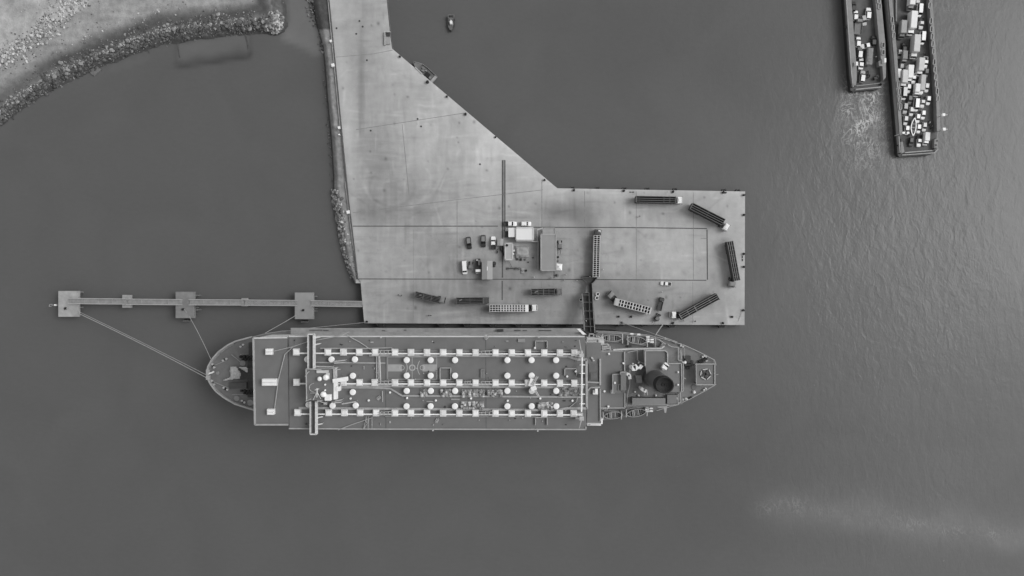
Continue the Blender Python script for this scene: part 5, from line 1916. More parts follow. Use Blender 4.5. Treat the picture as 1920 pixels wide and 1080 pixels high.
# parapet line, pipe and posts along the bank
kq = [(617.2, 0), (629, 122), (640, 238), (654, 380), (659.5, 424), (671, 523)]
mb = MB(); mb.bars([W(x, y, ZQ)[:2] + (ZQ - .4,) for x, y in [(610, -80)] + kq], .28, .75)
solo('parapet_wall', mb, mat('parapet_dark', .10, .8, .2, .5), W(640, 260, ZQ), 'low dark parapet along the west edge of the quay above the gravel bank', 'wall')
mb = MB(); mb.path([W(x - 2.4, y, ZQ + .05) for x, y in [(610, -80)] + kq[:3]], .16, 6); mb.path([W(x - 3, y, ZQ + .1) for x, y in ((650, 340), (657, 400), (666, 470))], .1, 6)
solo('water_pipe', mb, M_CONW, W(628, 130, ZQ), 'thin pale water pipe running beside the dark parapet of the quay', 'pipe')
for x, y, s, l in ((621, 78, .55, 'northernmost white marker post beside the quay parapet'), (625, 123, .75, 'second white marker post from the north beside the quay parapet'), (636.5, 240, .6, 'white marker post at the middle of the quay parapet'), (653.5, 398, .8, 'white marker post above the pale rubble slope'),
                   (636.8, 253, .35, 'short white stub just below the middle marker post')):
    q = W(x, y, ZQ)
    mb = MB(); mb.box(q[0], q[1], ZQ - .8, s * 1.5, s * 1.5, 1.6, .2)
    solo('marker_post', mb, M_WHITE, q, l, 'post')
lowbox('concrete_block', 667, 524, 678, 531, .35, M_CONW, 'pale concrete block at the foot of the parapet beside the gap in the quay', 'block', ZQ - .8)

# ------------------------------------------------------------------ mooring lines
def line(pts, label, r=.11, sag=.5, group=None):
    P = [Vector(p) for p in pts]
    mb = MB()
    for a, b in zip(P, P[1:]):
        n_ = 10
        q = [a.lerp(b, i / n_) - Vector((0, 0, sag * 4 * (i / n_) * (1 - i / n_))) for i in range(n_ + 1)]
        mb.path(q, r, 5)
    return solo('mooring_line', mb, M_ROPE, P[0], label, 'rope', group)


line([W(124, 578, 5.1), W(147, 587.5, 4.9), W(386.5, 708, 13.6)], 'thick mooring line from the far west dolphin to the ship bow', .12, 1.2)
line([W(124, 577, 5.1), W(148, 584.5, 4.9), W(387, 703, 13.6)], 'thin second mooring line beside the thick one from the far west dolphin', .08, .6)
line([W(345, 580, 5.1), W(357, 597, 4.8), W(395, 673, 13.6)], 'single mooring line from the darker middle dolphin to the ship bow', .10)
line([W(569, 582, 5.1), W(552, 593, 4.8), W(497, 624.5, 13.4)], 'short mooring line from the smooth dolphin to the forward side of the ship', .10)
line([W(688, 603, 4.6), W(681, 605, 4.3), W(560, 617.2, 13.4)], 'slack mooring line from the south west corner of the quay along the ship side', .08)
line([W(1166, 605, 4.6), W(1229, 627, 14), W(1270, 641.5, 13)], 'long mooring line from the quay to the ship quarter past the stern deck', .13, .4)
line([W(1243.5, 607.5, 4.6), W(1228.5, 629, 14)], 'short steep mooring line from the quay to the stern deck beside the canisters', .17, .1)
line([W(1393, 582, 4.6), W(1388, 593, 4.15), W(1384, 603, 4.15)], 'slack rope lying on the quay at the south east corner', .06, .02)

# ------------------------------------------------------------------ livestock trucks
def obj_local(name, mb, m, t, **kw):
    o = bpy.data.objects.new(name, mb.mesh(name, m, **kw))
    COL.objects.link(o)
    o.parent = t
    return o


def wheel_mesh():
    mb = MB()
    mb.tube((0, -.16, 0), (0, .16, 0), .5, 16, 0)
    mb.tube((0, -.17, 0), (0, .17, 0), .26, 10, 1)
    return mb.mesh('wheel', [M_BLACK, M_STEEL])


WHEEL = wheel_mesh()
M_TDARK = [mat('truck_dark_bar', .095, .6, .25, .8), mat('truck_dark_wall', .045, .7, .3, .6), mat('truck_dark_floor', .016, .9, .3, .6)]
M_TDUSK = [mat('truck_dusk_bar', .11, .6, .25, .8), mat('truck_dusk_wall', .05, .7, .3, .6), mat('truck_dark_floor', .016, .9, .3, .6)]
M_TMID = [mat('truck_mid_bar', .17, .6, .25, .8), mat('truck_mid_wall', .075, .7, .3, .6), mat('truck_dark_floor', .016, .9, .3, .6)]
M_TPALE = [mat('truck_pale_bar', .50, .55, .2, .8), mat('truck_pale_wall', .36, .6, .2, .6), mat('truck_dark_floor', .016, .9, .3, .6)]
CABS = {'white': M_WHITE, 'grey': mat('cab_grey', .24, .5, .15, .7), 'dark': mat('cab_dark', .07, .5, .2, .7), 'mid': mat('cab_mid', .15, .5, .15, .7)}
TOP = 4.1


def livestock_truck(tail, front, cab, cab_dir, ms, n_long, cross, cab_m, label, wpx=12.6, nose=0.0, junk=None, spot=False):
    A, B = Vector(W(*tail, ZQ + TOP)), Vector(W(*front, ZQ + TOP))
    A.z = B.z = ZQ
    Lt = (B - A).length
    ang = math.atan2((B - A).y, (B - A).x)
    c = (A + B) / 2
    t = thing('livestock_truck', label, 'livestock truck', c, ang, 'livestock trucks on the quay')
    hw = wpx * (ZC - ZQ - TOP) / F / 2
    h = Lt / 2
    mb = MB(); mb.box(0, 0, .8, Lt, hw * 2 - .1, .35); obj_local('floor', mb, ms[2], t)
    mb = MB(); mb.box(0, 0, .55, Lt * .96, .9, .24); obj_local('chassis', mb, M_BLACK, t)
    for s in (-1, 1):
        mb = MB()
        z = 1.2
        while z < TOP - .15:
            mb.box(0, s * (hw - .05), z, Lt, .08, .30); z += .36
        for i in range(int(Lt / 1.3) + 1):
            mb.box(-h + .06 + (Lt - .12) * i / int(Lt / 1.3), s * (hw + .02), 1.0, .12, .07, TOP - 1.0)
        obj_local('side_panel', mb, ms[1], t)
    for s in (-1, 1):
        mb = MB()
        for k in range(8):
            mb.box(s * (h - .05), 0, 1.2 + .36 * k, .08, hw * 2 - .2, .30)
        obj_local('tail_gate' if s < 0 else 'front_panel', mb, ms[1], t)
    for i in range(n_long):
        y = -hw + .1 + (2 * hw - .2) * i / (n_long - 1)
        mb = MB(); mb.box(0, y, TOP - .12, Lt, (.26 if n_long < 5 else .19) if 0 < i < n_long - 1 else .2, .14)
        obj_local('roof_rail', mb, ms[0], t)
    for x, w in cross:
        mb = MB(); mb.box(-h + Lt * x, 0, TOP + .021, w, hw * 2 - .02, .08)
        obj_local('roof_bow', mb, ms[0], t)
    if nose:
        mb = MB(); mb.box(h - nose / 2, 0, TOP + .1, nose, hw * 2 + .05, .1); obj_local('roof_sheet', mb, cab_m if cab_m is M_WHITE else M_PALE, t)
    for x in ([-h + 1.4, -h + 2.7, -h + 4.0] if Lt > 11 else [-h + 1.6, -h + 2.9]):
        for s in (-1, 1):
            o = bpy.data.objects.new('wheel', WHEEL); COL.objects.link(o); o.parent = t; o.location = (x, s * (hw - .25), .5)
    # cab, turned by its own steering angle
    cc = Vector(W(*cab, ZQ + 2.8)); cc.z = ZQ
    d = cc - c
    ca, sa = math.cos(-ang), math.sin(-ang)
    lx_, ly_ = ca * d.x - sa * d.y, sa * d.x + ca * d.y
    la = R(cab_dir) - ang
    body = bpy.data.objects.new('cab', None)
    mb = MB()
    pr = [(-1.05, 1.16, .7, 2.75), (-.95, 1.2, .7, 2.9), (.55, 1.2, .7, 2.85), (.85, 1.18, .7, 1.9), (1.02, 1.1, .7, 1.75)]
    mb.loft([[(x, -w, zb), (x, w, zb), (x, w, zt - .12), (x, w - .14, zt), (x, -w + .14, zt), (x, -w, zt - .12)] for x, w, zb, zt in pr])
    o = obj_local('cab', mb, cab_m, t)
    o.location = (lx_, ly_, 0); o.rotation_euler = (0, 0, la)
    cabo = o
    mb = MB(); mb.face([(.585, -1.0, 2.74), (.585, 1.0, 2.74), (.895, 1.05, 1.95), (.895, -1.05, 1.95)])
    mb.face([(.60, -1.0, 2.76), (.60, 1.0, 2.76), (.91, 1.05, 1.96), (.91, -1.05, 1.96)])
    obj_local('windscreen', mb, M_GLASS, cabo)
    mb = MB(); mb.box(-.2, 0, 2.92, .9, 1.3, .16); obj_local('roof_hatch', mb, cab_m, cabo)
    if spot:
        mb = MB(); mb.box(.25, -.45, 2.93, .8, .8, .12); obj_local('roof_plate', mb, M_WHITE, cabo)
    for s in (-1, 1):
        mb = MB(); mb.box(.8, s * 1.4, 1.9, .12, .22, .5); mb.tube((.75, s * 1.15, 2.3), (.8, s * 1.4, 2.3), .03, 4); obj_local('mirror', mb, M_DARK, cabo)
    mb = MB(); mb.box(-1.8, 0, .6, 2.8, .9, .3); mb.box(-1.7, .75, .5, .9, .5, .6); mb.tube((-1.25, -.85, .8), (-1.25, -.85, 2.9), .1, 8)
    obj_local('tractor_frame', mb, M_DARK, cabo)
    for x in ((.3, -2.2) if Lt > 11 else (.3,)):
        for s in (-1, 1):
            o = bpy.data.objects.new('wheel', WHEEL); COL.objects.link(o); o.parent = cabo; o.location = (x, s * .98, .5)
    if junk:
        for x, y, w, d_, rr in junk:
            mb = MB(); mb.box(-h + Lt * x, y, TOP + .02, w, d_, .22, rr); obj_local('roof_bundle', mb, M_STEEL, t)
    return t


D9 = [(i / 9, .12) for i in range(10)]
livestock_truck((778.5, 552.3), (824.5, 563.2), (830.5, 561.8), -13, M_TDUSK, 5, [(0, .2), (.33, .25), (.66, .2), (1, .2)], CABS['grey'], 'short dark livestock truck with a grey cab slanting at the west end of the row', 11.6, junk=[(.2, .2, 1.0, .35, .3)])
livestock_truck((856, 564.3), (906.5, 563.6), (911.5, 563.4), 1, M_TDARK, 5, [(0, .2), (.5, .14), (1, .5)], CABS['dark'], 'short black livestock truck with a dark cab parked straight beside the ship', 12.2, junk=[(.15, .3, 1.2, .4, .5)])
livestock_truck((996.5, 547.9), (1040, 547.0), (1048.5, 546.9), 1, M_TDUSK, 5, [(0, .2), (.28, .2), (.52, .3), (.75, .2), (1, .2)], CABS['mid'], 'short dark livestock truck with a dull cab standing alone above the white truck', 12.6, junk=[(.2, .1, 1.3, .5, .4)])
livestock_truck((918.3, 578), (991, 578), (1002.5, 577.3), 0, M_TPALE, 4, [(i / 14, .5 if i > 3 else .22) for i in range(13)], CABS['white'], 'long white slatted livestock truck with a white cab parked beside the ship', 13.4, nose=1.3)
livestock_truck((1117.8, 519), (1119.6, 441.5), (1121.6, 435), 86, M_TPALE, 3, [(i / 20, .16) for i in range(21)], CABS['dark'], 'long pale slatted livestock truck backed up to the loading ramp', 12.6, spot=True)
livestock_truck((1193, 373.2), (1267, 374.6), (1275.5, 375.2), -1, M_TDARK, 4, [(0, .5), (.07, .1), (.7, .22), (.85, .22), (1, .3)], CABS['white'], 'long black livestock truck with a white cab along the north edge of the quay', 12.2)
livestock_truck((1297, 386), (1357, 416.5), (1363.0, 426), -35, M_TDUSK, 4, [(0, .3), (.5, .1), (1, .1)], CABS['white'], 'long dark livestock truck with a white cab turning at the north east quay corner', 13.2)
livestock_truck((1369.2, 452.5), (1382.5, 526), (1373.5, 533.5), -100, M_TMID, 4, D9, CABS['grey'], 'long dark livestock truck with a grey cab driving down the east edge of the quay', 11.6)
livestock_truck((1346.5, 556), (1276.5, 594.5), (1262.5, 590.5), 178, M_TMID, 4, [(0, .2), (.22, .16), (.6, .4), (.8, .2), (1, .3)], CABS['white'], 'long dark livestock truck with a white cab turning near the south east quay corner', 12.6)
livestock_truck((1219.5, 582.7), (1153.5, 565.6), (1145.0, 552.5), 136, M_TPALE, 3, [(i / 12, .34 if i % 3 else .5) for i in range(13)], CABS['grey'], 'pale slatted livestock truck with a grey cab jackknifed beside the loading ramp', 13.2, nose=1.5)

# ------------------------------------------------------------------ cars, pickups, vans
M_PAINT = mat('car_paint', .80, .3, .04, .5, spec=.5)
PAINTS = {'white': M_PAINT, 'offwhite': mat('car_offwhite', .66, .35, .05, .5), 'cream': mat('car_cream', .62, .35, .05, .5), 'silver': mat('car_silver', .40, .3, .06, .5), 'grey': mat('car_grey', .21, .35, .08, .5), 'dull': mat('car_dull', .13, .4, .1, .5), 'dark': mat('car_dark', .035, .3, .15, .5)}
CARWHEEL = MB()
CARWHEEL.tube((0, -.11, 0), (0, .11, 0), .33, 14, 0); CARWHEEL.tube((0, -.12, 0), (0, .12, 0), .2, 8, 1)
CARWHEEL = CARWHEEL.mesh('wheel', [M_BLACK, M_GALV])


def make_car(name, L, Wd, roof, ws, rear, zr, hood_z, bed=None, boot_z=None):
    """roof = (x0, x1) of the roof panel; ws = x where the windscreen meets the bonnet; rear = x where the rear window meets the boot"""
    t = bpy.data.objects.new(name, None)
    COL.objects.link(t)
    h, w = L / 2, Wd / 2
    bz = boot_z or hood_z
    back = bed[1] if bed else -h
    mb = MB()
    st = [(-h, .78, bz * .72), (-h + .1, .93, bz * .96), (-h + .5, 1.0, bz)] if not bed else [(bed[1] - .02, 1.0, hood_z * 1.05)]
    st += [(ws - .1, 1.0, hood_z), (h - .75, .98, hood_z * .95), (h - .25, .90, hood_z * .84), (h - .06, .76, hood_z * .72), (h, .62, hood_z * .6)]
    mb.loft([[(x, -w * k, .28), (x, w * k, .28), (x, w * k, zt - .1), (x, (w - .12) * k, zt), (x, -(w - .12) * k, zt), (x, -w * k, zt - .1)] for x, k, zt in st])
    tw = w * .80
    zb = hood_z - .04
    mb.prism([(rear, -w * .93), (ws, -w * .93), (ws, w * .93), (rear, w * .93)], zb, zr, 0, [(roof[0], -tw), (roof[1], -tw), (roof[1], tw), (roof[0], tw)], bottom=False)
    obj_local('body', mb, M_PAINT, t, bevel=.05)
    mb = MB()
    e = .03
    for (xa, ya, xb, yb, nm) in ((ws, w * .86, roof[1], tw * .92, 'windscreen'), (rear, w * .84, roof[0], tw * .9, 'rear_window')):
        sg = 1 if nm == 'windscreen' else -1
        mb = MB()
        za, zt = hood_z + .06, zr - .03
        fa, ft = (za - zb) / (zr - zb), (zt - zb) / (zr - zb)
        x0, x1 = xa + (xb - xa) * fa + sg * e * 2, xa + (xb - xa) * ft + sg * e * 2
        mb.face([(x0, -ya, za + e), (x0, ya, za + e), (x1, yb, zt + e), (x1, -yb, zt + e)])
        obj_local(nm, mb, M_GLASS, t)
    for s in (-1, 1):
        mb = MB()
        za, zt = hood_z + .05, zr - .12
        mb.face([(rear + .25, s * (w * .91 + .03), za), (ws - .25, s * (w * .91 + .03), za), (roof[1] - .02, s * (tw + .06), zt), (roof[0] + .02, s * (tw + .06), zt)])
        obj_local('side_window', mb, M_GLASS, t)
    if bed:
        mb = MB()
        x0, x1 = -h, bed[1] - .03
        mb.box((x0 + x1) / 2, 0, .35, x1 - x0, Wd * .98, .28)
        for s in (-1, 1):
            mb.box((x0 + x1) / 2, s * (w - .06), .63, x1 - x0, .1, hood_z - .6)
        mb.box(x0 + .05, 0, .63, .1, Wd - .24, hood_z - .62)
        obj_local('load_bed', mb, M_PAINT if bed[2] else M_DARK, t)
        mb = MB(); mb.box((x0 + x1) / 2, 0, .632, x1 - x0 - .2, Wd - .26, .05); obj_local('bed_floor', mb, M_DARK, t)
    for x in (-h + .8, h - .85):
        for s in (-1, 1):
            o = bpy.data.objects.new('wheel', CARWHEEL); COL.objects.link(o); o.parent = t; o.location = (x, s * (w - .1), .33)
    for s in (-1, 1):
        mb = MB(); mb.box(ws - .35, s * (w + .1), hood_z + .02, .16, .2, .14); obj_local('mirror', mb, M_DARK, t)
    return t


def swapper(c):
    return {'car_paint': PAINTS[c]}


PROTO = {
    'hatch': make_car('car', 4.1, 1.78, (-1.65, .12), .98, -1.95, 1.50, .92),
    'sedan': make_car('car', 4.6, 1.80, (-1.05, .18), 1.05, -1.65, 1.44, .90, boot_z=.96),
    'suv': make_car('car', 4.7, 1.90, (-2.05, .25), 1.05, -2.22, 1.75, 1.02),
    'pickup': make_car('pickup', 5.0, 1.85, (-.75, .45), 1.15, -.92, 1.70, 1.02, bed=(0, -.92, True)),
    'pickup_dark': make_car('pickup', 5.0, 1.85, (-.75, .45), 1.15, -.92, 1.70, 1.02, bed=(0, -.92, False)),
    'van': make_car('van', 5.2, 1.95, (-2.45, 1.25), 1.85, -2.56, 2.2, 1.1),
}
CAT = {'hatch': 'car', 'sedan': 'car', 'suv': 'car', 'pickup': 'pickup', 'pickup_dark': 'pickup', 'van': 'van'}


def make_boxtruck(Lb, Wb, Hb, cab_len=1.7):
    t = bpy.data.objects.new('box_truck', None)
    COL.objects.link(t)
    L = Lb + cab_len + .15
    h = L / 2
    mb = MB(); mb.box(0, 0, .5, L - .3, .9, .3); obj_local('chassis', mb, M_DARK, t)
    mb = MB(); mb.box(-h + Lb / 2, 0, .85, Lb, Wb, Hb - .85); mb.box(-h + Lb / 2, 0, Hb + .001, Lb - .3, Wb - .25, .04)
    obj_local('cargo_box', mb, mat('box_paint', .74, .5, .06, .4), t, bevel=.05)
    mb = MB(); mb.box(-h - .03, 0, 1.0, .05, Wb - .3, Hb - 1.3); obj_local('rear_door', mb, M_GALV, t)
    x0 = h - cab_len
    w = Wb / 2 - .05
    mb = MB()
    mb.loft([[(x, -w * k, .5), (x, w * k, .5), (x, w * k, zt - .1), (x, (w - .15) * k, zt), (x, -(w - .15) * k, zt), (x, -w * k, zt - .1)] for x, k, zt in ((x0, .98, 2.2), (x0 + .1, 1, 2.28), (h - .75, 1, 2.25), (h - .32, .98, 1.45), (h - .05, .93, 1.25), (h, .85, 1.1))])
    obj_local('cab', mb, M_PAINT, t, bevel=.04)
    mb = MB(); mb.face([(h - .70, -w * .86, 2.2), (h - .70, w * .86, 2.2), (h - .29, w * .9, 1.48), (h - .29, -w * .9, 1.48)]); obj_local('windscreen', mb, M_GLASS, t)
    for x in (-h + 1.0, h - .9):
        for s in (-1, 1):
            o = bpy.data.objects.new('wheel', WHEEL); COL.objects.link(o); o.parent = t; o.location = (x, s * (w - .16), .46); o.scale = (.92, .92, .92)
    for s in (-1, 1):
        mb = MB(); mb.box(h - .5, s * (w + .22), 1.5, .1, .16, .4); mb.tube((h - .55, s * w, 1.8), (h - .5, s * (w + .22), 1.8), .03, 4); obj_local('mirror', mb, M_DARK, t)
    return t


PROTO['truck'] = make_boxtruck(5.2, 2.25, 3.3)
PROTO['small_truck'] = make_boxtruck(3.4, 1.95, 2.7, 1.5)
PROTO['big_truck'] = make_boxtruck(7.0, 2.5, 4.0, 2.0)
CAT.update(truck='box truck', small_truck='box truck', big_truck='box truck')
M_BOXP = {'white': mat('box_paint', .74), 'cream': mat('box_cream', .55, .5, .08, .4), 'grey': mat('box_grey', .33, .5, .08, .4), 'dull': mat('box_dull', .22, .5, .12, .4)}
ROOFZ = {'hatch': 1.5, 'sedan': 1.44, 'suv': 1.75, 'pickup': 1.4, 'pickup_dark': 1.4, 'van': 2.1, 'truck': 2.9, 'small_truck': 2.4, 'big_truck': 3.5}


def vehicle(kind, x, y, deg, label, paint='white', box=None, z=ZQ, group=None, scale=1.0):
    """x, y: pixel where the middle of the vehicle shows at half its height"""
    sw = dict(swapper(paint))
    if box:
        sw['box_paint'] = M_BOXP[box]
    p = W(x, y, z + ROOFZ[kind] * .6)
    o = dup(PROTO[kind], None, sw)
    o.location = (p[0], p[1], z)
    o.rotation_euler = (0, 0, R(deg))
    if scale != 1.0:
        o.scale = (scale,) * 3
    tag(o, label, CAT[kind], group)
    return o


QG = 'cars parked on the quay'
vehicle('suv', 879, 455.5, -83, 'dark car standing slightly askew, westernmost of the row of three beside the double drain', 'dark', group=QG)
vehicle('suv', 906, 452, -89, 'dark car with a grey roof, middle of the row of three beside the double drain', 'dark', group=QG)
vehicle('pickup_dark', 924.8, 455.5, 90, 'white pickup with a black load bed ending the row of three by the drain', 'white', group=QG)
vehicle('pickup_dark', 956.8, 419.8, 0, 'white pickup with a black load bed above the white roofed building', 'white', group=QG)
vehicle('hatch', 986, 419.6, 0, 'white car with a rounded bonnet above the white roofed building', 'white', group=QG)
vehicle('pickup', 1248.6, 532, 174, 'small white pickup alone on the open quay beside the rectangular drain', 'white', group=QG, scale=.82)
vehicle('van', 871, 501.5, -86, 'white van parked beside the tractor and the tent roofed shed', 'white', group=QG)
# grey roofed, dark cars show a grey roof panel
mb = MB(); mb.box(0, 0, 1.76, 1.9, 1.3, .02)
for nm in ('dark car standing', 'dark car with a grey roof'):
    for o in COL.objects:
        if o.get('label', '').startswith(nm):
            obj_local('roof_panel', mb, PAINTS['grey'], o).location = (-.8, 0, 0)

# flatbed truck with a white cab, farm tractors, dark flatbed, forklift
def flatbed(x, y, deg, label, cab_m, Lb=5.0, Wb=2.1, load=None, bed_m=M_DARK, s=1.0):
    p = W(x, y, ZQ + 1)
    t = thing('flatbed_truck', label, 'truck', (p[0], p[1], ZQ), R(deg))
    L = Lb + 1.7
    mb = MB(); mb.box(-L / 2 + Lb / 2, 0, .8, Lb, Wb, .15); mb.box(-L / 2 + .05, 0, .95, .1, Wb, .4)
    for q in (-1, 1):
        mb.box(-L / 2 + Lb / 2, q * (Wb / 2 - .05), .95, Lb, .1, .4)
    obj_local('load_bed', mb, bed_m, t)
    mb = MB(); mb.box(0, 0, .5, L - .2, .8, .28); obj_local('chassis', mb, M_BLACK, t)
    mb = MB(); x0 = L / 2 - 1.55
    mb.loft([[(xx, -w, .5), (xx, w, .5), (xx, w, zt - .1), (xx, w - .12, zt), (xx, -w + .12, zt), (xx, -w, zt - .1)] for xx, w, zt in ((x0, 1.0, 2.2), (x0 + 1.0, 1.0, 2.2), (x0 + 1.35, .98, 1.3), (x0 + 1.55, .85, 1.1))])
    c_ = obj_local('cab', mb, cab_m, t, bevel=.04)
    mb = MB(); mb.face([(x0 + 1.05, -.85, 2.14), (x0 + 1.05, .85, 2.14), (x0 + 1.39, .88, 1.36), (x0 + 1.39, -.88, 1.36)]); obj_local('windscreen', mb, M_GLASS, c_)
    for xx in (-L / 2 + 1.1, L / 2 - .9):
        for q in (-1, 1):
            o = bpy.data.objects.new('wheel', WHEEL); COL.objects.link(o); o.parent = t; o.location = (xx, q * (Wb / 2 - .2), .45); o.scale = (.9, .9, .9)
    if load:
        for xx, yy, w, d, h_, m in load:
            mb = MB(); mb.box(-L / 2 + xx, yy, .96, w, d, h_, taper=.85); obj_local('load', mb, m, t)
    t.scale = (s, s, s)
    return t


flatbed(896.5, 499, -88, 'loaded flatbed truck with a white cab beside the tent roofed shed', M_WHITE, 3.9, 1.9, [(.5, -.3, .6, .8, .9, M_PALE), (1.5, .45, 2.2, .7, .8, M_STEEL), (2.0, -.5, 1.8, .7, .3, M_BLACK)])
flatbed(1238.5, 570, 77, 'dark flatbed truck facing the forklift on the open quay', CABS['dark'], 4.0, 2.0, None, mat('bed_grey', .07, .8, .25, .7), .9)


def tractor(x, y, deg, label, m, forks=False, s=1.0):
    p = W(x, y, ZQ + 1)
    t = thing('farm_tractor' if not forks else 'forklift', label, 'tractor' if not forks else 'forklift', (p[0], p[1], ZQ), R(deg))
    mb = MB(); mb.box(.55, 0, .7, 1.7, .8, .75, taper=.8); obj_local('bonnet', mb, m, t, bevel=.06)
    mb = MB(); mb.box(-.75, 0, 1.9, 1.3, 1.25, .12)
    for a in (-1, 1):
        for b in (-1, 1):
            mb.tube((-.75 + a * .55, b * .52, .9), (-.75 + a * .5, b * .5, 1.9), .05, 5)
    obj_local('cab_roof', mb, M_STEEL, t)
    mb = MB(); mb.box(-.7, 0, .5, 1.5, 1.1, .5); mb.box(-.9, 0, 1.0, .5, .5, .5); obj_local('seat', mb, M_BLACK, t)
    for q in (-1, 1):
        o = bpy.data.objects.new('wheel', WHEEL); COL.objects.link(o); o.parent = t; o.location = (-.9, q * .85, .6); o.scale = (1.2, 1.1, 1.2)
        o = bpy.data.objects.new('wheel', WHEEL); COL.objects.link(o); o.parent = t; o.location = (1.0, q * .7, .38); o.scale = (.75, .8, .75)
        mb = MB(); mb.box(-.9, q * .85, 1.22, 1.2, .4, .06); obj_local('mudguard', mb, m, t)
    if forks:
        mb = MB(); mb.box(-1.65, 0, .4, .12, 1.2, 2.0); obj_local('mast', mb, M_DARK, t)
        for q in (-1, 1):
            mb = MB(); mb.box(-2.5, q * .4, .15, 1.7, .13, .07); obj_local('fork', mb, M_PALE, t)
    t.scale = (s, s, s)
    return t


tractor(882.5, 497, 80, 'grey tractor parked between the white van and the loaded flatbed', M_STEEL)
tractor(1049.5, 458, 92, 'grey forklift with its forks out beside the long grey roof', M_GALV, True, 1.1)
tractor(1233.5, 594, 60, 'dark forklift at the quay edge below the dark flatbed truck', M_DARK, True, .95)

# ------------------------------------------------------------------ buildings and clutter of the compound
def shed(name, x0, y0, x1, y1, h_, roof_m, wall_m, label, cat='building', overhang=.25, rim=None, camber=0.0, door=True):
    a, b = W2(x0, y0, ZQ + h_), W2(x1, y1, ZQ + h_)
    cx, cy, sx, sy = (a[0] + b[0]) / 2, (a[1] + b[1]) / 2, b[0] - a[0], a[1] - b[1]
    t = thing(name, label, cat, (cx, cy, ZQ))
    mb = MB(); mb.box(cx, cy, ZQ + .002, sx - 2 * overhang, sy - 2 * overhang, h_ - .2); part('wall', mb, wall_m, t)
    mb = MB()
    if camber:
        mb.loft([[(a[0], yy, ZQ + h_ - .2), (b[0], yy, ZQ + h_ - .2), (b[0], yy, ZQ + h_ - .1), ((a[0] + b[0]) / 2, yy, ZQ + h_ + camber), (a[0], yy, ZQ + h_ - .1)] for yy in (a[1], b[1])])
    else:
        mb.box(cx, cy, ZQ + h_ - .197, sx, sy, .2)
    rf = part('roof', mb, roof_m, t)
    if rim:
        mb = MB()
        P = [(a[0], a[1]), (b[0], a[1]), (b[0], b[1]), (a[0], b[1]), (a[0], a[1])]
        mb.bars([(x, y, ZQ + h_ + .006) for x, y in P], .45, .16); part('gutter', mb, rim, rf)
    if door:
        mb = MB(); mb.box(cx + sx * .2, b[1] + overhang - .02, ZQ + .05, 1.0, .08, 2.1); part('door', mb, M_DARK, t)
        mb = MB(); mb.box(cx - sx * .2, b[1] + overhang - .02, ZQ + 1.1, 1.1, .08, .9); part('window', mb, M_GLASS, t)
    return t


M_WROOF = mat('white_roof', .72, .5, .03, .5)
t = shed('white_office', 968, 427, 1000, 450, 3.4, M_WROOF, M_HOUSE, 'large white flat roofed building in the quay compound', rim=mat('white_trim', .55, .5, .05, .5))
shed('white_annex', 953.3, 427, 965.8, 444.5, 3.0, M_WROOF, M_HOUSE, 'small white flat roofed annex beside the large white roof')
M_GROOF = mat('grey_sheet_roof', .27, .6, .06, .3)
t = shed('long_warehouse', 1014.5, 439.5, 1042.5, 507, 4.2, M_GROOF, M_CON, 'long grey roofed building on the east side of the quay compound', rim=M_RIM)
t = thing('porch', 'open porch frame at the north end of the long grey roof', 'porch', W(1029, 433, ZQ))
mb = MB(); mb.boxp(1018.5, 428, 1040, 439, ZQ + 2.4, ZQ + 2.5); part('awning', mb, mat('awning_grey', .33, .7, .08, .5), t)
mb = MB(); mb.bars([W(x, y, ZQ + 2.52) for x, y in ((1018, 438.5), (1018, 427.5), (1040.4, 427.5), (1040.4, 438.5))], .3, .2)
for x, y in ((1018, 427.5), (1040.4, 427.5), (1018, 438), (1040.4, 438)):
    q = W(x, y, ZQ + 2.5); mb.tube((q[0], q[1], ZQ), (q[0], q[1], ZQ + 2.5), .09, 6)
part('frame', mb, M_RIM, t)
t = thing('slatted_walkway', 'slatted walkway roof between the white building and the long grey roof', 'walkway', W(1011, 470, ZQ))
mb = MB()
for i in range(8):
    mb.boxp(1008, 433 + 2.35 * i, 1015.5, 434.3 + 2.35 * i, ZQ + 2.2, ZQ + 2.3)
for i in range(24):
    mb.boxp(1010, 452.5 + 2.3 * i, 1014, 453.6 + 2.3 * i, ZQ + 2.2, ZQ + 2.3)
part('roof_slat', mb, M_STEEL, t)
mb = MB(); mb.boxp(1007, 431, 1008, 452, ZQ + 2.0, ZQ + 2.35); mb.boxp(1008.5, 452, 1009.6, 504, ZQ + .002, ZQ + 2.45); mb.boxp(968, 452.2, 1009.6, 453.6, ZQ + .002, ZQ + 2.4)
part('screen_wall', mb, M_PALE, t)
mb = MB(); mb.bar(W(1007, 431, ZQ + 2.6), W(1018, 427.5, ZQ + 2.6), .5, .1); part('canopy_strip', mb, M_PALE, t)
shed('container_office', 947.3, 456.3, 961, 486.8, 2.7, mat('container_roof', .40, .6, .08, .4), M_CON, 'pale container office with a dark pot on its roof beside the tarpaulin heap', rim=mat('container_trim', .5, .6, .06, .5))
q = W(950.5, 460, ZQ + 2.7); mb = MB(); mb.lathe(q[0], q[1], [(.4, ZQ + 2.703), (.5, ZQ + 3.1), (.4, ZQ + 3.2), (.2, ZQ + 2.9)], 10); solo('water_pot', mb, M_DARK, (q[0], q[1], ZQ + 2.703), 'dark round pot standing on the container office roof', 'pot')
P_ = [(964.5, 459.5), (993.5, 460), (994, 484), (981, 484.5), (971, 482), (964, 478)]
cloth('tarpaulin', P_, ZQ + .01, 1.5, 'large wrinkled pale tarpaulin over a heap of goods inside the compound', 'tarpaulin', mat('quay_tarpaulin', .36, .9, .2, .7), 14, .4)
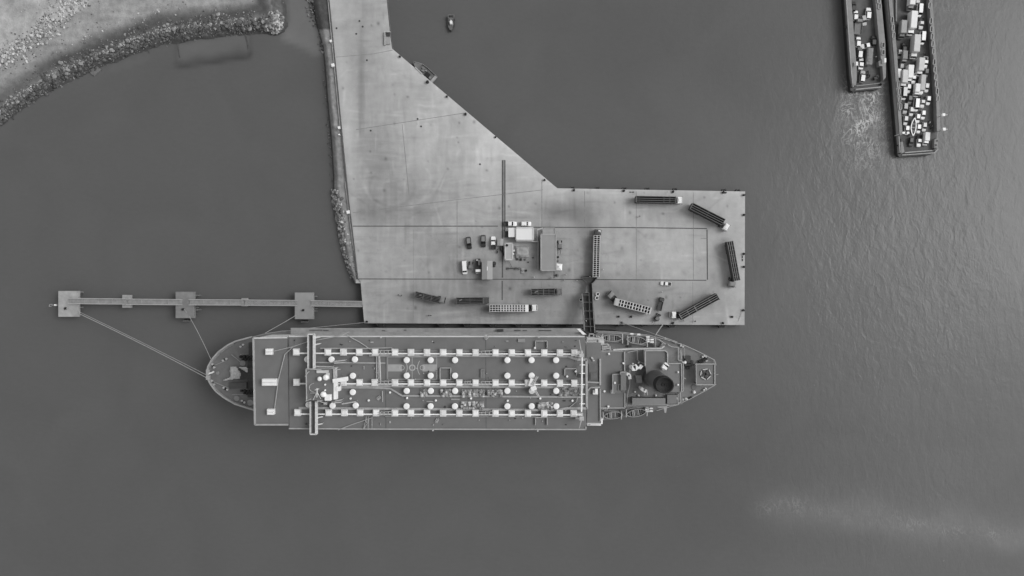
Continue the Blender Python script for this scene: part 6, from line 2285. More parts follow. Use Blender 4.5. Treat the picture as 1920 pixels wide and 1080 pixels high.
cloth('goods_heap', [(962.5, 474), (968, 468), (975, 476), (974, 485), (966, 485)], ZQ + .01, 1.4, 'jumbled dark and white goods at the west corner of the tarpaulin heap', 'heap', mat('mixed_goods', .24, .9, .8, 2.2), 29)
for x, y, s, m, l in ((963.5, 470, .5, M_WHITE, 'white sack leaning on the west side of the tarpaulin heap'), (962.5, 476, .5, M_WHITE, 'white sack at the south west corner of the tarpaulin heap'), (970, 486, .5, M_DARK, 'dark box below the tarpaulin heap at its west end'), (977, 486.5, .6, M_DARK, 'dark box below the middle of the tarpaulin heap'),
                      (985, 486.5, .5, M_STEEL, 'grey box below the east part of the tarpaulin heap'), (990.5, 491.5, .35, M_DARK, 'small dark box on the bare floor south of the tarpaulin heap'), (999.5, 483, .35, M_DARK, 'small dark box between the tarpaulin heap and the screen wall')):
    q = W(x, y, ZQ + .4)
    mb = MB(); mb.box(q[0], q[1], ZQ + .002, s * 1.3, s * 1.6, s * 1.3, .4, taper=.8); mb.box(q[0], q[1], ZQ + .002 + s * 1.3, s * .5, s * .6, s * .3, .4)
    solo('packed_goods', mb, m, (q[0], q[1], ZQ), l, 'goods')
# the little white gazebo, the tent roofed shed, the canvas lean-to
c = W(1048, 500.5, ZQ + 2.8)
t = thing('gazebo', 'white square gazebo at the south east corner of the long grey roof', 'gazebo', (c[0], c[1], ZQ), -R(4))
mb = MB()
a = 1.25
mb.loft([[(-a, -a, 2.3), (a, -a, 2.3), (a, a, 2.3), (-a, a, 2.3)], [(-a, -a, 2.45), (a, -a, 2.45), (a, a, 2.45), (-a, a, 2.45)], [(-.05, -.05, 3.1), (.05, -.05, 3.1), (.05, .05, 3.1), (-.05, .05, 3.1)]])
obj_local('canopy', mb, mat('white_canvas', .78, .8, .04, .6), t)
for sx in (-1, 1):
    for sy in (-1, 1):
        mb = MB(); mb.tube((sx * 1.15, sy * 1.15, 0), (sx * 1.15, sy * 1.15, 2.3), .05, 6); obj_local('leg', mb, M_PALE, t)
t = shed('tent_shed', 903.5, 489, 923.5, 524, 3.2, mat('shed_sheet', .30, .6, .06, .3), M_STEEL, 'gable roofed grey shed beside the loaded flatbed truck', camber=.45, overhang=.1)
mb = MB(); mb.boxp(912.8, 500, 914.2, 507, ZQ + 3.55, ZQ + 3.75); part('roof_light', mb, M_WHITE, t)
t = shed('canvas_hut', 932.5, 447.5, 943.8, 460.5, 2.5, mat('hut_canvas', .33, .8, .1, .6), M_STEEL, 'small square grey hut beside the drain and the motorcycles', camber=.2, overhang=.1)
lowbox('water_tank', 946.8, 434, 952.5, 444.5, 1.2, M_DARK, 'dark rectangular tank between the drain and the white annex', 'tank')
lowbox('generator', 947.3, 430.5, 953, 433.4, 1.1, M_PALE, 'small pale generator box at the corner of the white annex', 'generator')


def motorbike(x, y, deg, label, m=M_DARK, z=ZQ):
    p = W(x, y, z + .5)
    t = thing('motorcycle', label, 'motorcycle', (p[0], p[1], z), R(deg))
    mb = MB(); mb.box(.1, 0, .5, .9, .3, .4, taper=.8); mb.tube((.5, 0, .9), (.75, 0, .3), .06, 6); obj_local('frame', mb, m, t)
    mb = MB(); mb.box(-.35, 0, .78, .75, .28, .12); obj_local('seat', mb, M_BLACK, t)
    mb = MB(); mb.tube((.5, -.36, 1.0), (.5, .36, 1.0), .035, 5); obj_local('handlebar', mb, M_STEEL, t)
    for xx in (-.62, .72):
        mb = MB(); mb.tube((xx, -.06, .31), (xx, .06, .31), .31, 12); obj_local('wheel', mb, M_BLACK, t)
    return t


motorbike(933, 471, 85, 'motorcycle standing alone on the west side of the hut row', M_STEEL)
motorbike(938.5, 467, 100, 'motorcycle just below the small square hut')
motorbike(942, 469.5, 75, 'motorcycle beside the drain, nearest the container office')
motorbike(944, 476, 95, 'motorcycle farthest down beside the container office wall')
# pump with pipe wheels south of the container office
t = thing('pump_cart', 'low pump trolley with round wheels and a drawbar south of the container office', 'trolley', W(961, 503.5, ZQ))
mb = MB(); mb.bar(W(951, 503.5, ZQ + .5), W(972, 503, ZQ + .5), .35, .15); mb.bar(W(953.5, 488.5, ZQ + .5), W(960.5, 502.5, ZQ + .5), .12, .1); part('drawbar', mb, M_DARK, t)
for x, r in ((952.5, .5), (967.5, .55), (974, .45)):
    q = W(x, 503.4, ZQ + .5); mb = MB(); mb.lathe(q[0], q[1], [(r * .5, ZQ + .02), (r, ZQ + .1), (r, ZQ + .55), (r * .6, ZQ + .6)], 14); part('wheel', mb, mat('cart_wheel', .13, .7, .3, 1.0), t)
q = W(980.5, 507.5, ZQ + .4); mb = MB(); mb.box(q[0], q[1], ZQ + .002, 1.2, 2.0, .5); mb.lathe(q[0], q[1], [(.3, ZQ + .5), (.25, ZQ + .8)], 10); solo('pump_box', mb, mat('pump_box', .30, .7, .15, 1.0), (q[0], q[1], ZQ), 'pale pump box beside the round black barrel', 'pump')
q = W(986.3, 507.3, ZQ + .8); mb = MB(); mb.lathe(q[0], q[1], [(.42, ZQ + .002), (.44, ZQ + .4), (.42, ZQ + .85), (.34, ZQ + .85), (.32, ZQ + .7)], 14); solo('barrel', mb, M_BLACK, (q[0], q[1], ZQ), 'round black barrel in the compound yard', 'barrel')
q = W(926.5, 494, ZQ + .4); mb = MB(); mb.lathe(q[0], q[1], [(.6, ZQ + .002), (.8, ZQ + .3), (.5, ZQ + .7)], 9); mb.lathe(q[0], q[1] - .9, [(.5, ZQ + .002), (.6, ZQ + .3), (.3, ZQ + .5)], 8); solo('tyre_pile', mb, M_DARK, (q[0], q[1], ZQ), 'dark heap against the east side of the gable roofed shed', 'heap')
for x, y, m, l in ((1046.5, 482, M_DARK, 'dark crate beside the long grey roof north of the gazebo'), (1046, 489, M_STEEL, 'grey crate just north of the white gazebo'), (1043.5, 516, M_DARK, 'dark crate standing south of the white gazebo'), (1045.8, 516.5, M_STEEL, 'grey crate standing south of the white gazebo')):
    q = W(x, y, ZQ + .5); mb = MB(); mb.box(q[0], q[1], ZQ + .002, .7, .8, .6, .2); mb.box(q[0], q[1], ZQ + .603, .5, .6, .06, .2); solo('crate', mb, m, (q[0], q[1], ZQ), l, 'crate')

# open white tubs by the ramp
def tub(x, y, label):
    q = W(x, y, ZQ + .9)
    t = thing('white_tub', label, 'tub', (q[0], q[1], ZQ))
    mb = MB(); mb.lathe(0, 0, [(.55, 0), (.72, .5), (.76, .9), (.66, .9), (.5, .35)], 14); obj_local('shell', mb, M_WHITE, t)
    mb = MB(); mb.lathe(0, 0, [(.42, .36), (.42, .42)], 12); obj_local('water', mb, M_BLACK, t)  # black disc: the shade inside the open tub put into colour


tub(1120.8, 551.5, 'upper of two touching white tubs on the east side of the loading ramp')
tub(1119.3, 558.7, 'lower of two touching white tubs on the east side of the loading ramp')
tub(1089.5, 562, 'lone white tub on the west side of the loading ramp')

# ------------------------------------------------------------------ cattle loading ramp from the quay to the ship
t = thing('loading_ramp', 'dark cattle loading ramp with two railed races leading from the quay up to the ship', 'ramp', W(1104, 560, ZQ))
M_RAMP = mat('ramp_floor', .045, .8, .3, .5)


def rz_(y):
    return ZQ + 1.3 + (13.2 - ZQ - 1.3) * max(0.0, min(1.0, (y - 531) / 96.0))


mb = MB()
P = [(1092.5, 518), (1120, 516.5), (1118.5, 521), (1112, 530.5), (1103, 531.5), (1093.5, 523)]
mb.prism([W2(x, y, ZQ + 1.3) for x, y in P], ZQ + 1.1, ZQ + 1.3)
part('platform', mb, mat('ramp_platform', .07, .8, .3, .6), t)
mb = MB()
for pts in ([(1090.8, 520), (1094, 524.5), (1102, 532)], [(1120.5, 516.5), (1119, 522), (1111.5, 531)]):
    mb.bars([W(x, y, ZQ + 2.5)[:2] + (ZQ + 1.3,) for x, y in pts], .22, 1.2)
mb.bars([W(x, y, ZQ + 2.5) for x, y in ((1092, 520.6), (1119, 520.2))], .22, .15); mb.bars([W(x, y, ZQ + 2.5)[:2] + (ZQ + 1.3,) for x, y in ((1092.5, 516.5), (1118, 515.5))], .12, .9)
part('guide_wing', mb, mat('ramp_paint', .10, .6, .3, .8), t)


def ramp_strip(name, pts, w0, m, dz, hgt):
    mb = MB()
    mb.bars([W(x, y, rz_(y) + dz + hgt)[:2] + (rz_(y) + dz,) for x, y in pts], w0, hgt)
    return part(name, mb, m, t)


ramp_strip('race_floor', [(1106.8, 530), (1107, 549), (1110.5, 600), (1112, 626)], 1.9, M_RAMP, 0, .12)
ramp_strip('race_floor', [(1098.5, 549), (1101.5, 600), (1102.8, 626)], 2.2, M_RAMP, .01, .12)
M_RW = mat('ramp_wall', .20, .6, .3, .7)
ramp_strip('side_wall', [(1102, 531), (1102.6, 548)], .14, mat('ramp_paint', .1), 0, 1.5)
ramp_strip('side_wall', [(1110.5, 531), (1111.5, 548), (1112.5, 580), (1115.5, 625)], .3, M_RW, 0, 1.5)
ramp_strip('side_wall', [(1090.5, 551), (1092.3, 557), (1094.5, 600), (1096, 620)], .36, M_RW, 0, 1.5)
ramp_strip('side_wall', [(1104.3, 548), (1105.3, 580), (1107.5, 622)], .22, mat('ramp_mid', .08, .6, .3, .7), 0, 1.5)
mb = MB()
for y in (549, 553, 566.5, 583, 598, 612):
    k = (y - 549) / 77
    mb.bar(W(1093 + 4 * k, y, rz_(y) + 1.6), W(1103.5 + 3.5 * k, y, rz_(y) + 1.6), .14, .1)
    if y > 560:
        mb.bar(W(1105 + 3 * k, y, rz_(y) + 1.62), W(1112 + 3.5 * k, y, rz_(y) + 1.62), .12, .1)
part('cross_rail', mb, M_STEEL, t)
for y, x0, x1 in ((520, 1095, 1117), (548, 1096, 1111), (575, 1097, 1112), (602, 1098, 1114)):
    for x in (x0, x1):
        q = W(x, y, rz_(y)); mb = MB(); mb.tube((q[0], q[1], ZQ if y < 606 else ZM), (q[0], q[1], rz_(y)), .12, 6); part('leg', mb, M_DARK, t)

# ------------------------------------------------------------------ people
def person_mesh():
    me = bpy.data.meshes.new('person')
    J = [(0, 0, .95, .15), (0, 0, 1.15, .15), (0, 0, 1.38, .17), (0, 0, 1.50, .07), (.01, 0, 1.60, .085), (.02, 0, 1.70, .085),
         (0, .20, 1.40, .07), (.03, .27, 1.15, .05), (.14, .25, .95, .04), (.20, .24, .87, .03),
         (0, -.20, 1.40, .07), (-.02, -.28, 1.15, .05), (.06, -.28, .92, .04), (.09, -.28, .83, .03),
         (0, .10, .88, .10), (.08, .11, .5, .07), (.06, .11, .1, .05), (.18, .12, .04, .04),
         (0, -.10, .88, .10), (-.05, -.11, .5, .07), (-.12, -.11, .1, .05), (0, -.12, .04, .04)]
    E = [(0, 1), (1, 2), (2, 3), (3, 4), (4, 5), (2, 6), (6, 7), (7, 8), (8, 9), (2, 10), (10, 11), (11, 12), (12, 13), (0, 14), (14, 15), (15, 16), (16, 17), (0, 18), (18, 19), (19, 20), (20, 21)]
    me.from_pydata([j[:3] for j in J], E, [])
    o = bpy.data.objects.new('person', me)
    COL.objects.link(o)
    o.modifiers.new('skin', 'SKIN')
    if not me.skin_vertices:
        bm = bmesh.new(); bm.from_mesh(me); bm.verts.layers.skin.verify(); bm.to_mesh(me); bm.free()
    for i, j in enumerate(J):
        me.skin_vertices[0].data[i].radius = (j[3], j[3])
        me.skin_vertices[0].data[i].use_root = i == 0
    sb = o.modifiers.new('sub', 'SUBSURF'); sb.levels = 1; sb.render_levels = 1
    dg = bpy.context.evaluated_depsgraph_get()
    out = bpy.data.meshes.new_from_object(o.evaluated_get(dg))
    bpy.data.objects.remove(o)
    out.name = 'person'
    return out


PM = person_mesh()
M_SKIN = mat('skin', .20, .6, .1, 2.0)
CLOTH = {'white': mat('shirt_white', .70, .9, .1, 3.0), 'grey': mat('shirt_grey', .22, .9, .15, 3.0), 'dark': mat('shirt_dark', .05, .9, .2, 3.0)}
M_TROU = mat('trousers', .05, .9, .2, 3.0)
M_HAIR = mat('hair', .02, .8, .2, 4.0)
_pm = {}


def person(x, y, deg, shirt, label, z=ZQ):
    if shirt not in _pm:
        me = PM.copy()
        me.materials.clear()
        for m in (M_SKIN, CLOTH[shirt], M_TROU):
            me.materials.append(m)
        for p in me.polygons:
            c = p.center
            p.material_index = 1 if (.95 < c.z < 1.47 and not (abs(c.y) > .2 and c.z < 1.2)) else (2 if (c.z <= .95 and abs(c.y) < .2 and c.z > .1) else 0)
            p.use_smooth = True
        _pm[shirt] = me
    p = W(x, y, z + .9)
    o = bpy.data.objects.new('person', _pm[shirt])
    COL.objects.link(o)
    o.location = (p[0], p[1], z)
    o.rotation_euler = (0, 0, R(deg))
    tag(o, label, 'person', 'people on the quay')
    mb = MB(); mb.lathe(.0, 0, [(.10, 1.66), (.105, 1.72), (.07, 1.79), (.02, 1.80)], 10)
    obj_local('cap' if shirt == 'white' else 'hair', mb, CLOTH['white'] if shirt == 'white' else M_HAIR, o)


person(1241.5, 547.5, 200, 'white', 'person in white standing between the white pickup and the dark flatbed')
person(1130.5, 505, 100, 'white', 'person in white standing east of the truck backed up to the ramp')
person(1060.5, 515, 80, 'white', 'person in white walking south of the white gazebo')
person(1058.5, 525.5, 140, 'white', 'person in white just below the long drain south of the gazebo')
person(1001.5, 519.5, 20, 'white', 'person in white beside the drain in the southern yard of the compound')
person(1035, 521, 0, 'white', 'person in white beside the short drain below the long grey roof')
person(1282, 601.5, 10, 'white', 'person in white at the quay edge below the turning truck, the western one')
person(1303.5, 602.3, 170, 'grey', 'person in grey at the quay edge below the turning truck, the eastern one')
person(1106, 518.8, -90, 'white', 'person in white on the loading ramp platform', ZQ + 1.3)
person(1098.8, 601.5, -90, 'white', 'person in white walking up the wide race of the loading ramp', rz_(601.5) + .13)
person(1081.5, 526, 90, 'white', 'person in white on the quay west of the loading ramp platform')
person(1098.3, 545.3, 60, 'white', 'person in white at the foot of the wide race of the loading ramp')
person(747, 553, 90, 'dark', 'person in dark clothes, western one of two left of the short slanting truck')
person(753, 554, 40, 'dark', 'person in dark clothes, eastern one of two left of the short slanting truck')
person(804, 591.5, 0, 'dark', 'person in dark clothes, western one of two near the ship side edge')
person(808, 591.7, 90, 'dark', 'person in dark clothes, eastern one of two near the ship side edge')
person(1199.5, 405.6, 30, 'grey', 'person in grey crossing the open quay below the long black truck')

# ------------------------------------------------------------------ small boats
def open_boat(name, x, y, deg, L, Wd, label, z=0.0, hull_m=M_DARK, rim_m=M_RIM, deck_m=M_STEEL, transom=.8, cat='boat'):
    p = W(x, y, z + .8)
    t = thing(name, label, cat, (p[0], p[1], z), R(deg))
    n_ = 13
    sec, prof = [], []
    for i in range(n_):
        u = -1 + 2 * i / (n_ - 1)
        w = Wd / 2 * (1 - max(0, u) ** 2.4 * .96) * (1 if u > -.3 else transom + (1 - transom) * (1 - ((-.3 - u) / .7) ** 1.5))
        sh = .9 + .45 * max(0, u) ** 2
        sec.append([(u * L / 2, -w, sh), (u * L / 2 * .98, -w * .82, .2), (u * L / 2 * .95, 0, -.3), (u * L / 2 * .98, w * .82, .2), (u * L / 2, w, sh)])
    mb = MB(); mb.loft(sec, 0, cap=False, closed=False); mb.face(sec[0])
    obj_local('hull', mb, hull_m, t)
    mb = MB(); mb.loft([[(s[0][0] * .97, s[0][1] * .93, s[0][2] - .35), (s[4][0] * .97, s[4][1] * .93, s[4][2] - .35)] for s in sec], 0, cap=False, closed=False)
    obj_local('deck', mb, deck_m, t)
    mb = MB(); mb.path([s[0] for s in sec] + [s[4] for s in sec[::-1]] + [sec[0][0]], .14, 5)
    obj_local('gunwale', mb, rim_m, t)
    return t


t = open_boat('fishing_boat', 846, 44, -90, 6.2, 2.7, 'small fishing boat with a white cabin drifting alone off the quay', rim_m=M_DARK, deck_m=mat('boat_deck', .13, .7, .25, 1.0))
mb = MB(); mb.box(-.1, 0, .55, 1.5, 1.0, 1.3, taper=.8); obj_local('cabin', mb, M_WHITE, t, bevel=.08)
mb = MB(); mb.box(-.1, 0, 1.86, 1.2, .9, .06); obj_local('cabin_roof', mb, M_WHITE, t)
mb = MB(); mb.bars([(-1.9, -1.1, 1.6), (-2.9, -1.1, 1.6), (-2.9, 1.1, 1.6), (-1.9, 1.1, 1.6)], .3, .1); mb.bar((-1.6, -1.2, 1.2), (-1.6, 1.2, 1.2), .3, .15)
for sy in (-1, 1):
    mb.tube((-2.0, sy * 1.0, .6), (-2.0, sy * 1.0, 1.6), .06, 5)
obj_local('stern_frame', mb, M_STEEL, t)
mb = MB(); mb.tube((-.8, 0, .6), (-.9, 0, 3.0), .07, 6); mb.tube((-1.0, -.4, 1.6), (-1.0, .4, 1.6), .1, 5); obj_local('mast', mb, M_PALE, t)
t = open_boat('work_boat', 795.5, 134.0, 139, 10.6, 3.7, 'grey open work boat moored against the slanted quay edge', hull_m=M_DARK, deck_m=mat('boat_deck', .13, .7, .25, 1.0), rim_m=mat('boat_rim', .20, .7, .2, 1.0), transom=.9)
mb = MB(); mb.loft([[(x, -w, z), (x, w, z), (x, w, z + .12), (x, -w, z + .12)] for x, w, z in ((2.4, 1.55, 1.0), (3.6, 1.2, 1.1), (4.7, .55, 1.25))]); obj_local('foredeck', mb, M_STEEL, t)
mb = MB(); mb.box(-4.7, 0, .9, 1.0, 3.1, .12); obj_local('stern_deck', mb, M_RIM, t)
mb = MB(); mb.box(-1.8, .2, .6, 1.8, 1.7, .6); obj_local('engine_hatch', mb, M_BLACK, t)
for x, y, w, d, rr in ((.6, .2, 1.4, .9, .3), (1.2, -.6, 1.0, .6, -.4), (-.2, -.5, .9, .7, .8), (-3.2, .4, .8, 1.2, .1)):
    mb = MB(); mb.box(x, y, .6, w, d, .5, rr, taper=.7); obj_local('net_heap', mb, mat('net', .22, .95, .4, 2.5), t)

# ------------------------------------------------------------------ two car ferries
M_FDECK = mat('ferry_deck', .095, .75, .28, .25)
M_FTOP = mat('ferry_side_deck', .23, .65, .14, .4)
M_FHULL = mat('ferry_hull', .035, .6, .3, .4)
M_FRIM = mat('ferry_rim', .34, .6, .15, .6)
ZFD, ZFT = 1.9, 4.0


def lerp2(a, b, t):
    return (a[0] + (b[0] - a[0]) * t, a[1] + (b[1] - a[1]) * t)


def ferry(label, outer, inner_l, inner_r):
    """outer: hull outline at the side deck's height; inner_l / inner_r: inner edges of the two side decks (top to bottom)"""
    c = W(sum(p[0] for p in outer) / len(outer), sum(p[1] for p in outer) / len(outer), 0)
    t = thing('car_ferry', label, 'ferry', c, 0, 'car ferries')
    o2 = [W2(x, y, ZFT) for x, y in outer]
    cx, cy = sum(p[0] for p in o2) / len(o2), sum(p[1] for p in o2) / len(o2)
    mb = MB()
    mb.loft([[((x - cx) * .96 + cx, (y - cy) * .99 + cy, -1) for x, y in o2], [(x, y, 1.0) for x, y in o2], [(x, y, ZFD) for x, y in o2]], 0)
    part('hull', mb, M_FHULL, t)
    mb = MB(); mb.face([((x - cx) * .995 + cx, (y - cy) * .999 + cy, ZFD + .012) for x, y in o2]); part('vehicle_deck', mb, M_FDECK, t)
    return t


OL = [(1575.3, -150), (1586.5, 0), (1592, 80), (1596.5, 140), (1599.5, 166), (1604, 169), (1652, 164.5), (1657, 158), (1661.5, 145), (1660, 80), (1652.5, 0), (1638, -150)]
fl_ = ferry('narrow car ferry with few cars under way, leaving a foaming wake', OL, None, None)
OR = [(1647, -150), (1663, 0), (1673, 110), (1681.5, 210), (1687.5, 287), (1692, 292), (1752, 288), (1760, 281), (1763.8, 240), (1761.8, 200), (1748.5, 0), (1738, -150)]
fr_ = ferry('broad car ferry packed with white cars and trucks alongside the narrow ferry', OR, None, None)


def side_deck(t, outer, inner, z0=ZFD, z1=ZFT, m=M_FTOP):
    mb = MB()
    P = [W2(*p, z1) for p in outer] + [W2(*p, z1) for p in inner[::-1]]
    mb.prism(P, z0 + .02, z1)
    part('side_deck', mb, m, t)


side_deck(fl_, [(1577, -150), (1588, 0), (1593.5, 80), (1598, 140), (1601, 160)], [(1585, -150), (1596.5, 0), (1602.5, 80), (1606, 120), (1606.5, 150), (1604.5, 160)])
side_deck(fl_, [(1638, -150), (1652.3, 0), (1659.8, 80), (1661.2, 130), (1661, 145), (1656, 151)], [(1627.5, -150), (1641.5, 0), (1648.5, 80), (1652, 112), (1647.5, 115), (1648.5, 123.5), (1654.5, 124), (1656.5, 148)])
mb = MB(); edge_wall([(1576, -150), (1587.3, 0), (1592.7, 80), (1597.2, 140), (1600, 163)], ZFT, ZFT + .6, .3, mb); edge_wall([(1605, 167.5), (1652, 163)], ZFD, ZFD + 1.0, .35, mb); edge_wall([(1606, 161), (1650, 156)], ZFD + .013, ZFD + .2, .2, mb)
part('bulwark', mb, M_FRIM, fl_)
side_deck(fr_, [(1650, -150), (1666.5, 0), (1675.5, 100), (1683, 200), (1687, 255)], [(1657, -150), (1673, 0), (1682, 100), (1689, 200), (1692, 246)])
side_deck(fr_, [(1738, -150), (1748.3, 0), (1756, 110), (1761.6, 200), (1763.4, 240), (1760, 246)], [(1732, -150), (1742.5, 0), (1750.5, 110), (1756, 200), (1757, 246)])
mb = MB(); edge_wall([(1648, -150), (1663.8, 0), (1673.8, 110), (1682, 210), (1688, 286)], ZFD, ZFT - .6, .3, mb); edge_wall([(1697, 286), (1748, 282)], ZFD + .013, ZFD + .9, .35, mb)
edge_wall([(1692, 290.5), (1752, 286.5), (1759, 280)], ZFD + .013, ZFD + .5, .3, mb)
part('bulwark', mb, M_FRIM, fr_)
mb = MB()
mb.polyp([(1688, 262), (1692, 262), (1696, 285), (1690, 288)], ZFD + .013, ZFD + 1.4); part('ramp_post', mb, M_FTOP, fr_); mb = MB(); mb.polyp([(1752, 262), (1759, 258), (1758, 278), (1752, 280)], ZFD + .013, ZFD + 1.5)
part('ramp_post', mb, M_FTOP, fr_)
mb = MB()
for x, y, w, d in ((1693, 262, 1.6, 1.2), (1755, 272, .7, .7), (1757, 264, .6, .6), (1685, 272, .5, .5), (1754, 278, .8, .5)):
    mb = MB(); q = W2(x, y, ZFD + 1.6); mb.box(q[0], q[1], ZFD + .02, w, d, 1.6, .2); part('ramp_winch', mb, M_DARK, fr_)
mb = MB()
for x, y, w, d in ((1602, 159, 1.2, 1.4), (1656, 156, 1.2, .8), (1643, 146, 1.4, 1.0), (1646, 143, .8, 1.0), (1586, 50, .6, .6)):
    mb = MB(); q = W2(x, y, ZFD + 1.2); mb.box(q[0], q[1], ZFD + .02, w, d, 1.1, .4); part('ramp_winch', mb, M_DARK, fl_)
mb = MB(); mb.boxp(1679.5, -20, 1682, 40, ZFD + .02, ZFD + .5); part('lane_kerb', mb, M_FTOP, fr_)


def rounded_frame(t, x, y, w=1.0, l=2.3, z=ZFT, a=R(-4.5)):
    q = W2(x, y, z + .3)
    c, s = math.cos(a + math.pi / 2), math.sin(a + math.pi / 2)
    P = []
    for u, v in ((-.5, -.3), (-.35, -.5), (.35, -.5), (.5, -.3), (.5, .3), (.35, .5), (-.35, .5), (-.5, .3), (-.5, -.3)):
        lx_, ly_ = u * l, v * w
        P.append((q[0] + c * lx_ - s * ly_, q[1] + s * lx_ + c * ly_, z + .002))
    mb = MB(); mb.bars(P, .26, .3)
    o = part('hatch_coaming', mb, M_FRIM, t)
    mb = MB(); mb.prism([(p[0], p[1]) for p in P[:-1]], z + .003, z + .10); part('hatch_lid', mb, M_STEEL if RNG.random() < .75 else M_DARK, o)


for x, y in ((1648, 1), (1649.5, 12), (1656.5, 84), (1656.5, 98)):
    rounded_frame(fl_, x, y, 1.1, 1.9)
for x, y in ((1673, 37), (1675, 51.5), (1676, 66), (1685, 158), (1686.2, 172), (1687.4, 186), (1688.8, 200)):
    rounded_frame(fr_, x, y, .9, 2.3)
for x, y in ((1743.7, 10), (1746, 39), (1747, 54), (1748.2, 68), (1749.2, 82), (1750.6, 96), (1752.4, 116), (1753.3, 130), (1754.7, 144), (1756, 157), (1757.6, 171), (1758.7, 185)):
    rounded_frame(fr_, x, y, .85, 2.2)
for t, x, y, w, d in ((fl_, 1607, 119, .7, 1.4), (fl_, 1660, 113, .7, 1.6)):
    mb = MB(); q = W2(x, y, ZFT + 1.2); mb.box(q[0], q[1], ZFT + .002, w, d, 1.2); mb.box(q[0] - .5, q[1], ZFT + .002, .3, d, .5); part('white_locker', mb, M_WHITE, t)
for x, y in ((1767, 216), (1768, 243)):
    mb = MB(); q = W(x, y, ZFT + 3.4); q0 = W(1760, y + 3, ZFT)
    mb.tube(q0, (q0[0] + 1.2, q0[1], ZFT + 3.4), .16, 6); mb.bar((q0[0] + 1.2, q0[1], ZFT + 3.2), (q[0], q[1], ZFT + 3.2), .5, .2)
    arm = part('light_arm', mb, M_FRIM, fr_)
    mb = MB(); mb.box(q[0], q[1], ZFT + 3.41, 1.0, 1.0, .9); part('light_box', mb, M_WHITE, arm)
for x, y in ((1698, 249), (1703, 249)):
    mb = MB(); q = W(x, y, ZFT + 3.0); mb.tube((q[0] - 1.2, q[1], ZFD), (q[0] - 1.2, q[1], ZFT + 2.9), .14, 6); mb.box(q[0] - .4, q[1], ZFT + 2.6, 1.6, .8, .5); part('light_box', mb, M_WHITE, fr_)

DN = -94.5      # heading of vehicles that face down the picture
UP = 85.5
FD = ZFD + .02
FG1, FG2 = 'vehicles on the narrow ferry', 'vehicles on the packed ferry'
V1 = [('hatch', 1604.5, 29, UP, 'white', None, 'white car just above the grey flatbed on the narrow ferry'),
      ('suv', 1628.5, 25, UP, 'white', None, 'largest white car, standing alone in the right lane of the narrow ferry'),
      ('hatch', 1620.2, 38, UP - 165, 'silver', None, 'silver car slanting beside the grey flatbed on the narrow ferry'),
      ('hatch', 1609.5, 78.5, UP, 'white', None, 'white car just below the grey flatbed on the narrow ferry'),
      ('hatch', 1638.5, 76, UP, 'dark', None, 'dark car close to the right side deck of the narrow ferry'),
      ('pickup_dark', 1625.5, 85.8, 190, 'white', None, 'white pickup standing crosswise above the grey trailer on the narrow ferry'),
      ('suv', 1612.5, 98.5, UP, 'dull', None, 'dull dark car with a white roof between two white cars on the narrow ferry'),
      ('sedan', 1614.8, 119, UP - 1, 'white', None, 'white saloon beside the white locker on the narrow ferry'),
      ('suv', 1617.5, 143, UP - 4, 'silver', None, 'silver car with a white roof, last of the left lane of the narrow ferry'),
      ('hatch', 1600.5, 12, UP, 'dark', None, 'black car first of the left lane at the top of the narrow ferry')]
for k, x, y, d, p, b, l in V1:
    o = vehicle(k, x, y, d, l, p, b, z=FD, group=FG1)
    if 'white roof' in l:
        mb = MB(); mb.box(-.85, 0, 1.76, 2.3, 1.45, .025); obj_local('roof_panel', mb, M_WHITE, o)
flat = flatbed(1609, 50, UP, 'grey flatbed truck with an empty bed beside the silver car on the narrow ferry', CABS['grey'], 4.4, 2.9, None, mat('flatbed_grey', .2, .8, .2, .6))
flat.location = (*W2(1609, 50, FD + 1), FD); tag(flat, group=FG1)
p = W2(1628.5, 107, FD + 1)
t = thing('cargo_trailer', 'long grey box trailer below the crosswise pickup on the narrow ferry', 'trailer', (*p, FD), R(UP), FG1)
mb = MB(); mb.box(0, 0, .7, 6.4, 2.2, 1.4); mb.box(1.0, 0, 2.101, 4.0, 1.6, .12); mb.box(-1.6, .3, 2.101, 1.0, .9, .2); obj_local('box', mb, mat('trailer_grey', .22, .7, .25, .8), t, bevel=.05)
for x in (-1.9, -.9):
    for s in (-1, 1):
        o = bpy.data.objects.new('wheel', WHEEL); COL.objects.link(o); o.parent = t; o.location = (x, s * 1.05, .45); o.scale = (.9, .9, .9)
mb = MB(); mb.bar((3.2, .5, .6), (4.4, 0, .6), .12, .12); mb.bar((3.2, -.5, .6), (4.4, 0, .6), .12, .12); obj_local('drawbar', mb, M_DARK, t)
motorbike(1627.5, 137, 80, 'motorcycle by the last silver car on the narrow ferry', z=FD)
motorbike(1630, 143, 60, 'motorcycle nearest the ramp on the narrow ferry', z=FD)

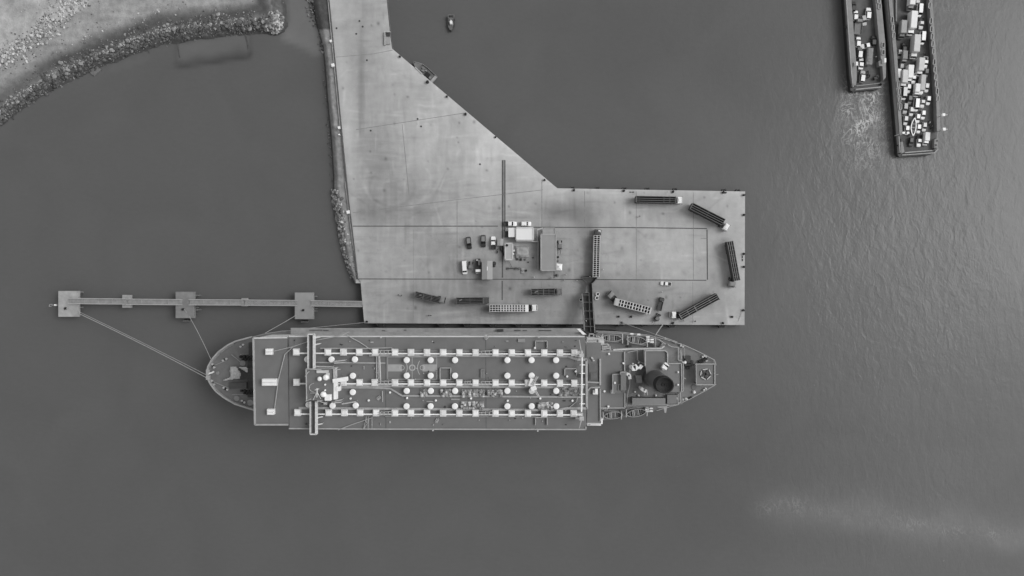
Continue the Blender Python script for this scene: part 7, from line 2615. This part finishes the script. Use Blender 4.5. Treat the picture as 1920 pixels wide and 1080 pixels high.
V2 = [('truck', 1708, 3, DN, 'grey', 'white', 'white box truck with a grey cab at the very top of the packed ferry'),
      ('hatch', 1722.5, -4, DN, 'white', None, 'white car cut off by the top edge of the picture on the packed ferry'),
      ('van', 1725.2, 19, DN, 'white', None, 'white van right of the white box trucks near the top of the packed ferry'),
      ('big_truck', 1709.5, 44, DN, 'white', 'white', 'long clean white box truck in the middle lane near the top of the packed ferry'),
      ('truck', 1691.5, 56, DN, 'dull', 'grey', 'grey box truck with a dull cab alone in the left lane of the packed ferry'),
      ('pickup_dark', 1727.5, 44, DN, 'cream', None, 'pickup with a dark covered bed below the white van on the packed ferry'),
      ('van', 1730.3, 71, DN, 'white', None, 'white van right of the tall pale truck on the packed ferry'),
      ('big_truck', 1715.2, 88, DN, 'white', 'cream', 'tallest pale box truck in the middle lane of the packed ferry'),
      ('suv', 1696, 89, UP, 'dark', None, 'black car left of the tallest pale truck on the packed ferry'),
      ('small_truck', 1694.5, 108, DN, 'grey', 'dull', 'dull grey box truck left of the tallest pale truck on the packed ferry'),
      ('hatch', 1687.0, 101, DN, 'silver', None, 'silver car squeezed between the dull grey truck and the left edge of the packed ferry'),
      ('hatch', 1690.3, 127.5, DN, 'silver', None, 'silver car just below the dull grey box truck on the packed ferry'),
      ('pickup', 1735.5, 117, DN, 'white', None, 'white pickup with an open bed at the right side of the packed ferry'),
      ('truck', 1724.5, 126, DN, 'white', 'cream', 'pale box truck left of the white pickup with an open bed on the packed ferry'),
      ('van', 1683.8, 141, DN, 'white', None, 'white van closest to the left side deck of the packed ferry'),
      ('truck', 1694, 148.5, DN, 'cream', 'cream', 'cream box truck right of the leftmost white van on the packed ferry'),
      ('truck', 1704.3, 139.5, DN, 'white', 'white', 'white box truck between the cream truck and a white saloon on the packed ferry'),
      ('sedan', 1713.6, 147, DN, 'white', None, 'white saloon left of the long narrow bus on the packed ferry'),
      ('hatch', 1737, 136.5, DN, 'dull', None, 'dull grey car below the white pickup with an open bed on the packed ferry'),
      ('hatch', 1737.8, 164, DN, 'white', None, 'white car right of the long narrow bus on the packed ferry'),
      ('hatch', 1704, 165.5, DN, 'white', None, 'white car left of the square white box truck in the middle of the packed ferry'),
      ('van', 1695.6, 175, DN, 'cream', None, 'cream van below the cream box truck in the left lane of the packed ferry'),
      ('small_truck', 1718.0, 169.5, DN, 'white', 'white', 'square white box truck with a separate cab in the middle of the packed ferry'),
      ('hatch', 1706.3, 187, DN, 'dull', None, 'dull dark car below the square white truck in the middle of the packed ferry'),
      ('van', 1718.6, 196.5, DN, 'white', None, 'white van below the square white box truck on the packed ferry'),
      ('pickup_dark', 1729.6, 191.5, DN, 'white', None, 'white pickup with a dark bed below the long narrow bus on the packed ferry'),
      ('hatch', 1740.8, 188, DN, 'white', None, 'white car right of the pickup with a dark bed on the packed ferry'),
      ('suv', 1697.7, 203, DN, 'silver', None, 'silver car lowest but two in the left lane of the packed ferry'),
      ('hatch', 1709.2, 208.5, DN, 'white', None, 'white car directly above the white canoe on the packed ferry'),
      ('hatch', 1731.3, 215, DN, 'white', None, 'white car second above the last white box truck on the packed ferry'),
      ('hatch', 1721.2, 221.5, DN, 'white', None, 'white car at the upper right of the white canoe on the packed ferry'),
      ('hatch', 1698.4, 225.5, DN, 'white', None, 'white car at the upper left of the white canoe on the packed ferry'),
      ('hatch', 1700.9, 243.5, DN, 'white', None, 'white car at the lower left of the white canoe on the packed ferry'),
      ('hatch', 1722.7, 241, DN, 'white', None, 'white car at the lower right of the white canoe on the packed ferry'),
      ('hatch', 1733.5, 237.5, DN, 'white', None, 'white car directly above the last white box truck on the packed ferry'),
      ('pickup_dark', 1723.4, 264.5, DN, 'white', None, 'white pickup first in line at the ramp of the packed ferry'),
      ('small_truck', 1736.0, 260.5, DN, 'white', 'white', 'white box truck first in line at the ramp of the packed ferry'),
      ('hatch', 1708.5, 266, DN, 'dark', None, 'black car beside the first white pickup at the ramp of the packed ferry')]
for q_, (k, x, y, d, p, b, l) in enumerate(V2):
    if p == 'white' and q_ % 3 == 1:
        p = 'offwhite'
    vehicle(k, x, y, d, l, p, b, z=FD, group=FG2, scale=.88 if k in ('hatch', 'sedan', 'suv', 'pickup', 'pickup_dark') else .93)
# narrow bus and the canoe
p = W2(1729.5, 158, FD + 2)
t = thing('bus', 'long narrow grey bus with a white front in the right lanes of the packed ferry', 'bus', (*p, FD), R(DN), FG2)
mb = MB(); mb.box(-.6, 0, .5, 6.0, 1.9, 2.1); obj_local('body', mb, mat('bus_grey', .42, .5, .08, .5), t, bevel=.15)
mb = MB(); mb.loft([[(x, -w, .5), (x, w, .5), (x, w, z), (x, -w, z)] for x, w, z in ((2.4, .94, 1.4), (3.2, .9, 1.25), (3.6, .7, 1.0))]); obj_local('bonnet', mb, M_PAINT, t)
mb = MB(); mb.face([(2.43, -.85, 1.5), (2.43, .85, 1.5), (2.43, .8, 2.4), (2.43, -.8, 2.4)]); obj_local('windscreen', mb, M_GLASS, t)
for x in (-2.6, 2.3):
    for s in (-1, 1):
        o = bpy.data.objects.new('wheel', WHEEL); COL.objects.link(o); o.parent = t; o.location = (x, s * .85, .45); o.scale = (.9, .9, .9)
p = W2(1713, 238, FD + 1.4)
t = thing('canoe', 'white pointed canoe lying on the deck among the cars of the packed ferry', 'canoe', (*p, FD + .3), R(DN - 1), FG2)
sec = []
for i in range(15):
    u = -1 + 2 * i / 14
    w = .92 * (1 - abs(u) ** 2.0) + .02
    sec.append([(u * 3.4, -w, 1.1 + .3 * u * u), (u * 3.3, -w * .7, .35), (u * 3.2, 0, .1 + .3 * u * u), (u * 3.3, w * .7, .35), (u * 3.4, w, 1.1 + .3 * u * u)])
mb = MB(); mb.loft(sec, 0, cap=False, closed=False); obj_local('hull', mb, mat('canoe_hull', .35, .5, .1, .6), t)
mb = MB(); mb.bars([s[0] for s in sec] + [s[4] for s in sec[::-1]], .36, .06); obj_local('gunwale', mb, M_WHITE, t)
for x in (-1.2, .2, 1.5):
    mb = MB(); mb.box(x, 0, .9, .25, 1.3, .05); obj_local('thwart', mb, M_PALE, t)
mb = MB()
for x in (-1.5, 1.5):
    mb.box(x, 0, -.3, .2, 1.2, .42)
obj_local('cradle', mb, M_DARK, t)
motorbike(1743, 231, 90, 'motorcycle by the right side deck, upper of the pair on the packed ferry', M_PALE, FD)
motorbike(1747, 238, 70, 'motorcycle by the right side deck, lower of the pair on the packed ferry', M_STEEL, FD)
for x, y, s in ((1733, 100, 'grey'), (1736, 101, 'dark')):
    person(x, y, 90, s, 'person in %s standing between cars at the right side of the packed ferry' % ('grey' if s == 'grey' else 'dark clothes'), FD)
person(1641.5, 107, 90, 'white', 'person in white standing on the open deck of the narrow ferry', FD)
for o in COL.objects:
    if o.get('label', '').startswith('person') and 'ferry' in o['label']:
        o['group'] = 'people on the ferries'
for o in PROTO.values():
    cutout(o)
